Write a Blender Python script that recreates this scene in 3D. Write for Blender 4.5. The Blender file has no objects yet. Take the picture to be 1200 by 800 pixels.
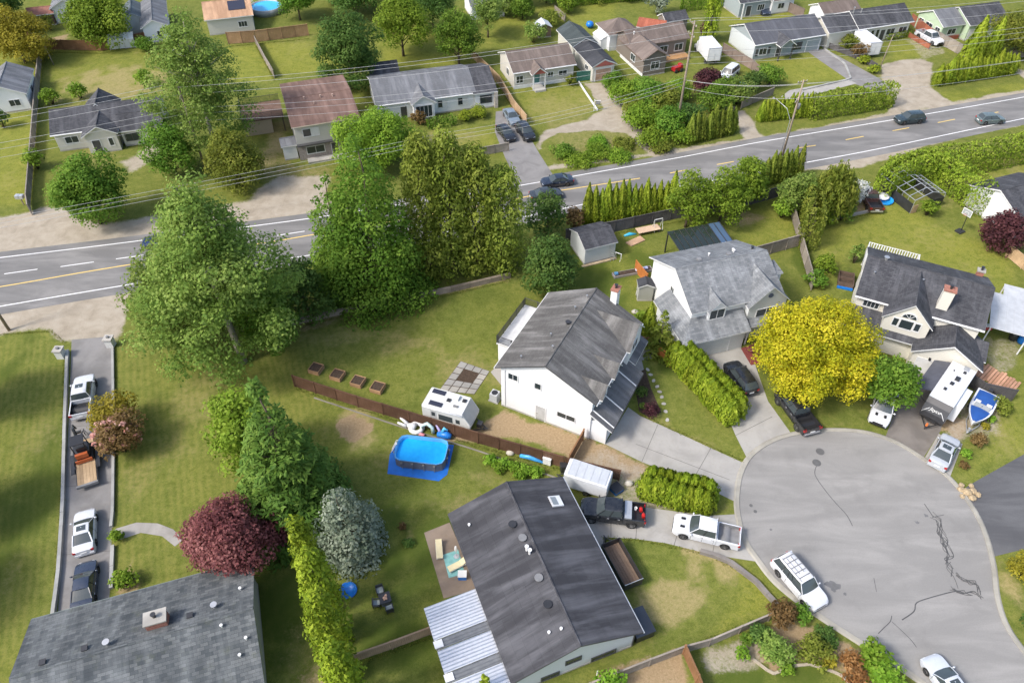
import bpy, bmesh, math, random
import numpy as np
from mathutils import Vector, Matrix

# ------------------------------------------------------------------ camera, sky, sun, exposure
CAM_H, CAM_TILT, FPX = 60.0, math.radians(44.5), 880.0
scene = bpy.context.scene
col = scene.collection
R = math.radians
cam_data = bpy.data.cameras.new('camera')
cam_data.sensor_fit = 'HORIZONTAL'; cam_data.sensor_width = 36.0; cam_data.lens = 36.0*FPX/1200.0
cam_data.clip_start = 0.5; cam_data.clip_end = 6000
cam = bpy.data.objects.new('camera', cam_data); col.objects.link(cam)
cam.location = (0, 0, CAM_H); cam.rotation_euler = (math.pi/2 - CAM_TILT, 0, 0)
scene.camera = cam

SUN_EL, SUN_AZ = R(47), R(208)          # direction towards the sun, measured from +X
sun_dir = Vector((math.cos(SUN_AZ)*math.cos(SUN_EL), math.sin(SUN_AZ)*math.cos(SUN_EL), math.sin(SUN_EL)))
world = bpy.data.worlds.new('World'); scene.world = world; world.use_nodes = True
wn = world.node_tree; wn.nodes.clear()
sky = wn.nodes.new('ShaderNodeTexSky'); sky.sky_type = 'NISHITA'; sky.sun_disc = False
sky.sun_elevation = SUN_EL; sky.sun_rotation = math.atan2(sun_dir.x, sun_dir.y)
sky.air_density = 1.0; sky.dust_density = 3.0; sky.ozone_density = 1.0
bg = wn.nodes.new('ShaderNodeBackground'); bg.inputs['Strength'].default_value = 0.15
wo = wn.nodes.new('ShaderNodeOutputWorld')
wn.links.new(sky.outputs[0], bg.inputs[0]); wn.links.new(bg.outputs[0], wo.inputs[0])
sl = bpy.data.lights.new('sun', 'SUN'); sl.energy = 1.8; sl.angle = R(10); sl.color = (1.0, .965, .92)
sun = bpy.data.objects.new('sun', sl); col.objects.link(sun)
sun.rotation_euler = (-sun_dir).to_track_quat('-Z', 'Y').to_euler(); sun.location = (-60, -20, 90)
scene.view_settings.view_transform = 'Standard'; scene.view_settings.look = 'None'
scene.view_settings.exposure = 1.0; scene.view_settings.gamma = 1.0
scene.render.resolution_x = 1024; scene.render.resolution_y = 682
scene.cycles.use_denoising = True

# ------------------------------------------------------------------ survey: photo mark -> metres on the ground
ST, CT = math.sin(CAM_TILT), math.cos(CAM_TILT)
def P(px, py, z=0.0):
    u = (px-600)/FPX; v = (py-400)/FPX
    t = (CAM_H-z)/(ST+v*CT)
    return Vector((u*t, (CT-v*ST)*t, z))
def PX(p, z=0.0): return P(p[0], p[1], z)
def mpp(px, py, z=0.0):                   # metres per photo pixel at that place
    return (CAM_H-z)/(ST+(py-400)/FPX*CT)/FPX
def heading(a, b): return math.atan2(b[1]-a[1], b[0]-a[0])

rng = random.Random(7)
# ------------------------------------------------------------------ mesh builder
class MB:
    def __init__(s): s.v = []; s.f = []; s.m = []
    def face(s, pts, m=0):
        n = len(s.v); s.v += [tuple(p) for p in pts]; s.f.append(tuple(range(n, n+len(pts)))); s.m.append(m)
    def box(s, x0, x1, y0, y1, z0, z1, m=0, rz=0, c=None, tilt=None):
        n = len(s.v)
        P8 = [(x0,y0,z0),(x1,y0,z0),(x1,y1,z0),(x0,y1,z0),(x0,y0,z1),(x1,y0,z1),(x1,y1,z1),(x0,y1,z1)]
        if tilt is not None: P8 = [tuple(tilt @ Vector(p)) for p in P8]
        if c is not None:
            cs, sn = math.cos(rz), math.sin(rz)
            P8 = [(c[0]+p[0]*cs-p[1]*sn, c[1]+p[0]*sn+p[1]*cs, (c[2] if len(c) > 2 else 0)+p[2]) for p in P8]
        s.v += P8
        for q in ((0,3,2,1),(4,5,6,7),(0,1,5,4),(1,2,6,5),(2,3,7,6),(3,0,4,7)):
            s.f.append(tuple(n+i for i in q)); s.m.append(m)
        return s
    def prism(s, pts, z0, z1, m=0, mtop=None):
        k = len(pts); n = len(s.v)
        a = sum(pts[i][0]*pts[(i+1)%k][1]-pts[(i+1)%k][0]*pts[i][1] for i in range(k))
        if a < 0: pts = pts[::-1]
        s.v += [(p[0],p[1],z0) for p in pts]+[(p[0],p[1],z1) for p in pts]
        s.f.append(tuple(n+i for i in range(k))[::-1]); s.m.append(m)
        s.f.append(tuple(n+k+i for i in range(k))); s.m.append(m if mtop is None else mtop)
        for i in range(k):
            j = (i+1)%k; s.f.append((n+i,n+j,n+k+j,n+k+i)); s.m.append(m)
        return s
    def loft(s, secs, m=0, caps=True, closed=True, mf=None):
        k = len(secs[0]); n = len(s.v)
        for q in secs: s.v += [tuple(p) for p in q]
        for i in range(len(secs)-1):
            for j in range(k if closed else k-1):
                a = n+i*k+j; b = n+i*k+(j+1)%k
                s.f.append((a,b,b+k,a+k)); s.m.append(mf(i,j) if mf else m)
        if caps:
            s.f.append(tuple(n+j for j in range(k))[::-1]); s.m.append(m)
            s.f.append(tuple(n+(len(secs)-1)*k+j for j in range(k))); s.m.append(m)
        return s
    def tube(s, pts, r, n=6, m=0, caps=True):
        pts = [Vector(p) for p in pts]; rr = r if isinstance(r, (list,tuple)) else [r]*len(pts)
        secs = []
        for i, p in enumerate(pts):
            d = (pts[min(i+1,len(pts)-1)]-pts[max(i-1,0)])
            d = d.normalized() if d.length > 1e-9 else Vector((0,0,1))
            a = d.cross(Vector((0,0,1)) if abs(d.z) < .95 else Vector((1,0,0))).normalized(); b = d.cross(a)
            secs.append([p+(a*math.cos(t)+b*math.sin(t))*rr[i] for t in [2*math.pi*k/n for k in range(n)]][::-1])
        return s.loft(secs, m, caps)
    def cyl(s, c, r, h, n=16, m=0, r2=None, axis='z'):
        r2 = r if r2 is None else r2; secs = []
        for rr_, t in ((r,0),(r2,h)):
            q = []
            for k in range(n):
                a = 2*math.pi*k/n
                if axis == 'z': q.append((c[0]+rr_*math.cos(a), c[1]+rr_*math.sin(a), c[2]+t))
                elif axis == 'y': q.append((c[0]+rr_*math.sin(a), c[1]+t, c[2]+rr_*math.cos(a)))
                else: q.append((c[0]+t, c[1]+rr_*math.cos(a), c[2]+rr_*math.sin(a)))
            secs.append(q)
        return s.loft(secs, m)
    def lathe(s, c, prof, n=20, m=0, sx=1, sy=1):
        secs = [[(c[0]+r*sx*math.cos(2*math.pi*k/n), c[1]+r*sy*math.sin(2*math.pi*k/n), c[2]+z) for k in range(n)] for r, z in prof]
        return s.loft(secs, m)
    def mesh(s, name, mats, smooth=False, uv=True):
        me = bpy.data.meshes.new(name); me.from_pydata(s.v, [], s.f)
        for mt in (mats if isinstance(mats, (list,tuple)) else [mats]): me.materials.append(mt)
        if any(s.m): me.polygons.foreach_set('material_index', s.m)
        if smooth: me.polygons.foreach_set('use_smooth', [True]*len(s.f))
        if uv:
            lay = me.uv_layers.new(name='UVMap').data
            for p in me.polygons:
                n = p.normal
                if abs(n.z) > .9995: t = Vector((1,0,0)); b = Vector((0,1,0))
                else: t = Vector((-n.y, n.x, 0)).normalized(); b = n.cross(t)
                for li in p.loop_indices:
                    c = me.vertices[me.loops[li].vertex_index].co; lay[li].uv = (c.dot(t), c.dot(b))
        me.update(); return me
    def build(s, name, mats, parent=None, smooth=False, loc=None, rz=0, uv=True):
        return link(name, s.mesh(name, mats, smooth, uv), parent, loc, rz)
def link(name, me, parent=None, loc=None, rz=0):
    o = bpy.data.objects.new(name, me); col.objects.link(o)
    if parent is not None: o.parent = parent
    if loc is not None: o.location = loc
    if rz: o.rotation_euler = (0,0,rz)
    return o
def tag(o, label=None, cat=None, group=None, kind=None):
    if label: o['label'] = label
    if cat: o['category'] = cat
    if group: o['group'] = group
    if kind: o['kind'] = kind
    return o
def thing(name, label, cat, loc=(0,0,0), rz=0, group=None):
    o = bpy.data.objects.new(name, None); col.objects.link(o); o.empty_display_size = .3
    o.location = loc; o.rotation_euler = (0,0,rz); return tag(o, label, cat, group)
def copy_tree(o, parent=None):
    c = o.copy(); col.objects.link(c); c.parent = parent
    for ch in o.children: copy_tree(ch, c)
    return c
def shade_auto(o, ang=35):
    me = o.data; me.polygons.foreach_set('use_smooth', [True]*len(me.polygons))
    me.set_sharp_from_angle(angle=R(ang)); return o

# ------------------------------------------------------------------ materials
def new_mat(name):
    m = bpy.data.materials.new(name); m.use_nodes = True; nt = m.node_tree; nt.nodes.clear()
    out = nt.nodes.new('ShaderNodeOutputMaterial'); return m, nt, out
class NT:
    def __init__(s, nt): s.nt = nt
    def n(s, typ, **kw):
        nd = s.nt.nodes.new('ShaderNode'+typ)
        for k, v in kw.items(): setattr(nd, k, v)
        return nd
    def set(s, sock, val):
        if val is None: return
        if isinstance(val, bpy.types.NodeSocket): s.nt.links.new(val, sock)
        else:
            try: sock.default_value = val
            except Exception: sock.default_value = (*val, 1.0)
    def coord(s, kind='Object'): return s.n('TexCoord').outputs[kind]
    def geo(s): return s.n('NewGeometry').outputs['Position']
    def mapping(s, vec, scale=(1,1,1), rot=(0,0,0), loc=(0,0,0)):
        mp = s.n('Mapping'); s.set(mp.inputs['Vector'], vec)
        mp.inputs['Scale'].default_value = scale; mp.inputs['Rotation'].default_value = rot; mp.inputs['Location'].default_value = loc
        return mp.outputs[0]
    def noise(s, vec, scale, detail=4, rough=.55, dist=0):
        nd = s.n('TexNoise'); s.set(nd.inputs['Vector'], vec)
        nd.inputs['Scale'].default_value = scale; nd.inputs['Detail'].default_value = detail
        nd.inputs['Roughness'].default_value = rough; nd.inputs['Distortion'].default_value = dist
        return nd.outputs['Fac']
    def ramp(s, fac, stops, interp='LINEAR'):
        r = s.n('ValToRGB'); r.color_ramp.interpolation = interp; s.set(r.inputs[0], fac); e = r.color_ramp.elements
        while len(e) < len(stops): e.new(.5)
        for el, (p, c) in zip(e, stops): el.position = p; el.color = (*c, 1) if len(c) == 3 else c
        return r.outputs[0]
    def mix(s, fac, a, b, mode='MIX'):
        m = s.n('Mix', data_type='RGBA', blend_type=mode); s.set(m.inputs[0], fac); s.set(m.inputs[6], a); s.set(m.inputs[7], b); return m.outputs[2]
    def math(s, op, a, b=None, c=None, clamp=False):
        m = s.n('Math', operation=op, use_clamp=clamp); s.set(m.inputs[0], a); s.set(m.inputs[1], b)
        if c is not None: s.set(m.inputs[2], c)
        return m.outputs[0]
    def mapr(s, v, a, b, c=0., d=1., smooth=False):
        m = s.n('MapRange'); m.interpolation_type = 'SMOOTHSTEP' if smooth else 'LINEAR'
        s.set(m.inputs[0], v)
        for i, x in enumerate((a,b,c,d)): s.set(m.inputs[1+i], x)
        return m.outputs[0]
    def bump(s, h, strength=.3, dist=.05):
        b = s.n('Bump'); b.inputs['Strength'].default_value = strength; b.inputs['Distance'].default_value = dist; s.set(b.inputs['Height'], h); return b.outputs[0]
    def bsdf(s, out, color, rough=.7, metal=0, normal=None, spec=.5, coat=0, trans=0, emis=None):
        b = s.n('BsdfPrincipled'); s.set(b.inputs['Base Color'], color); s.set(b.inputs['Roughness'], rough); s.set(b.inputs['Metallic'], metal)
        b.inputs['Specular IOR Level'].default_value = spec; b.inputs['Coat Weight'].default_value = coat; b.inputs['Transmission Weight'].default_value = trans
        if normal is not None: s.set(b.inputs['Normal'], normal)
        s.nt.links.new(b.outputs[0], out.inputs[0]); return b
_mc = {}
def cached(fn):
    def w(*a):
        k = (fn.__name__,)+a
        if k not in _mc: _mc[k] = fn(*a)
        return _mc[k]
    return w
@cached
def paint(name, c, rough=.55, var=.12, scale=1.5, metal=0.):
    m, nt, out = new_mat(name); t = NT(nt); co = t.coord()
    n = t.noise(co, scale, 5, .6); k = t.ramp(n, [(.3, tuple(x*(1-var) for x in c)), (.7, tuple(min(1,x*(1+var)) for x in c))])
    t.bsdf(out, k, rough, metal); return m
@cached
def carpaint(name, c, metal=.0):
    m, nt, out = new_mat(name); t = NT(nt)
    n = t.noise(t.coord(), 2.2, 5, .65); k = t.mix(t.mapr(n,.45,.8), c, tuple(x*.82+.02 for x in c))
    t.bsdf(out, k, t.mapr(n,.3,.8,.22,.42), metal, coat=.6, spec=.5); return m
@cached
def glass(name, c=(.015,.02,.025)):
    m, nt, out = new_mat(name); t = NT(nt)
    t.bsdf(out, c, .08, 0, spec=.7); return m
@cached
def shingle(name, c1, c2, streak=.3, cw=.35, ch=.16, moss=0.):
    m, nt, out = new_mat(name); t = NT(nt); uv = t.coord('UV'); ob = t.coord('Object')
    br = t.n('TexBrick'); t.set(br.inputs['Vector'], uv); br.offset = .5
    br.inputs['Scale'].default_value = 1.0; br.inputs['Brick Width'].default_value = cw; br.inputs['Row Height'].default_value = ch
    br.inputs['Mortar Size'].default_value = .012; br.inputs['Mortar Smooth'].default_value = .3; br.inputs['Bias'].default_value = 0
    br.inputs['Color1'].default_value = (*c1,1); br.inputs['Color2'].default_value = (*c2,1); br.inputs['Mortar'].default_value = tuple(x*.72 for x in c1)+(1,)
    big = t.noise(t.mapping(uv,(.9,.12,1)), 1.0, 6, .62, .4)
    pat = t.noise(ob, .45, 5, .6)
    gr = t.noise(uv, 26, 3, .7)
    k = t.mix(t.mapr(gr,.3,.75), br.outputs[0], tuple(x*.62 for x in c1))
    k = t.mix(t.mapr(big,.40,.72,0,streak,True), k, tuple(min(1,x*2.2+.03) for x in c2))
    k = t.mix(t.mapr(pat,.45,.75,0,.55), k, tuple(x*.6 for x in c1))
    if moss: k = t.mix(t.mapr(t.noise(ob, .8, 6, .7),.55,.75,0,moss), k, (.10,.11,.05))
    t.bsdf(out, k, .9, 0, t.bump(t.math('ADD', br.outputs['Fac'], t.math('MULTIPLY', gr, -.6)), .55, .03), spec=.25); return m
@cached
def siding(name, c, pitch=.2, dirt=.15):
    m, nt, out = new_mat(name); t = NT(nt); uv = t.coord('UV'); ob = t.coord('Object')
    sep = t.n('SeparateXYZ'); t.set(sep.inputs[0], uv)
    fr = t.math('FRACT', t.math('DIVIDE', sep.outputs[1], pitch))
    ln = t.mapr(fr, 0, .12, 0, 1)
    n = t.noise(t.mapping(uv,(1.5,.35,1)), 1.0, 6, .65)
    sz = t.n('SeparateXYZ'); t.set(sz.inputs[0], ob)
    low = t.math('MULTIPLY', t.mapr(sz.outputs[2], 0, 1.0, 1, 0), t.mapr(t.noise(ob,1.3,5,.7),.4,.7))
    k = t.mix(t.mapr(n,.4,.8,0,dirt), c, tuple(x*.72 for x in c))
    k = t.mix(t.math('MULTIPLY', low, .22), k, (.2,.18,.14))
    k = t.mix(ln, tuple(x*.55 for x in c), k)
    t.bsdf(out, k, .6, 0, t.bump(fr, .35, .02), spec=.3); return m
@cached
def wood(name, c, rough=.8, grain=.4):
    m, nt, out = new_mat(name); t = NT(nt); ob = t.coord('Object'); oi = t.n('ObjectInfo')
    n = t.noise(t.mapping(ob,(5,5,.7)), 1.6, 6, .65); n2 = t.noise(ob, .9, 4, .6)
    k = t.mix(t.mapr(n,.3,.7,0,grain), c, tuple(x*.42 for x in c))
    k = t.mix(t.mapr(n2,.45,.75,0,.5), k, tuple(min(1,x*1.45+.02) for x in c))
    hv = t.n('HueSaturation'); t.set(hv.inputs['Color'], k); t.set(hv.inputs['Value'], t.mapr(oi.outputs['Random'],0,1,.78,1.2))
    t.bsdf(out, hv.outputs[0], rough, 0, t.bump(n,.4,.01), spec=.2); return m
@cached
def concrete(name, c, stain=.35, warm=0.):
    m, nt, out = new_mat(name); t = NT(nt); g = t.geo()
    a = t.noise(g, .35, 6, .62, .5); b = t.noise(g, 2.4, 6, .7); f = t.noise(g, 30, 3, .6)
    k = t.mix(t.mapr(a,.38,.68,0,1,True), c, tuple(x*(1-stain) for x in c))
    k = t.mix(t.mapr(b,.52,.8,0,.5), k, (c[0]*.72, c[1]*.66, c[2]*.55))
    k = t.mix(t.mapr(f,.3,.8,0,.35), k, tuple(x*.7 for x in c))
    t.bsdf(out, k, .88, 0, t.bump(f,.25,.01), spec=.25); return m
@cached
def asphalt(name, c, tracks=0., ang=0., light=(.2,.19,.18), lam=.35):
    m, nt, out = new_mat(name); t = NT(nt); g = t.geo()
    a = t.noise(t.mapping(g,(.10,.45,1),(0,0,-ang)), 1.0, 6, .6, .6); b = t.noise(g, .28, 6, .62); f = t.noise(g, 9, 6, .8); e = t.noise(g, 1.7, 7, .75)
    k = t.mix(t.mapr(a,.38,.7,0,lam,True), c, light)
    k = t.mix(t.mapr(b,.5,.75,0,.45,True), k, tuple(x*.72 for x in c))
    k = t.mix(t.mapr(f,.35,.8,0,.4), k, tuple(x*.6 for x in c))
    k = t.mix(t.mapr(e,.6,.82,0,.35), k, light)
    t.bsdf(out, k, .85, 0, t.bump(f,.3,.01), spec=.3); return m
@cached
def worn_paint(name, c, wear=.5):
    m, nt, out = new_mat(name); t = NT(nt); g = t.geo()
    k = t.mix(t.mapr(t.noise(g, 3.5, 6, .75),.5,.72,0,wear), c, (.2,.19,.18)); t.bsdf(out, k, .75); return m
@cached
def leaf(name, dark, mid, lite, trans=.42):
    m, nt, out = new_mat(name); t = NT(nt)
    at = t.n('Attribute', attribute_name='tint'); oi = t.n('ObjectInfo')
    n = t.noise(t.coord(), .55, 4, .6)
    f = t.math('ADD', t.math('MULTIPLY', at.outputs['Fac'], .75), t.math('MULTIPLY', n, .4)); 
    k = t.ramp(f, [(.22, dark), (.55, mid), (.9, lite)])
    hv = t.n('HueSaturation'); t.set(hv.inputs['Color'], k)
    t.set(hv.inputs['Value'], t.mapr(oi.outputs['Random'],0,1,.85,1.15)); t.set(hv.inputs['Hue'], t.mapr(oi.outputs['Random'],0,1,.492,.508))
    d = t.n('BsdfPrincipled'); t.set(d.inputs['Base Color'], hv.outputs[0]); d.inputs['Roughness'].default_value = .6; d.inputs['Specular IOR Level'].default_value = .12
    tr = t.n('BsdfTranslucent'); t.set(tr.inputs['Color'], t.mix(.5, hv.outputs[0], lite))
    mx = t.n('MixShader'); mx.inputs[0].default_value = trans
    nt.links.new(d.outputs[0], mx.inputs[1]); nt.links.new(tr.outputs[0], mx.inputs[2]); nt.links.new(mx.outputs[0], out.inputs[0]); return m
@cached
def metal(name, c, rough=.4):
    m, nt, out = new_mat(name); t = NT(nt); n = t.noise(t.coord(), 3, 5, .6)
    t.bsdf(out, t.mix(t.mapr(n,.4,.8,0,.4), c, tuple(x*.6 for x in c)), rough, .7); return m
M = dict(
    white=paint('white_paint',(.66,.66,.65),.5,.06), black=paint('black_plastic',(.015,.015,.017),.5,.2), rubber=paint('tyre_rubber',(.018,.018,.018),.85,.2),
    rim=metal('wheel_rim',(.45,.45,.46),.35), chrome=metal('chrome',(.7,.7,.72),.2), grey=paint('grey_plastic',(.18,.18,.18),.6,.2), glass=glass('vehicle_glass',(.050,.062,.065)),
    wglass=glass('window_glass',(.03,.04,.045)), red=paint('tail_light',(.35,.01,.01),.3,.1), lamp=paint('head_light',(.75,.78,.8),.15,.05), bark=wood('bark',(.11,.085,.06)),
    palebark=wood('pale_bark',(.32,.29,.24)), vent=metal('vent_metal',(.5,.5,.5),.45), brick=paint('chimney_brick',(.30,.13,.09),.85,.35,6.), soil=paint('garden_soil',(.055,.035,.022),.95,.5,5.),
    blue=paint('blue_plastic',(.01,.16,.55),.35,.1), conc=concrete('concrete_pale',(.42,.40,.36)), tar=paint('crack_seal',(.065,.064,.063),.7,.3), deck=wood('trailer_plank',(.38,.27,.16)),
    darkmetal=paint('dark_metal',(.03,.03,.032),.4,.2), gal=metal('galvanised',(.55,.56,.57),.5), wire=paint('power_wire',(.42,.42,.41),.5,.05), pole=wood('pole_wood',(.26,.21,.16)),
)
# ------------------------------------------------------------------ ground sheet with grass, worn, bare and gravelled places
xs = np.concatenate([[-3000,-1200,-500,-250,-160], np.arange(-125,125.01,.65), [160,250,500,1200,3000]])
ys = np.concatenate([[-3000,-800,-200,-40,5], np.arange(17,182.01,.65), [220,320,600,1400,4500]])
GX, GY = np.meshgrid(xs, ys); gx = GX.ravel(); gy = GY.ravel()
lay = np.zeros((4, gx.size))
nprng = np.random.default_rng(3)
def vnoise(x, y, s, seed):
    r = np.random.default_rng(seed); tab = r.random((64,64)); xx = x/s; yy = y/s
    i = np.floor(xx).astype(int); j = np.floor(yy).astype(int); u = xx-i; v = yy-j; u = u*u*(3-2*u); v = v*v*(3-2*v)
    g = lambda a, b: tab[a % 64, b % 64]
    return (g(i,j)*(1-u)+g(i+1,j)*u)*(1-v)+(g(i,j+1)*(1-u)+g(i+1,j+1)*u)*v
wob = (vnoise(gx,gy,2.2,1)-.5)*1.6+(vnoise(gx,gy,.9,2)-.5)*.8
def blob(ch, px, py, rx, ry, s=1.0):
    c = P(px,py); a = (P(px+rx,py)-c).length; b = (P(px,py-ry)-c).length
    d = np.sqrt(((gx-c.x)/a)**2+((gy-c.y)/b)**2)+wob*.6+(vnoise(gx,gy,1.3,9)-.5)*.9
    lay[ch] = np.maximum(lay[ch], np.clip(s*np.clip((1.5-d)/1.1, 0, 1), 0, 1))
def area(ch, pts, s=1.0, soft=.7, w=.5):
    pts = [P(*q) for q in pts]; n = len(pts); d2 = np.full(gx.size, 1e9); ins = np.zeros(gx.size, bool)
    for i in range(n):
        a, b = pts[i], pts[(i+1)%n]; ex, ey = b.x-a.x, b.y-a.y
        t = np.clip(((gx-a.x)*ex+(gy-a.y)*ey)/(ex*ex+ey*ey+1e-9), 0, 1)
        d2 = np.minimum(d2, (gx-a.x-t*ex)**2+(gy-a.y-t*ey)**2)
        c = ((a.y > gy) != (b.y > gy)) & (gx < (b.x-a.x)*(gy-a.y)/(b.y-a.y+1e-12)+a.x); ins ^= c
    sd = np.sqrt(d2)*np.where(ins, 1, -1)+wob*w
    lay[ch] = np.maximum(lay[ch], s*np.clip(sd/soft+.5, 0, 1))
DRY, DIRT, GRAV, DARKGREEN = 0, 1, 2, 3
# road shoulders and gravelled yards
area(GRAV, [(-60,262),(40,247),(60,240),(120,262),(280,238),(330,225),(380,245),(300,275),(100,300),(-60,312)], .9, 1.5)
area(GRAV, [(-80,372),(0,360),(130,338),(300,315),(300,330),(150,352),(140,400),(70,402),(60,385),(0,392),(-80,400)], .9, 1.2)
area(GRAV, [(283,262),(300,222),(330,205),(385,205),(390,252),(330,262)], .8, 1.2); area(DIRT, [(290,190),(330,150),(345,190),(390,192),(385,215),(320,225)], .45, 1.5)
area(GRAV, [(684,98),(722,95),(733,125),(752,150),(775,170),(794,182),(768,187),(752,174),(735,158),(700,152),(655,156),(640,165),(630,178),(626,168),(640,152),(690,140),(706,128),(694,112)], 1, .8); area(DIRT, [(660,162),(735,158),(750,178),(700,186)], .38, 2.); area(DIRT, [(700,100),(722,98),(735,130),(712,132)], .5, 1.5)
area(GRAV, [(140,190),(170,172),(186,163),(196,172),(180,190),(150,205)], .7, 1.2)
area(GRAV, [(1030,76),(1075,68),(1092,74),(1090,100),(1112,118),(1130,122),(1040,135),(1046,120),(1044,98),(1032,98)], .9, 1.0)
area(GRAV, [(600,205),(900,168),(1200,112),(1300,92),(1300,86),(1200,104),(900,158),(640,195)], .75, .8); area(GRAV, [(930,194),(1030,177),(1200,134),(1300,112),(1300,124),(1200,146),(1090,170),(1000,200),(940,200)], .8, .8)
area(GRAV, [(860,132),(872,128),(900,165),(872,168)], .9, .6); area(GRAV, [(1178,80),(1186,78),(1260,105),(1230,108)], .9, .6)
area(DIRT, [(500,522),(520,505),(560,500),(590,482),(610,490),(700,517),(720,525),(752,541),(764,556),(735,562),(700,552),(640,528),(600,512)], .85, .7)
area(DRY, [(560,500),(600,486),(640,503),(640,525),(600,514)], .9, 1.2)
area(GRAV, [(676,540),(706,523),(750,543),(764,560),(790,600),(740,596),(680,580)], .55, .8)
area(DIRT, [(1078,500),(1120,480),(1145,500),(1125,520),(1108,505)], .8, .7); area(GRAV, [(1120,470),(1170,470),(1175,510),(1130,520),(1098,520),(1110,500)], .55, .9)
area(GRAV, [(1155,395),(1200,395),(1200,420),(1175,445),(1155,442)], .5, 1.)
area(DIRT, [(1000,355),(1012,350),(1002,392),(984,388)], .6, .8)
area(DIRT, [(690,800),(700,790),(800,760),(812,800),(800,830),(690,830)], .75, .6); area(GRAV, [(812,765),(868,745),(885,752),(895,775),(870,790),(830,800)], .6, .6)
area(DIRT, [(898,735),(910,712),(1000,755),(1050,790),(1060,830),(990,830),(990,785),(940,775),(905,785),(880,765)], .8, .6)
area(DIRT, [(985,238),(1000,225),(1030,232),(1040,245),(960,262),(955,250)], .6, .8); area(DIRT, [(835,262),(870,245),(905,255),(870,268)], .55, 1.5)
area(DIRT, [(138,665),(160,645),(165,690),(140,700)], .6, .6); area(DIRT, [(340,785),(410,760),(415,800),(410,860),(340,860)], .5, 1.)
area(DIRT, [(325,392),(340,382),(420,360),(595,322),(598,330),(430,368),(340,396)], .5, .8)
area(DIRT, [(38,50),(80,40),(82,52),(62,55)], .7, 1.2); area(GRAV, [(1060,45),(1100,50),(1110,62),(1080,72)], .5, 1.2)
area(DRY, [(640,152),(735,140),(755,180),(660,200)], .45, 2.)
# dry and worn grass
for b in [(130,100,60,20,.85),(120,95,40,12,.5),(415,500,22,16,1),(830,645,26,12,1.3),(850,665,14,20,1.1),(795,700,36,16,1.4),(765,722,30,12,1.2),(815,668,14,14,.9),(745,750,30,12,.7),(475,400,40,14,.55),(540,430,40,18,.5),(400,395,40,10,.45),(585,440,22,14,.5),
          (100,470,10,40,.3),(40,510,20,22,.35),(160,560,18,20,.4),(230,470,28,30,.45),(200,520,25,30,.35),(545,590,45,14,.5),(450,540,26,20,.35),(660,130,45,20,.5),(530,165,40,12,.5),(640,120,30,18,.35),
          (1010,75,40,10,.35),(1040,85,20,6,.6),(960,70,25,8,.3),(1130,215,14,18,.5),(1165,500,25,40,.5),(1180,680,10,30,.9),(20,665,12,25,.35),(990,300,30,20,.25),(1100,280,40,14,.3),(1010,280,20,10,.2),
          (325,165,15,22,.9),(100,190,30,12,.5),(900,130,20,8,.4),(1180,195,25,14,.5),(20,45,30,20,.3),(350,50,30,20,.3),(640,20,40,10,.3),(15,215,18,10,.35),(770,495,20,14,.4),(820,520,20,12,.4),(880,330,20,14,.3),(1100,235,30,10,.4),
          (480,625,8,14,.5),(600,470,14,10,.5),(1060,300,25,14,.35),(1140,330,25,14,.35),(560,560,30,10,.4),(350,760,20,30,.35),(1020,510,14,6,.5),(985,498,14,5,.6),(850,595,10,5,.6)]:
    blob(DRY, *b)
area(DIRT, [(393,500),(399,489),(412,484),(425,488),(437,499),(438,506),(426,513),(414,518),(402,512)], 1.15, .35, .25)
for b in [(700,330,40,22,1),(770,310,40,14,.8),(690,305,30,14,.9),(500,640,60,60,.8),(460,740,50,50,.9),(560,540,60,16,.5),(690,620,14,20,.8),(735,650,20,30,.7),(340,700,40,60,.9),(30,600,40,90,.7),(8,440,12,50,.7),(1000,330,24,22,.6),(940,300,12,22,.9),
          (640,90,20,8,.4),(960,165,40,6,.6),(1010,125,50,6,.6),(920,790,50,20,.9),(420,40,60,30,.5),(250,180,50,40,.6),(550,350,60,12,.5),(780,430,16,20,.9),(930,255,16,16,.7),(90,150,30,8,.5),(30,80,16,14,.6),(1150,110,45,8,.5),(540,25,60,10,.5),(880,790,30,30,.9)]:
    blob(DARKGREEN, *b)  # patches where the grass colour is a darker green
verts = np.column_stack([gx, gy, np.zeros(gx.size)])
nx_, ny_ = len(xs), len(ys)
i0 = (np.arange(ny_-1)[:,None]*nx_+np.arange(nx_-1)[None,:]).ravel()
quads = np.column_stack([i0, i0+1, i0+1+nx_, i0+nx_])
def np_mesh(name, verts, quads, mat):
    me = bpy.data.meshes.new(name); nq = len(quads); k = quads.shape[1]
    me.vertices.add(len(verts)); me.vertices.foreach_set('co', np.ascontiguousarray(verts, dtype=np.float32).ravel())
    me.loops.add(nq*k); me.loops.foreach_set('vertex_index', np.ascontiguousarray(quads, dtype=np.int32).ravel())
    me.polygons.add(nq); me.polygons.foreach_set('loop_start', np.arange(0, nq*k, k, dtype=np.int32))
    if mat: me.materials.append(mat)
    me.update(calc_edges=True); return me
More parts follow.
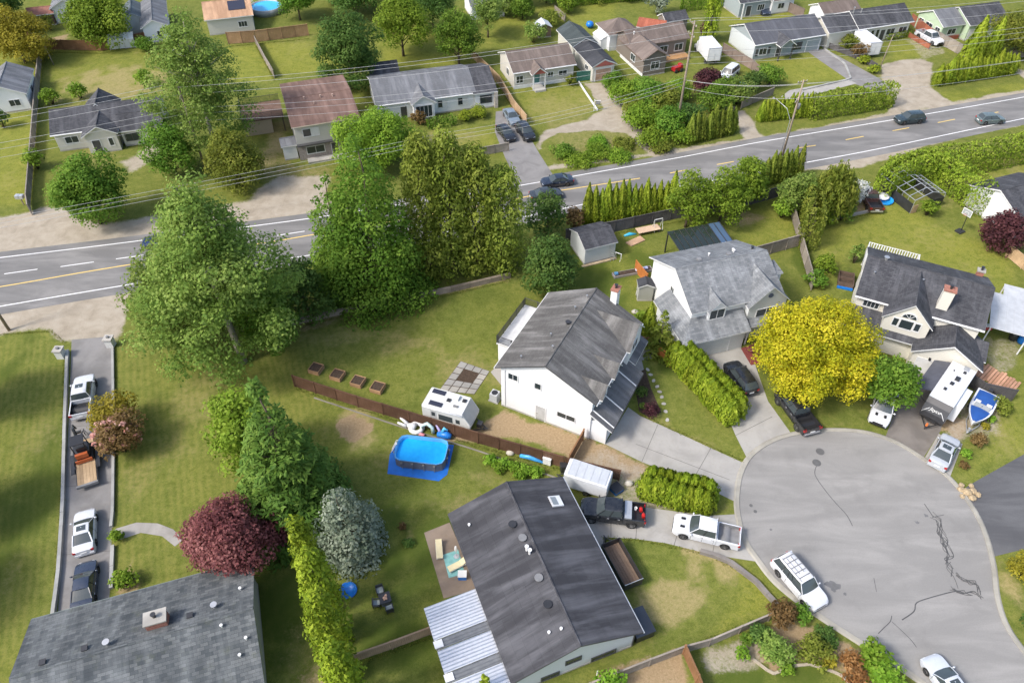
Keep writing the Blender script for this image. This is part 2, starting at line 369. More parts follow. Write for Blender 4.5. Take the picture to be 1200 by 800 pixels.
def ground_mat():
    m, nt, out = new_mat('grass_ground'); t = NT(nt); g = t.geo()
    at = t.n('Attribute', attribute_name='wear'); sp = t.n('SeparateColor'); t.set(sp.inputs[0], at.outputs['Color'])
    big = t.noise(g, .07, 5, .6, .5); md = t.noise(g, .55, 7, .68, .4); fi = t.noise(g, 4.5, 7, .78); ff = t.noise(g, 13, 5, .8)
    k = t.ramp(md, [(.3,(.070,.100,.016)),(.5,(.118,.145,.025)),(.72,(.195,.200,.045))])
    k = t.mix(t.mapr(big,.35,.7,0,.55,True), k, (.160,.172,.028))
    k = t.mix(t.mapr(fi,.44,.60,0,.7), k, (.055,.080,.012))
    k = t.mix(t.mapr(ff,.47,.64,0,.6), k, (.24,.225,.07))
    bl_ = t.noise(g, .4, 5, .6); rot = t.mapping(g,(1,1,1),(0,0,R(-21))); sx = t.n('SeparateXYZ'); t.set(sx.inputs[0], rot); sg_ = t.n('SeparateXYZ'); t.set(sg_.inputs[0], g)
    mow = t.math('MULTIPLY', t.mapr(t.math('SINE', t.math('MULTIPLY', t.math('ADD', sx.outputs[0], t.math('MULTIPLY', md, .9)), 9.0)),-1,1,0,1), t.math('MULTIPLY', t.mapr(sg_.outputs[0],-17,-22,0,1,True), t.mapr(sg_.outputs[1],66,60,0,1,True)))
    k = t.mix(t.math('MULTIPLY', mow, t.mapr(bl_,.35,.65,.05,.45)), k, (.24,.22,.06))
    fr = t.n('Attribute', attribute_name='fresh'); k = t.mix(t.math('MULTIPLY', fr.outputs['Fac'], .75), k, t.mix(1.0, k, (1.55,1.42,1.15), 'MULTIPLY'))
    bl2 = t.noise(g, 1.35, 6, .7, .3); k = t.mix(t.mapr(bl2,.50,.72,0,.45), k, (.215,.205,.060)); k = t.mix(t.mapr(bl2,.48,.30,0,.55), k, (.062,.086,.012))
    def msk(s, a, b, w=.55):
        return t.mapr(t.math('ADD', s, t.math('MULTIPLY', t.math('SUBTRACT', t.math('ADD', t.math('MULTIPLY', fi, .6), t.math('MULTIPLY', bl2, .4)), .5), w*2.0)), a, b, 0, 1, True)
    al = t.math('MULTIPLY', at.outputs['Alpha'], 1.0)
    k = t.mix(t.math('MULTIPLY', msk(al,.15,.9), .7), k, t.ramp(fi, [(.3,(.028,.052,.008)),(.7,(.066,.10,.014))]))
    k = t.mix(t.math('MULTIPLY', msk(sp.outputs[0],.1,1.0,1.1), t.mapr(t.noise(g, 2.6, 7, .78),.38,.58,.45,.97)), k, t.ramp(ff, [(.3,(.22,.175,.07)),(.7,(.38,.31,.15))]))
    k = t.mix(msk(sp.outputs[1],.3,.75,.8), k, t.ramp(t.math('ADD', t.math('MULTIPLY', fi,.6), t.math('MULTIPLY', ff,.4)), [(.3,(.17,.12,.065)),(.5,(.29,.21,.12)),(.75,(.43,.34,.22))]))
    k = t.mix(msk(sp.outputs[2],.3,.75,.8), k, t.ramp(t.math('ADD', t.math('MULTIPLY', md,.5), t.math('MULTIPLY', ff,.5)), [(.32,(.20,.165,.12)),(.5,(.33,.285,.22)),(.7,(.44,.395,.325))]))
    t.bsdf(out, k, .95, 0, t.bump(t.math('ADD', fi, t.math('MULTIPLY', ff, .7)), .35, .05), spec=.1); return m
fresh = np.zeros(gx.size)
def bright(pts, s):
    keep = lay[0].copy(); lay[0][:] = 0; area(0, pts, s, 1.5, .3); v = lay[0].copy(); lay[0][:] = keep; np.maximum(fresh, v, out=fresh)
for pts, s in (([(60,58),(190,55),(190,100),(60,110)],.5),([(300,52),(420,48),(420,82),(320,88)],1.),([(262,55),(298,55),(320,95),(262,100)],1.),([(-20,60),(46,60),(40,240),(-20,240)],.9),([(450,60),(560,60),(575,72),(450,82)],.9),([(600,95),(690,92),(700,130),(610,148)],.5),([(565,0),(720,-10),(720,40),(600,45)],.8),([(835,15),(940,10),(950,22),(850,30)],.9),([(890,72),(950,64),(990,78),(992,92),(930,100),(900,92)],1.),([(1040,50),(1075,46),(1090,66),(1045,72)],.8),([(1100,110),(1190,98),(1260,100),(1120,122)],.9),([(955,250),(1040,235),(1180,300),(1200,400),(1150,340),(1000,290),(960,340)],.9),([(1100,190),(1240,180),(1240,240),(1140,225)],.7),([(440,30),(600,20),(600,60),(440,60)],.6),([(505,152),(575,148),(585,168),(510,176)],.9),([(1130,560),(1200,525),(1200,440),(1165,500)],.6),([(850,650),(905,690),(900,720),(840,740),(880,690)],.9),([(680,280),(760,290),(760,380),(700,330)],.5),([(860,250),(925,235),(935,285),(880,295)],.6)): bright(pts, s)
gm = np_mesh('ground', verts, quads, ground_mat())
ca = gm.color_attributes.new('wear', 'FLOAT_COLOR', 'POINT'); ca.data.foreach_set('color', np.clip(lay.T,0,1).astype(np.float32).ravel())
fa = gm.attributes.new('fresh','FLOAT','POINT'); fa.data.foreach_set('value', fresh.astype(np.float32)); ground = link('ground', gm); tag(ground, kind='structure')

# ------------------------------------------------------------------ paved sheets
def smooth_line(pts, n=6, closed=False):
    out = []; k = len(pts)
    for i in range(k if closed else k-1):
        g = lambda j: pts[j % k] if closed else pts[max(0,min(k-1,j))]
        a, b, c, d = g(i-1), g(i), g(i+1), g(i+2)
        for s in range(n):
            t = s/n
            out.append(tuple(.5*((2*b[q])+(-a[q]+c[q])*t+(2*a[q]-5*b[q]+4*c[q]-d[q])*t*t+(-a[q]+3*b[q]-3*c[q]+d[q])*t**3) for q in range(2)))
    if not closed: out.append(tuple(pts[-1][:2]))
    return out
def sheet(name, pts, z, mat, smooth=0, world=False, parent=None):
    w = [tuple(p[:2]) for p in (pts if world else [P(*q) for q in pts])]
    if smooth: w = smooth_line(w, smooth, True)
    a = sum(w[i][0]*w[(i+1)%len(w)][1]-w[(i+1)%len(w)][0]*w[i][1] for i in range(len(w)))
    if a < 0: w = w[::-1]
    b = MB(); b.face([(x,y,z) for x,y in w]); o = b.build(name, mat, parent, uv=False)
    if parent is None: tag(o, kind='structure')
    return o
def offset(line, d):
    out = []
    for i, p in enumerate(line):
        a = line[max(0,i-1)]; b = line[min(len(line)-1,i+1)]; dx, dy = b[0]-a[0], b[1]-a[1]; l = math.hypot(dx,dy) or 1
        out.append((p[0]-dy/l*d, p[1]+dx/l*d))
    return out
def strip(name, line, w, z, mat, parent=None):
    l = offset(line, w/2); r = offset(line, -w/2); b = MB(); n = len(line)
    b.v = [(x,y,z) for x,y in r]+[(x,y,z) for x,y in l]
    for i in range(n-1): b.f.append((i,i+1,n+i+1,n+i)); b.m.append(0)
    o = b.build(name, mat, parent, uv=False)
    if parent is None: tag(o, kind='structure')
    return o
def along(line, s0, s1, step=.6):
    L = [0]
    for i in range(1,len(line)): L.append(L[-1]+math.hypot(line[i][0]-line[i-1][0], line[i][1]-line[i-1][1]))
    def at(s):
        s = max(0,min(L[-1],s))
        for i in range(1,len(L)):
            if L[i] >= s:
                t = (s-L[i-1])/((L[i]-L[i-1]) or 1); return (line[i-1][0]+(line[i][0]-line[i-1][0])*t, line[i-1][1]+(line[i][1]-line[i-1][1])*t)
        return line[-1]
    n = max(2, int((s1-s0)/step)+1); return [at(s0+(s1-s0)*k/(n-1)) for k in range(n)]
def length(line): return sum(math.hypot(line[i][0]-line[i-1][0], line[i][1]-line[i-1][1]) for i in range(1,len(line)))
pw = lambda L: [tuple(P(*q)[:2]) for q in L]
up = smooth_line(pw([(-260,334),(-120,318),(0,302),(125,287),(300,264.5),(377,254),(480,238),(600,219),(710,200),(800,184),(900,165),(1050,140),(1200,114),(1330,90),(1480,64)]), 5)
lo = smooth_line(pw([(-260,410),(-120,381),(0,359),(130,337),(300,309),(450,285),(600,257),(730,230),(850,209),(937,192),(1030,174.5),(1200,139),(1330,113),(1480,84)]), 5)
ye = smooth_line(pw([(-260,374),(-120,353),(0,336),(116,316),(320,283),(367,275),(490,254),(605,233),(640,226),(750,209),(850,191),(950,171),(1110,142),(1200,125),(1330,100),(1480,74)]), 5)
MAIN = asphalt('road_asphalt', (.158,.153,.146), 0., R(17), (.305,.292,.275), .6)
road = sheet('road', offset(up,1.3)+offset(lo,-1.6)[::-1], .012, MAIN, world=True)
WLINE = worn_paint('white_line',(.75,.74,.72),.45); YLINE = worn_paint('yellow_line',(.72,.50,.13),.5)
strip('road_marking', along(up,0,length(up)), .16, .017, WLINE); strip('road_marking', along(lo,0,length(lo)), .16, .017, WLINE)
def s_of(line, px, py):
    p = P(px,py); s = 0; best = (1e9,0)
    for i in range(1,len(line)):
        d = math.hypot(line[i][0]-p.x, line[i][1]-p.y); s += math.hypot(line[i][0]-line[i-1][0], line[i][1]-line[i-1][1])
        if d < best[0]: best = (d, s)
    return best[1]
strip('road_marking', along(ye, 0, s_of(ye,760,207)), .17, .017, YLINE)
for a, b in [((785,203),(806,199)),((840,193),(860,189.5)),((936,173.5),(956,170.5)),((991,164),(1012,160)),((1046,153.5),(1065,150)),((1099,144),(1119,140)),((1150,135),(1170,131.5)),((1203,125),(1222,121))]:
    strip('road_marking', pw([a,b]), .17, .017, YLINE)
for a, b in [((-65,331),(-25,325)),((5,321),(44,315.5)),((71,312.5),(110,307)),((136,303.5),(172,298.5)),((200,294),(236,289)),((262,285.5),(296,280)),((325,276),(357,271))]:
    strip('road_marking', pw([a,b]), .14, .017, WLINE)
# cul-de-sac
bulb = pw([(1420,1010),(1300,880),(1235,815),(1204,772),(1178,735),(1166,700),(1161,660),(1150,620),(1133,588),(1110,560),(1083,540),(1050,520),(1018,509),(985,505.5),(950,507),(920,513),(897,523),(880,537),(870,556),(866,580),(867,603),(875,632),(890,655),(912,682),(950,712),(1000,745),(1050,776),(1085,800),(1150,850),(1240,950),(1330,1060)])
bl = smooth_line(bulb, 5)
COURT = asphalt('court_asphalt', (.228,.220,.206), 0., R(-50), (.335,.322,.30), .7)
sheet('cul_de_sac', bl, .014, COURT, world=True)
def curb(name, line, w, h, mat, z0=0.0):
    b = MB(); secs = []
    for (p, q) in zip(offset(line, -w/2), offset(line, w/2)):
        d = ((q[0]-p[0])*.3, (q[1]-p[1])*.3)
        secs.append([(p[0],p[1],z0),(p[0],p[1],z0+h),(q[0]-d[0],q[1]-d[1],z0+h),(q[0],q[1],z0+.02),(q[0],q[1],z0)])
    b.loft(secs); o = b.build(name, mat, uv=False); tag(o, kind='structure'); return o
curb('kerb', offset(bl,-.22)[::-1], .5, .1, concrete('kerb_concrete',(.36,.34,.29),.3))
CD = concrete('driveway_concrete',(.36,.345,.315),.22); CG = concrete('driveway_grey',(.235,.225,.215),.3); AD = asphalt('driveway_asphalt',(.085,.085,.088),0.,.3,(.2,.2,.2),.4); BR = concrete('driveway_brown',(.20,.18,.16),.3)
sheet('driveway', [(709,520),(722,500),(736,477),(750,487),(790,505),(840,528),(874,543.5),(868,562),(866,590),(840,577),(800,560),(752,541)], .010, CD)
sheet('driveway', [(816,417),(866,403.5),(884,425),(900,470),(928,509),(900,521),(877,540),(862,510),(845,470)], .010, CD)
sheet('driveway', [(672,600),(690,585),(770,596),(830,604),(866,602),(875,633),(889,658),(850,652),(820,646),(780,636),(744,631),(706,629),(715,650),(700,645)], .010, CD)
sheet('driveway', [(1066,436),(1082,424),(1110,436),(1118,450),(1102,505),(1079,541),(1058,528),(1036,516)], .010, BR)
sheet('driveway', [(1081,541),(1100,508),(1128,520),(1112,562),(1100,556)], .010, CD)
sheet('driveway', [(1122,577),(1143,564),(1200,532),(1290,485),(1290,640),(1200,643),(1160,653),(1150,622),(1137,595)], .010, AD)
drive = sheet('driveway', [(84,398),(131,394),(133,480),(133,560),(131,620),(129,690),(122,760),(60,760),(68,716),(76,590),(81,480)], .010, CG)
sheet('driveway', [(581,131),(602,128),(632,180),(648,205),(606,213),(592,185),(580,155)], .010, CG)
sheet('driveway', [(947,61),(966,57),(1030,92),(1046,104),(1040,112),(1000,98),(962,72)], .010, CG)
sheet('footpath', [(915,114),(925,106),(994,93.5),(1004,98),(950,112),(935,118)], .015, CD)
pad = sheet('patio', [(514,458),(540,423),(574,435),(556,462)], .012, M['soil']); PQ = pw([(514,458),(556,462),(574,435),(540,423)])
def pad_pt(u, v): return tuple((PQ[0][k]*(1-u)+PQ[1][k]*u)*(1-v)+(PQ[3][k]*(1-u)+PQ[2][k]*u)*v for k in range(2))
for i in range(4):
    for j in range(5):
        if not (i in (1,2) and j in (2,3)):
            g_ = .012; sl_ = MB(); sl_.prism([pad_pt(i/4+g_,j/5+g_),pad_pt((i+1)/4-g_,j/5+g_),pad_pt((i+1)/4-g_,(j+1)/5-g_),pad_pt(i/4+g_,(j+1)/5-g_)], .014, .05+rng.uniform(-.006,.006)); sl_.build('slab', concrete('patio_slab_%d' % ((i*3+j)%3),((.36,.34,.30),(.31,.30,.275),(.335,.32,.29))[(i*3+j)%3],.25), pad)
sheet('patio', [(575,436),(590,420),(595,445),(588,452)], .02, concrete('patio_slab',(.33,.31,.28),.25))
sheet('patio', [(497,624),(527,612),(560,690),(520,701)], .03, concrete('patio_brown',(.27,.21,.16),.35))
sheet('footpath', [(133,620),(160,612),(185,613),(203,620),(215,632),(205,640),(190,628),(165,624),(135,634)], .02, concrete('path_stone',(.34,.32,.29),.3))
sheet('footpath', [(740,405),(760,403),(768,420),(752,422),(756,440),(750,455),(740,440)], .008, concrete('path_stone',(.34,.32,.29),.3))
sheet('planting_bed', [(742,440),(756,432),(763,455),(775,483),(760,489),(749,482)], .009, M['soil'])
sheet('planting_bed', [(868,408),(886,402),(892,425),(880,428)], .018, paint('red_mulch',(.16,.035,.03),.95,.4,6.))
# crack seal lines and lids on the court
_cz = [0]
def crack(pts, w=.05): _cz[0] += 1; strip('crack_seal', smooth_line(pw(pts),4), w, .0190+_cz[0]*.0005, M['tar'])
for pts, w in [([(957,545),(955,556),(966,573),(980,590),(992,603),(999,616)],.06),([(1057,726),(1071,716),(1074,706),(1090,700),(1112,694),(1122,692)],.09),([(1029,742),(1036,735),(1043,728),(1045,721)],.07),([(1045,728),(1058,740),(1068,750),(1074,758)],.05),
               ([(1027,693),(1024,677)],.04),([(1083,590),(1094,606)],.07),([(1092,606),(1106,603)],.05)]: crack(pts, w)
crng = random.Random(21)
def veins(path, amp, n):
    for k in range(n):
        pts = []
        for i, (x, y) in enumerate(path): pts.append((x+crng.uniform(-amp,amp), y+crng.uniform(-amp,amp)))
        a = crng.randrange(0, max(1,len(path)-3)); crack(pts[a:a+crng.randint(3,6)], crng.uniform(.04,.065))
vp = [(1093,604),(1098,612),(1101,622),(1106,632),(1110,642),(1113,650),(1110,658),(1113,668),(1118,674),(1119,684),(1121,692)]
veins(vp, 5, 18)
veins([(1116,690),(1122,694),(1130,694),(1138,695),(1145,697),(1150,702)], 3.5, 8); veins([(1121,672),(1130,678),(1138,682),(1144,684),(1147,694)], 3, 6)
for (x, y) in [(961,529),(957,542),(880,592),(885,599)]:
    c = P(x,y); r = .42 if x > 900 else .16
    b = MB(); b.cyl((c.x,c.y,.015), r, .012, 20); tag(b.build('manhole_cover', paint('cast_iron',(.10,.098,.095),.7,.2)), 'round iron manhole cover beside the long sealed crack' if y == 542 else 'round iron manhole cover just uphill of the cracked one' if y == 529 else 'small valve cover at the court edge below the concrete driveway', 'manhole cover', *(['small valve covers'] if x < 900 else []))
# oil stains, skid dust
st = paint('oil_stain',(.13,.128,.125),.7,.2)
for si, (x, y, r) in enumerate([(973,684,.5),(981,688,.4),(976,690,.28),(990,696,.16),(1075,612,.22),(903,620,.15),(1085,604,.2)]):
    c = P(x,y); w = [(c.x+r*(.5+.8*crng.random())*math.cos(t), c.y+r*(.4+.8*crng.random())*math.sin(t)) for t in np.linspace(0,6.1,11)]
    sheet('oil_stain', w, .0155+si*.0004, st, 3, True)
# driveway joints
jm = paint('joint',(.12,.11,.1),.9,.2)
for ji, (a, b) in enumerate([((752,541),(771,497)),((812,562),(833,525)),((745,520),(855,562)),((848,400+70),(895,462)),((862,510),(905,488)),((716,629),(716,590)),((745,631),(748,597)),((790,638),(800,606)),((835,648),(843,606)),((77,570),(132,565)),((72,650),(130,645)),((80,500),(132,497))]):
    strip('joint', pw([a,b]), .05, .0122+ji*.0004, jm)
# ------------------------------------------------------------------ vegetation builders
def leaf_mesh(name, clumps, mat, size, dens=1.0, elong=1.5, upb=.35, rnd=.75, droop=0., seed=0, shell=.55, extra=None):
    r = np.random.default_rng(seed); VV = []; TT = []
    for ci, (c, rad) in enumerate(clumps):
        rad = np.array(rad, float); area = 4*math.pi*((rad[0]*rad[1]+rad[0]*rad[2]+rad[1]*rad[2])/3)
        n = max(8, int(dens*area*.42/(size*size)))
        d = r.normal(size=(n,3)); d /= np.linalg.norm(d,axis=1)[:,None]
        d[:,2] = np.where((d[:,2] < -.3) & (r.random(n) < .55), -d[:,2], d[:,2])
        rr = shell+(1.06-shell)*r.random(n)**.6
        rr *= 1+.16*np.sin(d[:,0]*7+ci)*np.cos(d[:,1]*6+ci*2)
        pos = np.array(c)+d*rr[:,None]*rad
        nor = d/rad; nor /= np.linalg.norm(nor,axis=1)[:,None]
        nor = nor+r.normal(size=(n,3))*rnd*.5+np.array([0,0,upb]); nor /= np.linalg.norm(nor,axis=1)[:,None]
        t = r.normal(size=(n,3)); t[:,2] -= droop*3
        a = t-nor*np.sum(t*nor,axis=1)[:,None]; a /= np.linalg.norm(a,axis=1)[:,None]+1e-9
        b = np.cross(nor,a); s = size*(.6+.8*r.random(n))
        a = a*(s*elong*.5)[:,None]; b = b*(s*.5)[:,None]
        VV.append(np.stack([pos-a, pos+b-a*.1, pos+a-nor*(s*.12)[:,None], pos-b-a*.1], axis=1).reshape(-1,3))
        TT.append(np.clip(.5+(r.random()-.5)*.55+r.normal(size=n)*.16, 0, 1))
    V = np.concatenate(VV); T = np.concatenate(TT); Q = np.arange(len(V)).reshape(-1,4)
    me = np_mesh(name, V, Q, mat)
    at = me.attributes.new('tint','FLOAT','FACE'); at.data.foreach_set('value', T.astype(np.float32)); return me
def trunk_mesh(name, h, r0, limbs, seed, mat, bend=.04):
    q = random.Random(seed); b = MB(); pts = []; rr = []
    ox, oy = q.uniform(-bend,bend)*h, q.uniform(-bend,bend)*h; n = 7
    for i in range(n+1):
        t = i/n; pts.append((ox*t*t+q.uniform(-1,1)*.015*h*t, oy*t*t+q.uniform(-1,1)*.015*h*t, -.05+h*t)); rr.append(r0*(1.25 if i == 0 else 1-.85*t))
    b.tube(pts, rr, 8)
    for (c, z) in limbs:
        t = max(.05, min(.97, z/h)); i = int(t*n); f = t*n-i; a = Vector(pts[i]).lerp(Vector(pts[min(n,i+1)]), f); c = Vector(c)
        m1 = a.lerp(c,.5)+Vector((q.uniform(-.1,.1),q.uniform(-.1,.1),.08))*(c-a).length
        rl = max(.03, r0*(1-.85*t)*.55); b.tube([a,m1,c], [rl,rl*.65,rl*.25], 5)
    return b.mesh(name, mat, True, False)
def clumps_round(h, r, z0, n, q, cr=.30, flat=1.0, inner=.25, taper=.25):
    """clumps over an egg-shaped crown between z0 and h"""
    out = []; hz = (h-z0)/2; cz = z0+hz
    lob = [(Vector((q.gauss(0,1),q.gauss(0,1),q.gauss(0,.8))).normalized(), q.uniform(-.36,.28)) for _ in range(10)]
    for k in range(n):
        u = (k+.5)/n; ph = k*2.39996+q.uniform(-.4,.4); cosv = 1-2*u*.93; sinv = math.sqrt(max(0,1-cosv*cosv))
        f = .78+q.uniform(-.14,.1); 
        dv = Vector((sinv*math.cos(ph), sinv*math.sin(ph), cosv))
        f *= 1+sum(a*max(0,dv.dot(l)-.55)/.45 for l, a in lob)
        if q.random() < inner: f *= .55
        w = 1.0 if cosv < 0 else (1-taper*cosv)
        c = (r*f*sinv*w*math.cos(ph), r*f*sinv*w*math.sin(ph), cz+hz*f*cosv*.95)
        s = r*cr*q.uniform(.75,1.25); out.append((c, (s, s*q.uniform(.85,1.1), s*q.uniform(.65,.9)*flat)))
    return out
def clumps_cone(h, r, z0, levels, q, per=9, tip=.06, power=.8, thick=.5):
    out = []
    for i in range(levels):
        t = i/(levels-1); z = z0+(h-z0)*t; rl = r*((1-t)**power)+tip*r; k = max(3, int(per*(.35+.65*rl/r)))
        for j in range(k):
            a = 2*math.pi*(j+(i%2)*.5)/k+q.uniform(-.25,.25); f = q.uniform(.55,.95)
            s = max(.25, rl*.42*q.uniform(.8,1.2)); out.append(((rl*f*math.cos(a), rl*f*math.sin(a), z+q.uniform(-.2,.2)*(h-z0)/levels-.12*rl), (s, s, s*thick)))
    out.append(((0,0,h-.3*r*.3), (.14*r+.1,.14*r+.1,.25*r+.1))); return out
LEAF = dict(
    green=leaf('leaf_green',(.062,.135,.016),(.125,.230,.026),(.215,.325,.045)), bright=leaf('leaf_bright',(.095,.175,.016),(.175,.275,.025),(.270,.370,.045)),
    olive=leaf('leaf_olive',(.085,.120,.016),(.170,.210,.028),(.270,.290,.052)), deep=leaf('leaf_deep',(.042,.095,.020),(.085,.160,.032),(.160,.245,.055)),
    pale=leaf('leaf_pale',(.095,.165,.030),(.185,.275,.050),(.290,.370,.090)), yellow=leaf('leaf_yellow',(.20,.235,.014),(.42,.395,.016),(.62,.52,.04),.4),
    red=leaf('leaf_red',(.085,.030,.036),(.190,.066,.072),(.33,.135,.13)), purple=leaf('leaf_purple',(.042,.018,.022),(.092,.034,.040),(.16,.065,.065)),
    blue=leaf('leaf_blue',(.095,.130,.085),(.205,.245,.172),(.35,.39,.30)), cedar=leaf('leaf_cedar',(.095,.145,.010),(.190,.255,.017),(.300,.355,.034),.2), cedardark=leaf('leaf_cedar_dark',(.07,.105,.012),(.145,.190,.020),(.23,.27,.04),.2),
    gold=leaf('leaf_gold',(.15,.14,.015),(.28,.25,.025),(.42,.36,.05)), orange=leaf('leaf_orange',(.16,.08,.025),(.33,.17,.057),(.48,.29,.115)), fern=leaf('leaf_fern',(.09,.18,.016),(.175,.31,.027),(.29,.43,.058)),
    pink=leaf('blossom_pink',(.60,.26,.22),(.74,.42,.36),(.82,.58,.52)), white=leaf('blossom_white',(.5,.5,.45),(.68,.68,.62),(.8,.8,.75)), rust=leaf('leaf_rust',(.095,.060,.022),(.18,.115,.040),(.27,.185,.08)),
    hedge=leaf('leaf_hedge',(.095,.150,.012),(.180,.250,.020),(.275,.335,.040),.2), conifer=leaf('leaf_conifer',(.045,.100,.016),(.095,.175,.026),(.180,.270,.048),.25),
)
LEAF['upright'] = leaf('leaf_upright',(.115,.165,.020),(.215,.270,.036),(.310,.355,.066))
_veg = {}
def plant(px, py, name, label, kind, h, rpx, cat='tree', var=0, group=None, lm='green', z0=.22, loc=None, scale=None, rz=None, trunk='bark', **kw):
    """a tree or shrub standing at a survey mark; rpx = crown radius read off the photo"""
    p = loc or P(px,py)
    r = rpx*mpp(px, py, h*.55) if rpx else kw.get('r', 1)
    key = (kind, lm, round(h,1), round(r,1), var) if scale is None else (kind, lm, scale, var)
    o = thing(name, label, cat, p, rng.uniform(0,6.28) if rz is None else rz, group)
    if scale is None:
        if key not in _veg: _veg[key] = veg_meshes(kind, h, r, z0, LEAF[lm], M[trunk], hash((kind,lm,int(h*7),var)) % 9999, kw)
        cm, tm = _veg[key]
    link('crown' if cat == 'tree' else 'foliage', cm, o); link('trunk' if cat == 'tree' else 'stem', tm, o)
    return o
def veg_meshes(kind, h, r, z0f, lm, tm, seed, kw):
    seed = kw.get('seed', int(h*37+r*91) % 997); q = random.Random(seed); z0 = h*z0f; ls = kw.get('leaf', .34)*.66; de = kw.get('dens', 1.0)
    if kind == 'round':
        cl = clumps_round(h-.12*r, r*.88, z0+(.02*h if z0f >= .1 else -.07*h), int(kw.get('n', 46)*1.25), q, kw.get('cr', .30)*1.08, inner=.3); cm = leaf_mesh('crown', cl, lm, ls, de, seed=seed)
    elif kind == 'airy':
        cl = clumps_round(h-.15*r, r*.95, z0, kw.get('n', 60), q, kw.get('cr', .24), .8, .35, kw.get('taper', .25)); cm = leaf_mesh('crown', cl, lm, ls, de, shell=.2, rnd=.9, seed=seed)
    elif kind == 'dense':      # broad pyramid clad to the ground
        cl = clumps_cone(h, r, z0+.4, kw.get('levels', 11), q, kw.get('per', 9), .14, .62, .75); cm = leaf_mesh('crown', cl, lm, ls, de, seed=seed)
    elif kind == 'conifer':
        cl = clumps_cone(h, r, z0+.4, kw.get('levels', 13), q, kw.get('per', 10), .04, .85, .42); cm = leaf_mesh('crown', cl, lm, ls, de, elong=2.8, upb=.5, droop=.25, seed=seed)
    elif kind == 'column':     # bundle of upright sprays
        cl = []; n = kw.get('n', 30)
        for k in range(n):
            t = (k+.5)/n; a = k*2.4; zz = z0+(h-z0)*t; rl = r*min(1, kw.get('fat', 1.25)*(1-t)**.55+.12); f = q.uniform(.4,.85); s = r*q.uniform(.24,.46)
            cl.append(((rl*f*math.cos(a), rl*f*math.sin(a), zz), (s, s, (h-z0)*kw.get('tall', .13)*q.uniform(.7,1.2))))
        cm = leaf_mesh('crown', cl, lm, ls, de, elong=2.2, droop=-.5, upb=.1, seed=seed)
    elif kind == 'weeping':
        cl = []
        for k in range(kw.get('n', 26)):
            a = k*2.4; f = math.sqrt((k+.5)/26); s = r*.24; top = h*(1-.35*f*f)
            cl.append(((r*f*.85*math.cos(a), r*f*.85*math.sin(a), top*.58), (s, s, top*.42)))
        cm = leaf_mesh('crown', cl, lm, ls, de, elong=2.6, droop=.9, upb=0, seed=seed)
    else:                      # bush
        cl = clumps_round(h*.96, r*.9, .12*h, kw.get('n', 20), q, kw.get('cr', .42)); cm = leaf_mesh('foliage', cl, lm, ls, de, seed=seed, upb=.5)
    limbs = [(c, max(.12*h, c[2]-.45*math.hypot(c[0],c[1])-.05*h)) for c, s in cl if q.random() < (.55 if kind in ('airy','round','dense') else .2)][:36]
    hh = h*(.95 if kind in ('conifer','dense','column') else .82 if kind in ('round','airy') else .7)
    r0 = kw.get('tr', max(.05, h*.018))
    if kind == 'bush':
        b = MB()
        for c, s in cl[::2]: b.tube([(c[0]*.1,c[1]*.1,-.03),(c[0]*.5,c[1]*.5,c[2]*.6),c], [.05,.035,.015], 4)
        t = b.mesh('stem', tm, True, False)
    else: t = trunk_mesh('trunk', hh, r0, limbs, seed, tm)
    return cm, t
# arborvitae for rows: three shapes, shared
def spray_mesh(name, pos, nor, mat, size, elong, seed, lift=.6, jit=.35):
    """fine upright sprays over a surface given by points and outward normals"""
    r = np.random.default_rng(seed); n = len(pos)
    nor = nor+r.normal(size=(n,3))*jit; nor /= np.linalg.norm(nor,axis=1)[:,None]
    t = r.normal(size=(n,3))*.5+np.array([0,0,lift*2]); a = t-nor*np.sum(t*nor,axis=1)[:,None]; a /= np.linalg.norm(a,axis=1)[:,None]+1e-9
    b = np.cross(nor,a); s = size*(.6+.8*r.random(n)); a = a*(s*elong*.5)[:,None]+nor*(s*.25)[:,None]; b = b*(s*.5)[:,None]
    V = np.stack([pos-a, pos+b, pos+a, pos-b], axis=1).reshape(-1,3); me = np_mesh(name, V, np.arange(len(V)).reshape(-1,4), mat)
    T = np.clip(.5+r.normal(size=n)*.2+.22*np.sin(pos[:,2]*1.7+pos[:,0]*2.3+pos[:,1]*1.9), 0, 1)
    me.attributes.new('tint','FLOAT','FACE').data.foreach_set('value', T.astype(np.float32)); return me
def cedar_mesh(h, r, seed, lm, flat=.0, n=46):
    g = np.random.default_rng(seed); N = int(1500*h*r/3); t = g.random(N)**.85; th = g.random(N)*2*math.pi
    prof = np.minimum(1,.70+1.4*t)*(1-np.clip((t-.2)/.8,0,1)**(1.6+1.6*flat))+.03
    fl = 1+.13*np.sin(th*6+seed+t*3)+.09*np.sin(th*11+t*9+seed)+.07*np.sin(t*26+th*3)
    dep = 1-.35*g.random(N)**2; rr = r*prof*fl*dep
    pos = np.column_stack([rr*np.cos(th), rr*np.sin(th), .05+h*(t*.97+.03*(fl-1)*2)]); nor = np.column_stack([np.cos(th), np.sin(th), .25+.6*t])
    return spray_mesh('crown', pos, nor, lm, .15, 2.2, seed, .7, .32)
ctr = MB().tube([(0,0,-.03),(0,0,.5),(0,0,.9)], [.16,.14,.05], 6).mesh('trunk', M['bark'], True, False)
ctr_long = MB().tube([(0,0,-.03),(.02,0,.5),(0,0,.88)], [.07,.05,.02], 6).mesh('trunk', M['bark'], True, False)
CED = {k: [cedar_mesh(1*hh, 1*rr, sd, LEAF[k]) for hh, rr, sd in ((5.6,1.0,1),(5.2,1.05,2),(5.9,.95,3))] for k in ('cedar','cedardark')}
CEDF = [cedar_mesh(3.0, 1.05, 4+i, LEAF['cedar'], .55, 34) for i in range(3)]
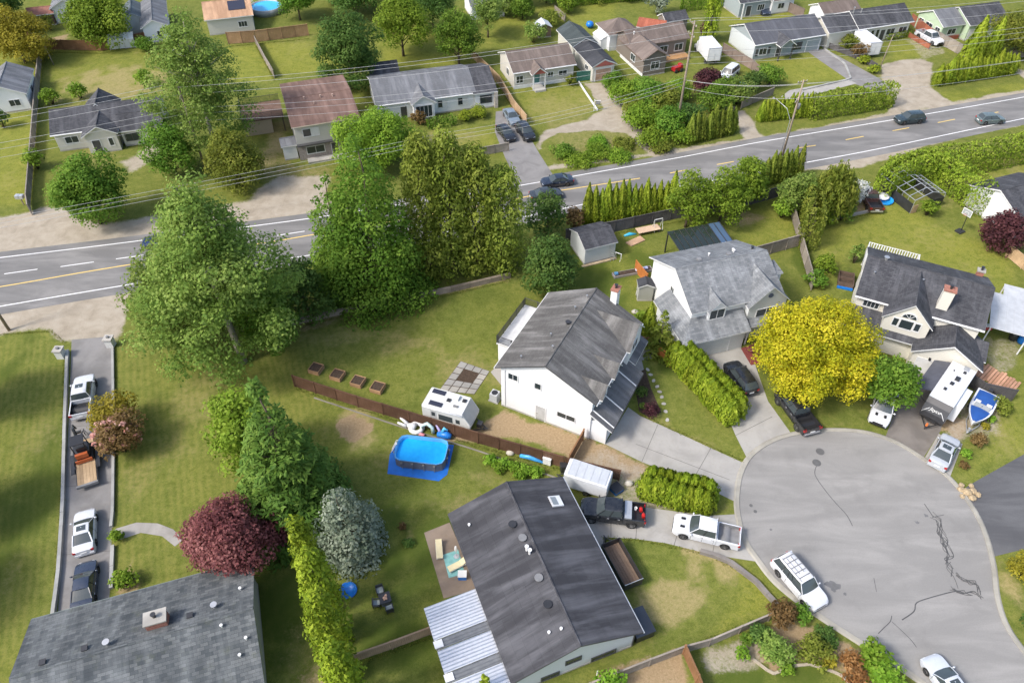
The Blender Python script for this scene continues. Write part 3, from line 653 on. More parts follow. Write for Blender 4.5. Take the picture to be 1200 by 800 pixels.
def cedar(loc, h, w, label, group, lm='cedar', full=False, i=0):
    o = thing('cedar_tree', label, 'tree', loc, rng.uniform(0,6.28), group)
    me = (CEDF if full else CED[lm])[i % 3]; base = 3.0 if full else (5.6,5.2,5.9)[i % 3]; br = 1.05 if full else (1.0,1.05,.95)[i % 3]
    c = link('crown', me, o); c.scale = (w/br, w/br, h/base)
    t = link('trunk', ctr_long, o); t.scale = (1.4, 1.4, h); return o
def cedar_row(pts, n, h, w, label, group, lm='cedar', full=False, jit=.12, hj=.2):
    line = pw(pts); L = length(line)
    for k in range(n):
        p = along(line, 0, L, L/max(1,n-1)*.999)[k] if n > 1 else line[0]
        p = (p[0]+rng.uniform(-jit,jit), p[1]+rng.uniform(-jit,jit), 0)
        cedar(p, h*rng.uniform(1-hj,1+hj*.6), w*rng.uniform(.92,1.1), label, group, lm, full, rng.randrange(3))
def hedge(name, pts, w, h, label, lm='hedge', group=None, size=.17, wav=.07, world=False):
    """clipped hedge along a line: stems and a coat of short sprays over a bulging wall shape"""
    line = pts if world else pw(pts); L = length(line); c0 = Vector((line[0][0], line[0][1], 0)); o = thing(name, label, 'hedge', c0, 0, group); sd = int(L*10)+int(h*7); g = np.random.default_rng(sd)
    n = max(3, int(L/.5)); ln = np.array(along(line, 0, L, L/n)); tn = np.gradient(ln, axis=0); tn /= np.linalg.norm(tn,axis=1)[:,None]; nr = np.column_stack([-tn[:,1], tn[:,0]])
    def put(N, si, u):
        i = np.clip((si*(len(ln)-1)).astype(int), 0, len(ln)-2); f = si*(len(ln)-1)-i; c = ln[i]*(1-f)[:,None]+ln[i+1]*f[:,None]; m = nr[i]
        ph = math.pi*u; cx = -np.cos(ph); sz = np.sin(ph); k = .42; ox = np.sign(cx)*np.abs(cx)**k*w/2; oz = np.abs(sz)**k*h
        q = 1+wav*(vnoise(c[:,0]*1.+50, c[:,1]+ox*2, 1.3, sd)-.5)*2+.08*(vnoise(c[:,0]*3+9, oz*3+c[:,1]*3, 1.0, sd+1)-.5)*2
        dep = 1-.22*g.random(N)**2; ox = ox*q*dep; oz = oz*(1+(q-1)*.7)*(1-.10*(1-dep))
        pos = np.column_stack([c[:,0]-c0.x+m[:,0]*ox, c[:,1]-c0.y+m[:,1]*ox, oz+.03]); nn = np.column_stack([m[:,0]*cx, m[:,1]*cx, sz*1.1+.1]); return pos, nn
    N = int(L*(2*h+w)*.95/(size*size)); u = g.random(N); u = np.where(u < .36, (u/.36)**2*.14, np.where(u > .64, 1-((1-u)/.36)**2*.14, .14+(u-.36)/.28*.72))
    p1, n1 = put(N, g.random(N), u)
    ends = []
    for e, sg in ((0,-1),(-1,1)):
        K = int(w*h*.8/(size*size)); a = (g.random(K)-.5)*w*.92; z = g.random(K)*h*.95; d = .18*w*np.sqrt(np.clip(1-(2*a/w)**2,0,1))*(.7+.4*g.random(K)); c = ln[e]
        ends.append((np.column_stack([c[0]-c0.x+nr[e][0]*a+sg*tn[e][0]*d, c[1]-c0.y+nr[e][1]*a+sg*tn[e][1]*d, z+.05]), np.tile([sg*tn[e][0], sg*tn[e][1], .3], (K,1))))
    pos = np.concatenate([p1]+[x[0] for x in ends]); nor = np.concatenate([n1]+[x[1] for x in ends])
    link('foliage', spray_mesh('foliage', pos, nor, LEAF[lm], size, 1.9, sd, .35, .5), o)
    b = MB(); q = random.Random(sd)
    for i in range(0, len(ln), 3): x, y = ln[i][0]-c0.x, ln[i][1]-c0.y; b.tube([(x,y,-.03),(x+q.uniform(-.15,.15),y,h*.5),(x,y,h*.85)], [.06,.04,.02], 5)
    b.build('stem', M['bark'], o, True, uv=False); return o
# ------------------------------------------------------------------ house kit
GL = M['wglass']
class House:
    def __init__(s, name, label, corner, z, head, cat='house', L=0, W=0, group=None):
        """corner: survey mark of the front-left eave corner at height z; local x runs along the front, y to the rear"""
        p = P(corner[0], corner[1], z) if len(corner) == 2 else Vector(corner)
        s.o = thing(name, label, cat, (p.x, p.y, 0), R(head), group)
    def part(s, name, mb, mat, parent=None, smooth=False): return mb.build(name, mat, parent or s.o, smooth)
    def gable(s, x0, x1, y0, y1, ez, rz, wall, roof, axis='x', ov=.45, og=.35, ridge=.5, trim=None, ez2=None, z0=0, th=.16, walls=True, lname=None, foot=True):
        """walls x0..x1,y0..y1 with a gable roof; roof planes pass through eave height ez (ez2 at the far side) at the overhang edge"""
        ez2 = ez if ez2 is None else ez2; trim = trim or M['white']
        if axis == 'x': tf = lambda a, c, z: (a, c, z)
        else: tf = lambda a, c, z: (c, a, z)
        A0, A1, C0, C1 = (x0, x1, y0, y1) if axis == 'x' else (y0, y1, x0, x1)
        cr = C0+(C1-C0)*ridge; e0, e1 = C0-ov, C1+ov
        s0 = (rz-ez)/(cr-e0); s1 = (rz-ez2)/(e1-cr); zw0 = ez+s0*ov-.06; zw1 = ez2+s1*ov-.06
        flip = axis != 'x'
        def addf(b, pts, m=0): b.face(pts[::-1] if flip else pts, m)
        if walls:
            b = MB(); prof = [(C0,z0),(C1,z0),(C1,zw1),(cr,rz-.08),(C0,zw0)]; n = 5
            for A, rev in ((A0,0),(A1,1)):
                pts = [tf(A,c,z) for c, z in prof]; addf(b, pts if rev else pts[::-1])
            for i in (1,4,0):
                (ca,za),(cb,zb) = prof[i], prof[(i+1)%5]
                addf(b, [tf(A0,ca,za),tf(A1,ca,za),tf(A1,cb,zb),tf(A0,cb,zb)][::-1])
            s.wall = s.part('wall', b, wall)
            if foot:
                f = MB(); f.box(x0-.03,x1+.03,y0-.03,y1+.03,-.1,.22); s.part('foundation', f, M['conc'])
        b = MB(); G0, G1 = A0-og, A1+og
        for (e, ze, sg) in ((e0,ez,1),(e1,ez2,-1)):
            q = [tf(G0,e,ze),tf(G1,e,ze),tf(G1,cr,rz),tf(G0,cr,rz)]; top = [(p[0],p[1],p[2]+th) for p in q]
            if sg < 0: q = q[::-1]; top = top[::-1]
            addf(b, top, 0); addf(b, q[::-1], 1)
            if sg < 0: q = q[::-1]; top = top[::-1]
            rings = [(0,1),(3,0),(1,2)]
            for i, j in rings:
                f = [q[i],q[j],top[j],top[i]]; addf(b, f if sg > 0 else f[::-1], 1)
        # ridge cap
        rf = s.part('roof', b, [roof, trim])
        k = MB(); w = .16
        k.tube([tf(G0+.02,cr,rz+th-.03), tf(G1-.02,cr,rz+th-.03)], .10, 6); s.part('ridge_cap', k, roof, rf)
        s.last = dict(ax=axis, A=(A0,A1), C=(C0,C1), e=(e0,e1), ez=(ez,ez2), rz=rz, cr=cr, G=(G0,G1), th=th, tf=tf); return rf
    def gutter(s, side=0, mat=None):
        d = s.last; e = d['e'][side]; sg = -1 if side == 0 else 1; z = d['ez'][side]; tf = d['tf']; b = MB()
        b.tube([tf(d['G'][0],e+sg*.05,z+.03), tf(d['G'][1],e+sg*.05,z+.03)], .07, 6); s.part('gutter', b, mat or M['white'])
    def roofpt(s, a, c):
        d = s.last; i = 0 if c < d['cr'] else 1; t = (c-d['e'][i])/(d['cr']-d['e'][i]); z = d['ez'][i]+(d['rz']-d['ez'][i])*t+d['th']; return Vector(d['tf'](a,c,z))
    def shed_roof(s, x0, x1, y0, y1, z00, z01, roof, trim=None, th=.14, name='roof', axis='y'):
        """single slope plane: height z00 at y0, z01 at y1 (or along x)"""
        b = MB(); q = [(x0,y0,z00),(x1,y0,z00 if axis == 'y' else z01),(x1,y1,z01),(x0,y1,z01 if axis == 'y' else z00)]; t = [(p[0],p[1],p[2]+th) for p in q]
        b.face(t,0); b.face(q[::-1],1)
        for i in range(4): j = (i+1)%4; b.face([q[i],q[j],t[j],t[i]],1)
        return s.part(name, b, [roof, trim or M['white']])
    def box(s, name, x0, x1, y0, y1, z0, z1, mat, parent=None): return s.part(name, MB().box(x0,x1,y0,y1,z0,z1), mat, parent)
    def hip(s, x0, x1, y0, y1, ez, rz, wall, roof, ov=.45, th=.14, trim=None):
        b = MB(); b.box(x0,x1,y0,y1,0,ez+.05); s.part('wall', b, wall); X0,X1,Y0,Y1 = x0-ov,x1+ov,y0-ov,y1+ov; hw = min(X1-X0,Y1-Y0)/2
        if X1-X0 >= Y1-Y0: r1, r2 = (X0+hw,(Y0+Y1)/2,rz), (X1-hw,(Y0+Y1)/2,rz)
        else: r1, r2 = ((X0+X1)/2,Y0+hw,rz), ((X0+X1)/2,Y1-hw,rz)
        z = ez+th; e = [(X0,Y0,z),(X1,Y0,z),(X1,Y1,z),(X0,Y1,z)]; b = MB()
        if X1-X0 >= Y1-Y0:
            b.face([e[0],e[1],r2,r1]); b.face([e[2],e[3],r1,r2]); b.face([e[1],e[2],r2]); b.face([e[3],e[0],r1])
        else:
            b.face([e[1],e[2],r2,r1]); b.face([e[3],e[0],r1,r2]); b.face([e[0],e[1],r1]); b.face([e[2],e[3],r2])
        u = [(p[0],p[1],ez) for p in e]
        for i in range(4): j = (i+1)%4; b.face([u[i],u[j],e[j],e[i]],1)
        b.face(u[::-1],1); return s.part('roof', b, [roof, trim or M['white']])
    def fr(s, face, pos):
        """frame of a wall face: f=front(-y) r=right(+x) b=back(+y) l=left(-x); pos = the wall plane"""
        if face == 'f': return lambda u, z, d: (u, pos-d, z)
        if face == 'b': return lambda u, z, d: (u, pos+d, z)
        if face == 'l': return lambda u, z, d: (pos-d, u, z)
        return lambda u, z, d: (pos+d, u, z)
    def fbox(s, b, F, u0, u1, z0, z1, d0, d1, m=0):
        a = F(u0,z0,d0); c = F(u1,z1,d1); b.box(min(a[0],c[0]),max(a[0],c[0]),min(a[1],c[1]),max(a[1],c[1]),min(a[2],c[2]),max(a[2],c[2]),m)
    def window(s, face, pos, u, z, w, h, frame=None, mull=1, name='window', blind=False):
        F = s.fr(face,pos); t = .09; b = MB(); frame = frame or M['white']
        for (a0,a1,b0,b1) in ((u-w/2-t,u+w/2+t,z+h,z+h+t),(u-w/2-t,u+w/2+t,z-t*1.3,z),(u-w/2-t,u-w/2,z,z+h),(u+w/2,u+w/2+t,z,z+h)): s.fbox(b,F,a0,a1,b0,b1,-.05,.06)
        for k in range(mull): x = u-w/2+w*(k+1)/(mull+1); s.fbox(b,F,x-.025,x+.025,z,z+h,-.05,.045)
        o = s.part(name, b, frame); g = MB()
        for k in range(mull+1):
            a = u-w/2+w*k/(mull+1); c = u-w/2+w*(k+1)/(mull+1); g = MB(); s.fbox(g,F,a+.03,c-.03,z+.01,z+h-.01,-.03,.02)
            s.part('pane', g, paint('blind',(.62,.62,.60),.5,.08) if blind and k % 2 else GL, o)
        return o
    def door(s, face, pos, u, w=.95, h=2.05, mat=None, z0=.02, handle=True, name='door'):
        F = s.fr(face,pos); b = MB(); s.fbox(b,F,u-w/2,u+w/2,z0,z0+h,-.04,.03); o = s.part(name, b, mat or M['white'])
        f = MB(); t = .1
        for (a0,a1,b0,b1) in ((u-w/2-t,u+w/2+t,z0+h,z0+h+t),(u-w/2-t,u-w/2,z0,z0+h),(u+w/2,u+w/2+t,z0,z0+h)): s.fbox(f,F,a0,a1,b0,b1,-.04,.05)
        s.part('frame', f, M['white'], o)
        if handle: k = MB(); s.fbox(k,F,u+w/2-.14,u+w/2-.06,z0+.95,z0+1.1,.03,.09); s.part('handle', k, M['chrome'], o)
        return o
    def garage(s, face, pos, u, w, h=2.15, mat=None, panels=4):
        F = s.fr(face,pos); o = None; mat = mat or M['white']; f = MB(); t = .12
        for (a0,a1,b0,b1) in ((u-w/2-t,u+w/2+t,h,h+t),(u-w/2-t,u-w/2,0.02,h),(u+w/2,u+w/2+t,0.02,h)): s.fbox(f,F,a0,a1,b0,b1,-.04,.05)
        o = s.part('garage_door', f, M['white'])
        for k in range(panels): b = MB(); z = .03+(h-.03)*k/panels; s.fbox(b,F,u-w/2,u+w/2,z+.012,z+(h-.03)/panels-.012,-.03,.02); s.part('panel', b, mat, o)
    def vent(s, a, c, r=.12, h=.3, mat=None, cap=True, name='vent'):
        p = s.roofpt(a,c); b = MB(); b.cyl((p.x,p.y,p.z-.2), r*.75, h+.2, 10)
        if cap: b.cyl((p.x,p.y,p.z+h), r*1.35, .06, 12)
        s.part(name, b, mat or M['vent'], smooth=False)
    def boxvent(s, a, c, w=.4, mat=None):
        p = s.roofpt(a,c); b = MB(); b.box(p.x-w/2,p.x+w/2,p.y-w/2,p.y+w/2,p.z-.15,p.z+.16); b.box(p.x-w*.62,p.x+w*.62,p.y-w*.62,p.y+w*.62,p.z+.14,p.z+.19); s.part('vent', b, mat or M['darkmetal'])
    def chimney(s, x, y, w, d, z0, z1, mat, cap=None):
        b = MB(); b.box(x-w/2,x+w/2,y-d/2,y+d/2,z0,z1); o = s.part('chimney', b, mat)
        c = MB(); c.box(x-w/2-.08,x+w/2+.08,y-d/2-.08,y+d/2+.08,z1,z1+.14); s.part('chimney_cap', c, cap or M['conc'], o)
        f = MB(); f.cyl((x,y,z1+.14), .13, .35, 10); f.cyl((x,y,z1+.52), .2, .05, 10); f.box(x-.01,x+.01,y-.1,y+.1,z1+.45,z1+.55); s.part('flue', f, M['darkmetal'], o)
def corner_board(h, x, y, z1, mat=None, w=.1):
    h.part('corner_board', MB().box(x-w/2,x+w/2,y-w/2,y+w/2,.1,z1), mat or M['white'])
# fence kit: bays of boards between posts
def fence(pts, h, mat, label, bay=2.4, name='fence', board=.15, cap=True, group=None, world=False, post=.12, gap=.012, pick=False, rails=True):
    line = pts if world else pw(pts); o = thing(name, label, 'fence', (line[0][0],line[0][1],0), 0, group); q = random.Random(len(label)+int(length(line)*7)); o0 = Vector((line[0][0],line[0][1],0))
    cache = {}
    for i in range(len(line)-1):
        a = Vector((*line[i],0)); b = Vector((*line[i+1],0)); L = (b-a).length; n = max(1, round(L/bay)); hd = heading(a,b); bl_ = L/n
        for k in range(n+1 if i == len(line)-2 else n):
            p = a.lerp(b, k/n)-o0; m = MB().box(-post/2,post/2,-post/2,post/2,-.05,h+.06); m.box(-post*.65,post*.65,-post*.65,post*.65,h+.06,h+.1); m.build('post', mat, o, loc=p, rz=hd)
        key = (round(bl_,2), round(hd,3))
        if key not in cache:
            m = MB(); x = post/2
            while x < bl_-post/2-.01:
                w = min(board, bl_-post/2-x); m.box(x,x+w-gap,-.012+q.uniform(-.006,.006),.012,.06+q.uniform(0,.03),h+q.uniform(-.03,.02)); x += board
            if rails: m.box(post/2,bl_-post/2,.013,.06,.3,.39); m.box(post/2,bl_-post/2,.013,.06,h-.35,h-.26)
            if cap: m.box(post/2,bl_-post/2,-.07,.07,h+.022,h+.055)
            cache[key] = m.mesh('panel', mat, uv=False)
        for k in range(n): link('panel', cache[key], o, a.lerp(b,k/n)-o0, hd)
    return o
# ------------------------------------------------------------------ houses
SW = siding('white_siding',(.72,.73,.735)); SC = siding('cream_siding',(.66,.63,.55)); SG = siding('grey_blue_siding',(.30,.34,.35)); ST_ = siding('taupe_siding',(.33,.31,.28)); SBG = siding('beige_siding',(.55,.53,.47)); SGR = siding('green_siding',(.42,.52,.36)); SLG = siding('pale_grey_siding',(.58,.60,.59))
RA = shingle('weathered_grey_shingle',(.105,.101,.096),(.150,.145,.138),.5); RB = shingle('light_grey_shingle',(.150,.160,.168),(.300,.310,.316),.18,.5,.24); RC = shingle('charcoal_shingle',(.050,.051,.058),(.105,.106,.113),.25,.4,.2); RD = shingle('dark_roof',(.050,.050,.056),(.066,.066,.072),.5,1.2,.9)
RE = shingle('slate_grey_shingle',(.065,.075,.082),(.195,.205,.205),.15,.55,.26,.3); RBR = shingle('brown_flat_roof',(.155,.095,.075),(.190,.118,.092),.35,2.,1.); RT = shingle('taupe_shingle',(.155,.122,.105),(.19,.152,.13),.25); RG = shingle('grey_shingle',(.150,.155,.165),(.19,.195,.205),.3); RK = shingle('black_shingle',(.045,.047,.053),(.06,.062,.068),.2)
ROR = shingle('terracotta_roof',(.42,.25,.15),(.48,.29,.18),.3); RRED = shingle('red_shed_roof',(.33,.10,.06),(.38,.13,.08),.3); RBL = paint('blue_grey_sheet',(.20,.25,.31),.45,.12)
RG2 = shingle('mid_grey_shingle',(.125,.125,.13),(.155,.155,.16),.3)
DARKTRIM = paint('dark_trim',(.06,.06,.062),.5,.15); BLK = M['black']
# --- the white two-storey house with weathered roof
h = House('house', 'white two-storey house with weathered grey roof and long front lean-to beside the camper', (699,475), 5.8, 63)
h.gable(.35, 12.3, .5, 10.4, 5.75, 8.5, SW, RA, ov=.5, og=.4, trim=DARKTRIM); h.gutter(0); h.gutter(1)
for a, c in ((6.5,6.0),): h.vent(a, c, .2, .3, M['darkmetal'])
for a, c in ((9.0,6.3),(4.6,7.0),(2.6,5.9),(10.9,5.8),(1.2,8.6)): h.vent(a, c, .07, .35, M['vent'])
h.window('l', .35, 9.05, 4.6, 1.0, .8); h.window('l', .35, 6.3, 4.6, .65, .8, mull=0); h.window('l', .35, 3.1, 1.75, 1.9, .7); h.door('l', .35, 5.9, 1.0, 2.1, paint('grey_white_door',(.42,.42,.41),.5))
# cross gable and two small dormers on the front slope
def dormer(h, xc, w, yf, yb, ez, rz, wall, roof, trim=None, win=None, ov=.22, z0=None):
    b = MB(); z0 = ez-.9 if z0 is None else z0
    b.face([(xc-w/2,yf,z0),(xc+w/2,yf,z0),(xc+w/2,yf,ez+.1),(xc,yf,rz),(xc-w/2,yf,ez+.1)]); b.face([(xc-w/2,yf,z0),(xc-w/2,yf,ez+.1),(xc-w/2,yb,ez+.1),(xc-w/2,yb,z0)]); b.face([(xc+w/2,yf,z0),(xc+w/2,yb,z0),(xc+w/2,yb,ez+.1),(xc+w/2,yf,ez+.1)])
    o = h.part('dormer', b, wall); r = MB(); th = .12; s = (rz-ez)/(w/2); ye = yf-.25
    for sg in (-1,1):
        e = (xc+sg*(w/2+ov), ez-s*ov+.1); q = [(e[0],ye,e[1]),(xc,ye,rz+.08),(xc,yb,rz+.08),(e[0],yb,e[1])]
        if sg > 0: q = q[::-1]
        t = [(p[0],p[1],p[2]+th) for p in q]; r.face(t[::-1],0); r.face(q,1)
        for i in range(4): j = (i+1)%4; r.face([q[j],q[i],t[i],t[j]],1)
    h.part('roof', r, [roof, trim or M['white']], o)
    if win:
        ww, wh, wz = win; f = MB()
        for (a0,a1,b0,b1) in ((xc-ww/2-.08,xc+ww/2+.08,wz+wh,wz+wh+.08),(xc-ww/2-.08,xc+ww/2+.08,wz-.1,wz),(xc-ww/2-.08,xc-ww/2,wz,wz+wh),(xc+ww/2,xc+ww/2+.08,wz,wz+wh),(xc-.03,xc+.03,wz,wz+wh)): f.box(a0,a1,yf-.06,yf+.03,b0,b1)
        h.part('window_frame', f, M['white'], o); g = MB(); g.box(xc-ww/2,xc+ww/2,yf-.03,yf+.02,wz,wz+wh); h.part('pane', g, GL, o)
    return o
dormer(h, 10.1, 3.9, -.15, 5.0, 5.9, 7.9, SW, RA, win=(1.4,1.0,4.6), z0=3.0)
dormer(h, 4.9, 1.7, -.1, 3.2, 5.95, 6.95, SW, RA, win=(.8,.6,5.25)); dormer(h, 1.75, 1.7, -.1, 3.2, 5.95, 6.95, SW, RA, win=(.8,.6,5.25))
h.box('garage_wall', .5, 8.3, -1.15, .52, -.05, 2.75, SW); rf = h.shed_roof(-.05, 8.8, -1.85, .55, 2.7, 4.15, RG2)
for x in (.55, 3.0, 6.7): b = MB(); b.tube([(x,-1.85,2.9),(x,.5,4.32)], .07, 6); h.part('roof_flashing', b, M['white'], rf)
b = MB(); b.tube([(-.05,-1.9,2.78),(8.8,-1.9,2.78)], .07, 6); h.part('gutter', b, DARKTRIM)
h.garage('f', -1.15, 2.9, 4.6); h.door('f', -1.15, 7.2)
h.box('entry_wall', 8.6, 12.3, .1, .52, -.05, 4.4, SW); h.shed_roof(8.85, 12.8, -.9, .15, 3.4, 4.0, RG2); h.window('f', .1, 10.4, 1.0, 1.8, 1.2)
h.chimney(12.85, 3.4, .95, .7, 0, 9.2, M['white'], M['brick'])
# rear deck with black railing
dk = h.box('deck', 5.9, 12.9, 10.45, 13.9, 2.55, 2.75, paint('deck_vinyl',(.55,.55,.54),.6,.1)); h.box('deck_wall', 6.0, 12.8, 10.45, 13.75, -.05, 2.55, SW)
def railing(h, parent, pts, z, hh, mat, step=.14, post=1.6, r=.018):
    for i in range(len(pts)-1):
        a = Vector((*pts[i],z)); c = Vector((*pts[i+1],z)); L = (c-a).length; b = MB()
        b.tube([a+Vector((0,0,hh)), c+Vector((0,0,hh))], .035, 5); b.tube([a+Vector((0,0,.1)), c+Vector((0,0,.1))], .025, 5)
        for k in range(int(L/step)+1): p = a.lerp(c, min(1,k*step/L)); b.box(p.x-r,p.x+r,p.y-r,p.y+r,p.z+.1,p.z+hh)
        for k in range(int(L/post)+1): p = a.lerp(c, min(1,k*post/L)); b.box(p.x-.04,p.x+.04,p.y-.04,p.y+.04,p.z,p.z+hh+.05)
        h.part('railing', b, mat, parent)
railing(h, dk, [(5.95,10.5),(5.95,13.85),(12.85,13.85),(12.85,10.5)], 2.75, 1.05, M['darkmetal'])
h.window('l', 6.0, 12.1, 1.2, .8, .7); h.door('b', 10.4, 8.3, 1.6, 2.0, GL, 2.76)
h.shed_roof(12.5, 16.2, 4.6, 9.6, 3.2, 2.7, RBL, axis='x', name='patio_roof')
for x, y in ((16,4.8),(16,9.4)): h.box('post', x-.06,x+.06,y-.06,y+.06,0,2.72,M['white'])
b = MB(); b.tube([(.31,9.95,.3),(.31,9.95,5.6)], .05, 6); h.part('downpipe', b, M['white'])
# --- the light grey roofed house with dormer
h = House('house', 'white house with light grey shingle roof, window dormer and wrapping lower roof', (811,369), 5.3, 17)
h.gable(.3, 11.0, .5, 10.3, 5.25, 7.75, SW, RB, ov=.5, og=.35, ridge=.45, ez2=4.95); h.gutter(1)
for a, c in ((3.6,6.2),(7.2,6.0)): h.boxvent(a, c, .4, M['grey'])
for a, c in ((8.1,6.4),(8.3,6.9),(5.3,7.0)): h.vent(a, c, .1, .3, M['white'])
h.vent(10.4, 6.3, .15, .3, M['darkmetal']); h.window('l', .3, 5.2, 4.0, .7, .9, mull=1)
dormer(h, 9.2, 4.6, -.35, 4.6, 5.0, 7.2, SLG, RB, win=(2.4,1.3,2.9), z0=0, ov=.3); b = MB(); b.cyl((9.2,-.42,6.05), .3, .08, 16, axis='y'); h.part('gable_vent', b, paint('vent_blue',(.10,.12,.17),.5))
dormer(h, 3.1, 2.1, -.05, 3.2, 5.3, 6.4, SW, RB, M['white'], win=(1.7,1.25,4.05), z0=3.6)
b = MB()     # lower roof wrapping the front and left side, hip at the corner
zt, ze = 4.15, 2.85; xo, yo, xi, yi = -1.6, -2.05, .32, .52; th = .14
q = [(xo,yo,ze),(6.6,yo,ze),(6.6,yi,zt),(xi,yi,zt)]; b.face([(x,y,z+th) for x,y,z in q]); b.face([(x,y,z) for x,y,z in q][::-1],1)
q2 = [(xo,5.7,ze),(xo,yo,ze),(xi,yi,zt),(xi,5.7,zt)]; b.face([(x,y,z+th) for x,y,z in q2]); b.face([(x,y,z) for x,y,z in q2][::-1],1)
for a, c in (((xo,yo,ze),(6.6,yo,ze)),((xo,5.7,ze),(xo,yo,ze)),((6.6,yo,ze),(6.6,yi,zt)),((xi,5.7,zt),(xo,5.7,ze))): b.face([a,c,(c[0],c[1],c[2]+th),(a[0],a[1],a[2]+th)],1)
h.part('lower_roof', b, [RB, M['white']])
h.box('garage_wall', -1.15, 6.3, -1.55, .48, -.05, 2.95, SLG); h.box('side_wall', -1.15, .28, .48, 5.3, -.05, 2.95, SW); h.garage('f', -1.55, 2.1, 4.7, 2.15, SLG); h.window('l', -1.15, 2.0, 1.1, 1.0, .8); h.door('f', .5, 7.9, 1.0, 2.1, paint('grey_door',(.25,.27,.28),.5))
h.shed_roof(6.55, 11.7, -1.5, .55, 2.75, 3.3, RB, name='porch_roof'); 
for x in (6.9, 11.4): h.box('post', x-.07,x+.07,-1.3,-1.16,0,2.78,M['white'])
h.box('chimney_chase', 11.0, 12.1, 2.4, 4.3, -.05, 6.3, SLG); h.shed_roof(10.95, 12.25, 2.3, 4.4, 6.3, 6.55, RB, name='chase_roof')
b = MB(); b.lathe((11.9,5.6,5.4), [(.02,0),(.25,.05),(.42,.16)], 16); b.tube([(11.6,5.6,4.9),(11.9,5.6,5.4)], .03, 5); h.part('satellite_dish', b, M['white'])
# --- the cream house with charcoal roof and arched window
h = House('house', 'cream house with charcoal shingle roof, arched gable window and tall chimney', (1002,347), 5.3, -26)
h.gable(.35, 12.75, .5, 9.4, 5.25, 7.4, SC, RC, ov=.45, og=.35); h.gutter(0); h.gutter(1); h.vent(1.95, 5.0, .22, .35); h.vent(6.1, 3.6, .08, .25); h.vent(1.2, 3.0, .08, .25)
dormer(h, 5.7, 4.5, -1.55, 4.6, 5.1, 7.35, SC, RC, z0=-.05, ov=.32)
for xx, w, wz, hh in ((5.7,1.3,4.05,1.15),(4.6,.55,4.15,1.0),(6.8,.55,4.15,1.0)): h.window('f', -1.55, xx, wz, w, hh, mull=0)
b = MB()
for k in range(9):
    a0 = math.pi*k/8
    if k < 8:
        a1 = math.pi*(k+1)/8; b.face([(5.7,-1.6,5.55),(5.7+.72*math.cos(a0),-1.6,5.55+.62*math.sin(a0)),(5.7+.72*math.cos(a1),-1.6,5.55+.62*math.sin(a1))][::-1], 1)
        b.box(-.36,.36,0,.07,-.05,.05,0, 0, (5.7+.76*math.cos((a0+a1)/2),-1.64,5.55+.66*math.sin((a0+a1)/2)), Matrix.Rotation(-(a0+a1)/2-math.pi/2,3,'Y') @ Matrix.Diagonal((.45,1,1)))
    if k in (2,4,6): b.box(0,.72,0,.04,-.02,.02,0,0,(5.7,-1.63,5.55), Matrix.Rotation(-a0,3,'Y'))
h.part('arched_window', b, [M['white'], GL])
h.gable(7.35, 13.6, -3.2, 1.0, 2.85, 5.0, SC, RC, axis='y', ov=.4, og=.4); h.garage('f', -3.2, 10.4, 4.9)
for x in (9.0, 11.8): h.box('sconce', x-.1-.0, x+.1, -3.42, -3.2, 2.3, 2.55, BLK)
h.chimney(8.55, 1.5, 1.1, .9, 5.2, 8.3, SC, M['brick']); h.box('upper_wall', 8.1, 12.7, .35, .52, 2.8, 5.3, SC)
h.shed_roof(-1.2, 3.6, -2.3, .55, 2.85, 3.7, RC, name='porch_roof'); h.box('porch_wall', -.9, 3.4, -1.7, .48, -.05, 2.85, SC); h.window('f', .35+.15, 1.9, 4.05, 1.6, .75, mull=3); h.shed_roof(12.4,14.2,-2.0,.6,2.9,3.6,RC,name='side_roof'); h.box('side_wall', 12.75,13.9,-1.6,.4,-.05,2.9,SC)
h.shed_roof(3.3, 7.9, -2.35, -1.5, 2.75, 3.15, RC, name='skirt_roof'); h.window('l', .35, 3.0, 3.6, 1.1, 1.0); h.window('l', .35, 6.8, 3.6, 1.1, 1.0)
dk = h.box('deck', .3, 6.3, 9.45, 13.9, 2.3, 2.45, wood('grey_deck',(.30,.30,.30))); railing(h, dk, [(.4,9.5),(.4,13.8),(6.2,13.8),(6.2,9.5)], 2.45, 1.05, M['white'], .3, 1.5, .06)
for x, y in ((.5,13.7),(3.2,13.7),(6.1,13.7)): h.box('post', x-.07,x+.07,y-.07,y+.07,0,2.3,M['white'])
h.chimney(12.1, 9.6, .7, .6, 0, 6.2, M['brick'])
h = House('carport', 'pale metal roofed carport beside the cream house', (1160,382), 2.9, -26, 'carport')
WM = paint('white_metal_roof',(.42,.43,.44),.45,.12); b = MB()
for k in range(10): h.shed_roof(.0+k*.8, .79+k*.8, 0, 6.2, 2.75, 3.1, WM, th=.05, name='roof_sheet'); 
for x in (.2, 3.9, 7.8):
    for y in (.2, 6): h.box('post', x-.06,x+.06,y-.06,y+.06,0,2.76,M['white'])
h.shed_roof(1.2, 8, 6.3, 8.2, 3.0, 3.2, WM, name='rear_roof', th=.05)
for x in (1.3, 7.9): h.box('post', x-.06,x+.06,8.0,8.12,0,3.16,M['white'])
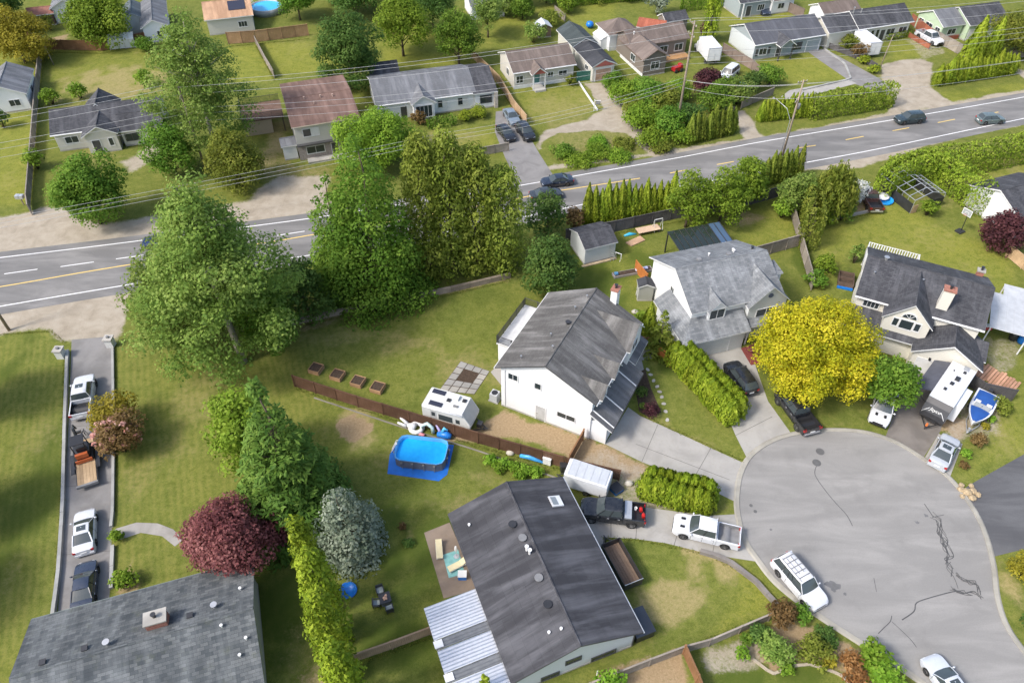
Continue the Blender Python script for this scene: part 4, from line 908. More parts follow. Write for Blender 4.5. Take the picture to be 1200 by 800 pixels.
# --- the dark low roofed house
h = House('house', 'low white house with broad dark roof and corrugated patio cover', (604,797), 3.0, 111)
h.gable(.25, 14.95, -10.15, -.05, 2.95, 5.0, SLG, RD, ov=.45, og=.45, trim=DARKTRIM); h.gutter(0, M['white'])
p = [h.roofpt(x,y) for x, y in ((12.2,-9.3),(13.3,-9.3),(13.3,-8.2),(12.2,-8.2))]
b = MB(); b.loft([[(v.x,v.y,v.z-.05) for v in p],[(v.x,v.y,v.z+.14) for v in p]]); sk = h.part('skylight', b, M['white'])
cx = sum((v.x for v in p))/4; cy = sum((v.y for v in p))/4; q = [Vector((cx+(v.x-cx)*.75, cy+(v.y-cy)*.75, v.z+.155)) for v in p]; b = MB(); b.face(q); h.part('pane', b, glass('sky_glass',(.25,.27,.27)), sk)
for a, c in ((11.3,-4.1),(9.75,-4.4),(6.0,-4.3),(3.75,-4.1)): h.vent(a, c, .26, .22, M['darkmetal'] if a != 6.0 and a != 9.75 else M['grey'])
for a, c in ((8.7,-4.35),(8.3,-4.45)): h.vent(a, c, .13, .55, M['white'])
for a, c in ((1.6,-4.3),(1.8,-3.4),(13.3,-.9)): h.vent(a, c, .09, .2, M['white'])
h.window('l', .25, -4.9, 1.55, 1.2, .6, DARKTRIM); h.window('l', .25, -7.6, .25, 2.0, .55, DARKTRIM); h.window('l', .25, -3.0, .25, 1.4, .55, DARKTRIM)
h.box('stair_rail', -.9, -.8, -6.6, -6.5, 0, .9, M['white'])
corner_board(h, .25, -10.15, 2.9, DARKTRIM)
MET = metal('corrugated_iron',(.62,.63,.65),.45); CLR = paint('translucent_sheet',(.14,.145,.15),.35,.2)
def corrugated(h, x0, x1, y0, y1, z0, z1, mat, parent, amp=.03, pitch=.27, name='roof_sheet'):
    b = MB(); n = int((x1-x0)/pitch*4); secs = []
    for yy, zz in ((y0,z0),(y1,z1)): secs.append([(x0+(x1-x0)*i/n, yy, zz+amp*math.sin(2*math.pi*i/4)) for i in range(n+1)])
    b.v = secs[0]+secs[1]; k = n+1
    for i in range(n): b.f.append((i,i+1,k+i+1,k+i)); b.m.append(0)
    return h.part(name, b, mat, parent)
fr_ = MB()
for y in (.5, 2.6, 4.6): fr_.box(.2,8.1,y-.05,y+.05,2.35,2.48)
for x in (.3,3,5.6,8): fr_.box(x-.06,x+.06,.5,4.6,2.22,2.345); fr_.box(x-.06,x+.06,4.5,4.62,0,2.22)
pc = h.part('patio_cover', fr_, M['white'])
for x0, x1, mt in ((5.25,8.1,MET),(4.45,5.22,CLR),(2.55,4.42,MET),(1.75,2.52,CLR),(-.5,1.72,MET)): corrugated(h, x0, x1, .35, 4.75, 2.75, 2.52, mt, pc)
for a in (4.55, 1.85): b = MB(); b.box(a,a+.6,4.15,4.85,2.6,2.66); h.part('vent_panel', b, M['white'], pc)
# --- the slate-grey roofed house at the foot of the drive
h = House('house', 'house with large slate grey shingle roof at the end of the long driveway', (37,726), 3.2, 18)
h.gable(.5, 16.5, -10.6, -.5, 3.15, 5.1, SBG, RE, ov=.5, og=.5, trim=paint('green_gutter',(.16,.2,.18),.5)); h.gutter(1, paint('green_gutter',(.16,.2,.18),.5))
h.chimney(10.0, -4.3, 1.5, 1.0, 3.8, 5.7, M['brick'])
for a, c in ((6.5,-5.0),(14.1,-4.3)): h.vent(a, c, .19, .4, M['vent'])
for a, c in ((4.9,-4.8),(2.1,-5.0),(12.3,-4.5)): h.boxvent(a, c, .36, M['darkmetal'])
for a, c in ((16.0,-3.2),(16.2,-7.5),(14.6,-6.2),(15.6,-8.5)): h.vent(a, c, .09, .25, M['white'])
# --- brown-roofed two storey house
h = House('house', 'two-storey house with flat brown roof, beige upper siding and brick ground floor', (341,151), 5.6, 19)
h.gable(.4, 9.8, .5, 14.3, 5.55, 6.5, SBG, RBR, ov=.5, og=.35, trim=paint('cream_trim',(.6,.53,.42),.5)); h.box('brick_facing', .36, 9.84, .44, .5, .0, 2.55, paint('grey_brick',(.30,.26,.24),.85,.3,5.))
for a, c in ((4.2,5.0),(5.4,6.4),(7.2,6.2),(3,6.6)): h.vent(a, c, .1, .35, paint('rust_pipe',(.42,.30,.24),.7))
h.window('f', .5, 2.7, 3.75, 2.3, 1.15, mull=1, blind=True); h.window('f', .5, 7.4, 3.75, 2.3, 1.15, mull=1, blind=True); h.window('f', .44, 2.9, .95, 2.6, 1.1, mull=1); h.door('f', .44, 5.8, 1.0, 2.1, DARKTRIM); h.box('balcony_soffit', .3, 9.9, -.15, .44, 2.55, 2.7, DARKTRIM); h.box('porch_slab', 1.4, 8, -.9, .4, 0, .25, M['conc'])
h.gable(-1.8, .2, 1.2, 3.0, 2.3, 3.1, SW, RG, ov=.3, og=.2)
h = House('deck', 'brown raised sundeck on tan walls with dark railings beside the brown-roofed house', (283,143), 2.6, 18, 'deck')
dk = h.box('deck_floor', 0, 6.4, -.2, 5.6, 2.45, 2.65, wood('brown_deck',(.19,.12,.09))); h.box('wall', .1, 4.4, .1, 5.4, -.05, 2.45, siding('tan_siding',(.45,.37,.28))); railing(h, dk, [(6.3,-.1),(.1,-.1),(.1,5.5),(6.3,5.5)], 2.65, 1.05, M['darkmetal'], .16, 1.6, .03)
for x in (6.2,): h.box('post', x-.1,x+.1,0,.2,0,2.45,M['bark'])
# --- charcoal rancher, far left
h = House('house', 'beige rancher with charcoal roof and front entry gable behind the round leafy tree', (58,160), 2.9, 16)
h.gable(.4, 15.8, .5, 8.4, 2.85, 4.8, SBG, RC, ov=.45); h.gutter(0)
h.gable(5.0, 9.4, -1.6, 4.3, 2.85, 4.3, SBG, RC, axis='y', ov=.4, og=.4); h.gable(9.9, 15.7, -.6, 4.4, 2.5, 4.0, SBG, RC, ov=.4)
h.window('f', .5, 2.6, 1.2, 1.8, 1.0); h.window('f', -1.6, 8.4, 1.0, .6, 1.2, mull=0); h.door('f', -1.6, 6.3, 1.1, 2.1, DARKTRIM); h.window('f', -.6, 11.3, .9, 1.9, 1.1, DARKTRIM); h.window('f', -.6, 14.4, .9, 1.5, 1.1); h.gable(4.5, 9.0, 4.5, 9.3, 2.85, 5.0, SBG, RC, axis='y', ov=.4)
# --- white rancher with grey roof
h = House('house', 'long white rancher with pale grey roof, dark roof end and clipped shrubs', (440,125), 2.9, 16)
h.gable(.4, 16.2, .5, 10.6, 2.85, 4.9, SW, RG, ov=.45); h.gutter(0); h.gable(16.25, 19.8, .2, 10.4, 2.75, 4.65, SW, RC, ov=.45, og=.3)
h.gable(5.9, 9.3, -.9, 4.5, 2.75, 4.1, SW, RG, axis='y', ov=.35); h.window('f', -.9, 7.6, .5, 2.6, 1.9, mull=3); h.window('f', .5, 10.9, 1.0, 1.5, 1.2, blind=True); h.window('f', .5, 14.3, 1.0, 1.6, 1.2, blind=True); h.window('f', .2, 18.2, 1.0, 1.9, 1.2, DARKTRIM); h.door('f', .5, 4.5, 1.0, 2.05, DARKTRIM); h.window('l', .4, 3, 1.0, 1.2, 1.2); h.window('l', .4, 7, 1.0, 1.2, 1.2)
h.box('stone_pillar', 19.55, 20.1, -.3, .35, 0, 2.75, paint('pillar_stone',(.40,.36,.31),.85,.3,5.))
for a, c in ((13.4,4.8),(14.6,3.6),(13.9,5.0)): h.boxvent(a, c, .4)
h.gable(1.0, 5.5, 10.8, 15.5, 2.6, 4.0, SW, RC, ov=.4)
# --- rancher with taupe roof
h = House('house', 'cream rancher with taupe roof and small red-peaked porch', (601,87), 3.0, 18)
h.gable(.4, 11.3, .5, 8.5, 2.95, 4.9, SBG, RT, ov=.45); h.gutter(0); h.gable(3.3, 5.6, -1.0, 4.0, 2.75, 3.9, paint('brick_gable',(.35,.10,.08),.8,.2), RT, axis='y', ov=.3, walls=False)
b = MB(); b.face([(3.3,-1.1,2.85),(5.6,-1.1,2.85),(4.45,-1.1,3.75)]); h.part('gable_end', b, paint('brick_gable',(.35,.10,.08),.8,.2))
for x in (3.4,5.5): h.box('post', x-.08,x+.08,-1.1,-.94,0,2.8,M['white'])
h.door('f', .5, 4.45, 1.2, 2.1, paint('teal_door',(.05,.16,.15),.5)); h.window('f', .5, 1.4, 1.0, 1.2, 1.2); h.window('f', .5, 7.0, 1.3, 1.0, .8); h.window('f', .5, 9.3, 1.3, 1.5, .8); h.window('l', .4, 4.0, 1.1, 1.2, 1.1); h.box('step', 3.5, 5.4, -1.9, .4, 0, .35, M['conc']); h.box('skirt', .3, 11.4, .42, .47, .0, .6, M['white'])
# --- long garage
h = House('garage', 'long narrow garage with black roof and red brick pediment', (694,80), 2.8, 19, 'garage')
h.gable(.35, 4.4, .4, 8.6, 2.75, 3.85, SBG, RK, axis='y', ov=.35); h.gable(.2, 4.6, 8.9, 16.4, 2.9, 4.2, SBG, shingle('green_black_shingle',(.055,.068,.068),(.07,.085,.085),.25), axis='y', ov=.35)
b = MB(); b.face([(.45,-.0,2.85),(4.3,-.0,2.85),(2.37,-.0,3.75)]); h.part('pediment', b, paint('brick_gable',(.35,.10,.08),.8,.2)); h.garage('f', .4, 2.37, 2.9, 2.2, wood('worn_garage_door',(.42,.28,.20)), 5); h.window('l', .35, 3, 1.2, 1.2, .8)
fence([(676,96),(694,94)], 1.7, paint('green_gate',(.03,.13,.10),.6,.15), 'green board gate between the taupe rancher and the black garage')
# --- brown cross-gabled house
h = House('house', 'brown cross-gabled house with taupe roof behind the thicket', (754,72), 3.1, 20)
BRW = siding('brown_siding',(.20,.17,.145)); h.gable(.4, 4.8, .45, 9.5, 3.05, 4.6, BRW, RT, axis='y', ov=.45, og=.45, trim=paint('brown_trim',(.17,.12,.09),.6)); h.gable(.8, 12.1, 6.2, 12.0, 3.05, 4.8, BRW, RT, ov=.5, og=.4, trim=paint('brown_trim',(.17,.12,.09),.6)); h.hip(-.6, 4.9, 12.2, 17.5, 3.05, 4.9, SW, RT, ov=.4)
h.window('f', .45, 2.7, 1.2, 1.6, 1.2); h.window('l', .4, 4.5, 1.3, 1.6, 1.1); h.window('f', 6.2, 7.5, 1.0, 1.6, 1.2); h.window('f', 6.2, 10.6, 1.0, 1.6, 1.2); h.box('skirt', .33, .38, .4, 9.3, 0, .55, M['white']); h.box('porch_deck', 6.6, 12, 4.0, 6.1, 0, .5, wood('orange_deck',(.42,.24,.11))); h.vent(2.0, 8.0, .1, .5, M['white'])
for n_, (x,y), z, hd, L, W, rf, lb in (('shed',(745,32),2.4,-20,5.5,3.8,RRED,'small shed with rusty red roof behind the brown house'),('shed',(780,27),2.4,20,5.2,3.6,RC,'small shed with charcoal roof beside the red-roofed shed')):
    h = House(n_, lb, (x,y), z, hd, 'shed'); h.gable(.25,L-.25,.25,W-.25,z-.05,z+1.0,SW if rf is RRED else BRW,rf,ov=.25,og=.2); h.door('f',.25,L/2)
# --- grey-blue bungalow
h = House('house', 'grey-blue bungalow with slate roof and columned entry porch', (885,54), 3.0, 18.5)
h.gable(.4, 14.7, .5, 8.9, 2.95, 5.0, SG, shingle('purple_grey_shingle',(.095,.098,.112),(.118,.121,.135),.2), ov=.45); h.gutter(0); b = MB(); h.wall.data.materials[0] = SG
h.gable(4.6, 7.4, -1.3, 3.2, 2.7, 3.9, SG, RC, axis='y', ov=.3, walls=False)
for x in (4.7,7.3): h.box('post', x-.1,x+.1,-1.3,-1.1,0,2.75,DARKTRIM)
h.window('f', .5, 2.3, .8, 1.5, 1.3); h.door('f', .5, 5.7, 1.1, 2.1, DARKTRIM); h.window('f', .5, 9.7, .9, 1.6, 1.2, DARKTRIM); h.garage('f', .5, 13.0, 2.7, 2.15, SG); h.boxvent(11, 3.3)
for x in (1.0,3.6): h.box('shutter', x-.22,x+.22,.42,.5,.75,2.15,DARKTRIM)
h.box('gable_wall_board', .36,.4,.5,8.9,.2,3.1,siding('pale_gable',(.55,.58,.58)))
# --- dark roofed rancher
h = House('house', 'cream rancher with dark roof and white box trailer parked in front', (988,38), 3.0, 18.5)
h.gable(-2.6, 3.6, .5, 6.9, 2.95, 4.7, SC, RC, ov=.4, og=.35); h.gable(3.7, 15.5, .3, 7.1, 3.0, 5.0, SC, RC, ov=.5); h.gutter(0)
for u, w in ((5.6,1.2),(11.4,1.8),(14.2,1.8)): h.window('f', .3, u, 1.0, w, 1.1)
for u in (7.2,8.4): h.window('f', .3, u, .7, .7, 1.6, mull=0)
h.door('f', .3, 9.6, 1.0, 2.1, DARKTRIM); h.window('l', -2.6, 4.2, 1.5, .9, .9, mull=0); h.vent(5.5, 3.0, .1, .7, M['vent']); h.vent(3.9, 3.2, .12, 1.0, M['vent'])
# --- green house
h = House('house', 'pale green house with grey roofs behind the weathered board fence', (1113,32), 2.8, 17)
h.gable(-1.0, 3.6, .5, 7.4, 2.75, 4.5, SGR, RG, ov=.4, ridge=.5); h.gable(3.9, 12.5, -.8, 6.8, 2.95, 4.9, SGR, RC, ov=.45); h.window('l', -1.0, 4.0, 1.1, 1.8, 1.1); h.window('l', -1.0, 6.2, 1.1, 1.2, 1.1); h.window('l', -1.0, 1.6, 1.1, 1.2, 1.1); h.window('f', .5, 1.4, 1.1, 1.8, 1.0); h.door('f', -.8, 4.8, 1.0, 2.0); h.window('f', -.8, 8, 1.0, 1.8, 1.1); h.box('red_skirt', -.9,3.5,.4,.47,0,.9,paint('barn_red',(.28,.07,.04),.8,.2))
# --- houses along the top edge
h = House('house', 'house with terracotta roof and dark solar panel beside the round pool', (258,23), 3.0, 17); h.gable(-2.6,5.9,.5,9.5,2.95,4.6,SBG,ROR,ov=.45,trim=M['white']); h.window('f',.5,3.9,1.0,1.6,1.0,mull=2)
p = [h.roofpt(x,y) for x, y in ((1.8,1.9),(5.0,1.9),(5.0,4.4),(1.8,4.4))]; b = MB(); b.loft([[(v.x,v.y,v.z+.05) for v in p],[(v.x,v.y,v.z+.1) for v in p]]); h.part('solar_panel', b, glass('solar_glass',(.03,.03,.045)))
h = House('house', 'small white house with blue-grey roof behind the greenhouse', (165,35), 2.9, 20); h.gable(.3,4.6,.4,13.5,2.85,4.2,SW,RG,axis='y',ov=.4); h.window('f',.4,3.1,1.1,1.0,1.0); h.gable(-3.0,.2,6,13,2.8,4.0,SW,shingle('teal_grey_shingle',(.10,.125,.135),(.13,.155,.165),.2),axis='y',ov=.3)
h = House('house', 'white house at the far end of the dirt garden with porch', (58,12), 2.9, 17); h.gable(.3,5.5,.4,9,2.85,4.4,SW,RG,axis='y',ov=.4); h.window('f',.4,2.8,1.0,1.4,1.0)
h = House('shed', 'small shed with rusty brown roof beside the yellowing tree', (31,20), 2.2, 17, 'shed'); h.gable(.3,4.6,.3,3.6,2.15,3.0,wood('shed_board',(.16,.11,.08)),paint('rusty_roof',(.24,.10,.07),.8,.3),ov=.25)
h = House('house', 'white house with grey roof beyond the left boundary fence', (-24,118), 2.8, 18); h.gable(.3,6.6,.4,9.4,2.75,4.5,SW,RG,axis='y',ov=.4); h.window('f',.4,4.6,1.0,1.6,1.0); h.window('r',6.6,5,1.0,1.2,1.0)
h = House('house', 'grey-blue house with dark door on the far lawn', (868,5), 2.9, 18); h.gable(.3,7.5,.4,8,2.85,4.6,SG,RC,ov=.4); h.door('f',.4,2.4,1.1,2.1,DARKTRIM); h.window('f',.4,5.2,1.0,1.5,1.1,mull=2)
for x in (.6,7.2): h.box('post', x-.1,x+.1,-.5,-.3,0,2.9,M['white'])
h = House('house', 'white house behind the far board fence', (905,3), 2.6, 18); h.gable(.3,5.5,.4,6,2.55,4.0,SW,RT,ov=.35); h.window('f',.4,2.6,1.0,1.4,1.0)
h = House('shed', 'pale garage with taupe roof behind the dark-roofed rancher', (966,18), 2.6, 18, 'garage'); h.gable(.3,8.2,.3,5,2.55,3.8,SW,RT,ov=.35); h.window('f',.3,4,1.0,1.2,.9)
h = House('house', 'white house at the far top beside the bright green trees', (552,9), 2.7, 16); h.gable(.3,7.0,.4,7,2.65,4.2,SW,RG,ov=.35); h.window('f',.4,3.4,1.0,1.4,1.0)
h = House('house', 'white house with charcoal roof beyond the purple tree', (1196,262), 2.9, 20); h.gable(.6,9,.5,9,2.85,4.8,SW,RC,ov=.45); h.window('l',.6,3,1.0,1.4,1.0); h.window('f',.5,3,1.0,1.6,1.1)
# --- sheds and shelters
h = House('shed', 'white garden shed with dark roof beside the round leafy tree', (685,294), 2.45, 21, 'shed'); h.gable(.25,4.5,.25,4.6,2.4,3.4,SLG,RC,ov=.22,og=.18); h.door('r',4.5,2.0,1.0,1.9); h.box('timber_sill',-.2,4.6,-.25,.12,0,.14,wood('pale_timber',(.45,.35,.22)))
h = House('gazebo', 'black metal pergola with ribbed dark roof behind the light grey house', (798,293), 3.2, 17, 'gazebo'); n = 9
for k in range(n): h.shed_roof(k*7.3/n, (k+1)*7.3/n-.05, 0, 3.9, 2.85, 3.2, glass('tinted_roof',(.02,.028,.022)) if k < 7 else glass('tinted_roof_blue',(.06,.10,.16)), BLK, .04, 'roof_panel')
for k in range(n+1): b = MB(); b.tube([(k*7.3/n-.02,0,2.94),(k*7.3/n-.02,3.9,3.29)], .045, 5); h.part('rafter', b, M['darkmetal'])
for x in (.1,7.2):
    for y in (.1,3.8): h.box('post', x-.07,x+.07,y-.07,y+.07,0,2.85 if y < 1 else 3.18,M['darkmetal'])
h = House('shed', 'small grey upright garden shed against the white gable wall', (748,338), 2.1, 0, 'shed'); h.gable(.15,1.9,.15,1.5,2.05,2.5,siding('grey_shed',(.34,.34,.31)),RK,axis='y',ov=.15,og=.12); h.door('l',.15,.8,.7,1.7,siding('grey_shed',(.34,.34,.31)))
h = House('greenhouse', 'white framed greenhouse with glazed panes against the brown fence', (125,48), 1.8, 14, 'greenhouse'); b = MB(); GW, GD, GH, GR = 4.6, 2.6, 1.7, 2.5
PL = paint('greenhouse_pane',(.55,.57,.58),.2,.08)
for k in range(6):
    x = .05+k*GW/5
    for y in (.05,GD): b.tube([(x,y,0),(x,y,GH)], .03, 5)
    b.tube([(x,.05,GH),(x,GD/2,GR),(x,GD,GH)], .03, 5)
for y, z in ((.05,GH),(GD,GH),(GD/2,GR)): b.tube([(.05,y,z),(.05+GW,y,z)], .03, 5)
h.part('frame', b, M['white'])
for k in range(5):
    x0 = .1+k*GW/5; x1 = x0+GW/5-.1
    for pts in ([(x0,.06,.1),(x1,.06,.1),(x1,.06,GH),(x0,.06,GH)],[(x0,.06,GH),(x1,.06,GH),(x1,GD/2,GR),(x0,GD/2,GR)],[(x0,GD/2,GR),(x1,GD/2,GR),(x1,GD,GH),(x0,GD,GH)]): b = MB(); b.face(pts); h.part('pane', b, PL)
# bare hoop frame shelter in the right-hand yard
h = House('shelter_frame', 'bare metal carport frame with dark tarpaulin walls by the tall hedge', (1066,250), 0, 20, 'carport frame'); b = MB()
for k in range(7):
    y = k*1.15
    b.tube([(0,y,1.5),(0,y,2.1),(2.6,y,2.9),(5.2,y,2.1),(5.2,y,1.5)], .05, 5)
for x, z in ((0,2.1),(1.3,2.5),(2.6,2.9),(3.9,2.5),(5.2,2.1)): b.tube([(x,0,z),(x,6.9,z)], .045, 5)
for x in (0,5.2):
    for y in (0,3.45,6.9): b.tube([(x,y,0),(x,y,1.5)], .05, 5)
h.part('frame', b, M['gal']); TP = paint('dark_tarp',(.025,.026,.026),.6,.3)
for (x0,x1,y0,y1) in ((-.06,-.02,0,6.9),(5.22,5.26,0,6.9),(0,5.2,6.92,6.96),(2.4,5.2,-.06,-.02)): h.box('tarpaulin', x0,x1,y0,y1,.02,1.5,TP)
h.box('plywood_sheet', .1, .9, -.12, -.06, .02, 1.3, M['deck'])
# ------------------------------------------------------------------ vehicles
SPEC = dict(
    sedan=dict(L=4.65,W=1.82,hood=.90,belt=.94,trunk=1.02,roof=1.44,xw0=1.0,xw1=.22,xr1=-.80,xr0=-1.62,ax=(1.38,-1.36),r=.33,clr=.2),
    hatch=dict(L=4.3,W=1.8,hood=.95,belt=.98,trunk=1.0,roof=1.5,xw0=.95,xw1=.3,xr1=-1.55,xr0=-1.98,ax=(1.3,-1.28),r=.33,clr=.2),
    suv=dict(L=4.7,W=1.9,hood=1.05,belt=1.08,trunk=1.08,roof=1.70,xw0=1.05,xw1=.42,xr1=-1.72,xr0=-2.2,ax=(1.4,-1.38),r=.37,clr=.26),
    van=dict(L=5.15,W=2.0,hood=1.06,belt=1.08,trunk=1.08,roof=1.82,xw0=1.15,xw1=.55,xr1=-2.15,xr0=-2.46,ax=(1.6,-1.5),r=.37,clr=.26),
    pickup=dict(L=5.9,W=2.05,hood=1.18,belt=1.2,trunk=1.2,roof=1.92,xw0=1.45,xw1=.78,xr1=-.72,xr0=-.84,ax=(1.9,-1.75),r=.42,clr=.34,bed=-.9),
    shortcab=dict(L=5.5,W=1.98,hood=1.12,belt=1.14,trunk=1.14,roof=1.82,xw0=1.2,xw1=.6,xr1=-.35,xr0=-.46,ax=(1.75,-1.6),r=.39,clr=.32,bed=-.52),
)
def wheel(parent, x, y, r, w=.24, rim=None):
    b = MB(); s = 1 if y > 0 else -1; n = 22; prof = [(r*.60,-w/2),(r*.93,-w/2),(r,-w*.32),(r,w*.32),(r*.93,w/2),(r*.60,w/2)]
    b.loft([[(rr*math.sin(2*math.pi*k/n), yy*s, rr*math.cos(2*math.pi*k/n)) for k in range(n)][::s] for rr, yy in prof])
    o = b.build('wheel', M['rubber'], parent, loc=(x,y,r)); shade_auto(o, 40)
    d = MB(); n = 20; d.loft([[(rr*math.sin(2*math.pi*k/n), yy*s, rr*math.cos(2*math.pi*k/n)) for k in range(n)][::s] for rr, yy in ((r*.62,w*.50),(r*.52,w*.44),(r*.30,w*.36),(r*.12,w*.47),(.01,w*.47))], mf=lambda i, j: 0 if (i != 1 or j % 4 < 2) else 1)
    d.build('rim', [rim or M['rim'], M['black']], o, uv=False); return o
def vehicle(kind, label, tail, nose, colour, cat='car', name='car', z=.5, lift=0., big=1., metal_=0., extras=(), group=None, loc=None, head=None, trim=None):
    s = dict(SPEC[kind]); a = P(*tail, z) if loc is None else None
    if loc is None:
        b_ = P(*nose, z); c = (a+b_)/2; hd = heading(a, b_)
    else: c = Vector(loc); hd = head
    o = thing(name, label, cat, (c.x, c.y, .016), hd, group); pm = carpaint('car_paint_%02d%02d%02d' % tuple(int(x*99) for x in colour), colour, metal_)
    L, W = s['L'], s['W']; hw = W/2; r = s['r']*big; clr = s['clr']+lift; up = lift+(big-1)*s['r']; bed = s.get('bed')
    for k in ('hood','belt','trunk','roof'): s[k] += up
    ax = s['ax']
    def zb(x):
        z_ = clr
        for xa in ax:
            d = abs(x-xa)
            if d < r*1.14: z_ = max(z_, r+math.sqrt((r*1.14)**2-d*d)*.98)
        if x > L/2-.35: z_ = max(z_, clr+.12*(x-(L/2-.35))/.35)
        return z_
    def wid(x):
        t = x/(L/2); return hw*(1-.20*(max(0,t-.70)/.30)**2.4-.09*(max(0,-t-.80)/.20)**2.4*(0 if bed else 1))
    def top(x):
        if x >= s['xw0']:
            t = (x-s['xw0'])/(L/2-s['xw0']); return s['belt']+(s['hood']-s['belt'])*t-.26*t**5-.04*t
        if x <= s['xr0'] and bed is None:
            t = (s['xr0']-x)/(L/2+s['xr0']+1e-6); return s['trunk']-.12*t**3
        return s['belt']
    x0 = -L/2 if bed is None else bed; n = 56; st = [x0+(L/2-x0)*(.5-.5*math.cos(math.pi*k/n)) for k in range(n+1)]
    st = sorted(set([round(v,3) for v in st]+[round(xa+d*r*1.14,3) for xa in ax for d in (-1,-.98,-.8,-.5,0,.5,.8,.98,1) if xa+d*r > x0])); secs = []
    for x in st:
        w = wid(x); zt = top(x); b0 = min(zb(x), zt-.14); m = b0+(zt-b0)*.55
        secs.append([(x,-w*.90,b0),(x,-w*.985,b0+.03),(x,-w,m),(x,-w*.985,zt-.09),(x,-w*.93,zt-.02),(x,-w*.6,zt+.02),(x,0,zt+.035),(x,w*.6,zt+.02),(x,w*.93,zt-.02),(x,w*.985,zt-.09),(x,w,m),(x,w*.985,b0+.03),(x,w*.90,b0)])
    b = MB(); b.loft(secs); body = b.build('body', pm, o, uv=False); shade_auto(body, 38)
    fl = MB(); fl.box(x0+.15,L/2-.3,-hw*.72,hw*.72,clr-.02,clr+.25); fl.build('underbody', M['black'], o, uv=False)
    # greenhouse
    bl_, rf = s['belt']+.02, s['roof']; yb, yt = hw*.90, hw*.70; xw0, xw1, xr1, xr0 = s['xw0'], s['xw1'], s['xr1'], s['xr0']
    g = MB(); m = 6
    def panel(name, xa, xb, mat, bow, za=bl_, zb_=rf-.03):
        p = MB(); rows = []
        for k in range(m+1):
            t = k/m*2-1; rows.append(((xa+bow*(1-t*t), t*yb, za), ((xa+xb)/2+bow*(1-t*t)*.9, t*(yb+yt)/2*1.01, (za+zb_)/2+.015), (xb+bow*(1-t*t)*.8, t*yt, zb_)))
        for i in range(m):
            for j in range(2): q = [rows[i][j],rows[i+1][j],rows[i+1][j+1],rows[i][j+1]]; p.face(q if xa > xb else q[::-1])
        pn = p.build(name, mat, o, True, uv=False)
    panel('windshield', xw0, xw1, M['glass'], .10); panel('rear_window', xr0, xr1, M['glass'], -.07)
    for sg in (-1,1):
        xs_ = [xw0-.02, xw1, (xw1+xr1)/2, xr1, xr0]
        lo = [(xw0-.02,sg*yb,bl_),(xr0,sg*yb,bl_)]; 
        div = [0,1] if kind == 'shortcab' else [0,.5,1] if kind != 'van' else [0,.36,.68,1]
        for i in range(len(div)-1):
            ta, tb = div[i], div[i+1]; ga = .03 if i else 0
            A = (xw0+(xr0-xw0)*ta-ga, xw1+(xr1-xw1)*ta-ga); B = (xw0+(xr0-xw0)*tb+(.03 if i < len(div)-2 else 0), xw1+(xr1-xw1)*tb+(.03 if i < len(div)-2 else 0))
            q = [(A[0],sg*yb,bl_),(B[0],sg*yb,bl_),(B[1],sg*yt,rf-.04),(A[1],sg*yt,rf-.04)]; p = MB(); p.face(q if sg < 0 else q[::-1]); p.build('side_window', M['glass'], o, uv=False)
    # roof and pillars
    p = MB(); nn = 8; secs = []
    for k in range(nn+1):
        t = k/nn; x = xw1+.03+(xr1-xw1-.06)*t; cz = .045*math.sin(math.pi*min(1,t*.8+.2)); w = yt*(1.03-.04*abs(2*t-1)**3)
        secs.append([(x,-w,rf-.05),(x,-w*.93,rf-.005+cz*.4),(x,-w*.5,rf+.02+cz),(x,0,rf+.028+cz),(x,w*.5,rf+.02+cz),(x,w*.93,rf-.005+cz*.4),(x,w,rf-.05)][::-1])
    p.loft(secs)
    roof = p.build('roof', pm, o, uv=False); shade_auto(roof, 40)
    for sg in (-1,1):
        MB().tube([(xw0+.02,sg*yb*1.01,bl_-.02),((xw0+xw1)/2,sg*(yb+yt)/2*1.01,(bl_+rf)/2-.01),(xw1,sg*yt*1.02,rf-.03)], .035, 5).build('pillar', pm, o, uv=False)
        MB().tube([(xr0,sg*yb*1.0,bl_-.02),((xr0+xr1)/2,sg*(yb+yt)/2*1.01,(bl_+rf)/2-.01),(xr1,sg*yt*1.02,rf-.03)], .05 if kind != 'sedan' else .07, 5).build('pillar', pm, o, uv=False)
        mx = (xw0+xr0)/2; mt = (xw1+xr1)/2
        if kind != 'shortcab': MB().tube([(mx,sg*yb*1.01,bl_-.02),(mt,sg*yt*1.02,rf-.04)], .035, 5).build('pillar', M['black'], o, uv=False)
        mi = MB(); mi.lathe((xw0-.12, sg*(hw+.10), bl_+.04), [(.01,-.08),(.10,-.05),(.11,.03),(.06,.09),(.01,.1)], 10, 0, .7, 1.1); mi.tube([(xw0-.10,sg*hw*.92,bl_),(xw0-.12,sg*(hw+.08),bl_+.03)], .03, 4); mi.build('wing_mirror', trim or pm, o, True, uv=False)
        hl = MB(); zt = top(L/2-.22); hl.loft([[(x,sg*wid(x)*.60,z_) for x, z_ in ((L/2-.30,zt-.02),(L/2-.02,zt-.10),(L/2-.02,zt-.22),(L/2-.30,zt-.22))],[(x,sg*(wid(x)*.985),z_) for x, z_ in ((L/2-.42,zt-.03),(L/2-.10,zt-.11),(L/2-.10,zt-.22),(L/2-.42,zt-.22))]]); hl.build('headlight', M['lamp'], o, uv=False)
        tl = MB(); xt = -L/2; zt = (s['trunk'] if bed is None else s['belt']); w_ = wid(xt+.05); tl.box(xt-.012,xt+.16,min(sg*w_*.72,sg*w_*1.005),max(sg*w_*.72,sg*w_*1.005),zt-.32,zt-.1 if bed is None else zt-.06); tl.build('taillight', M['red'], o, uv=False)
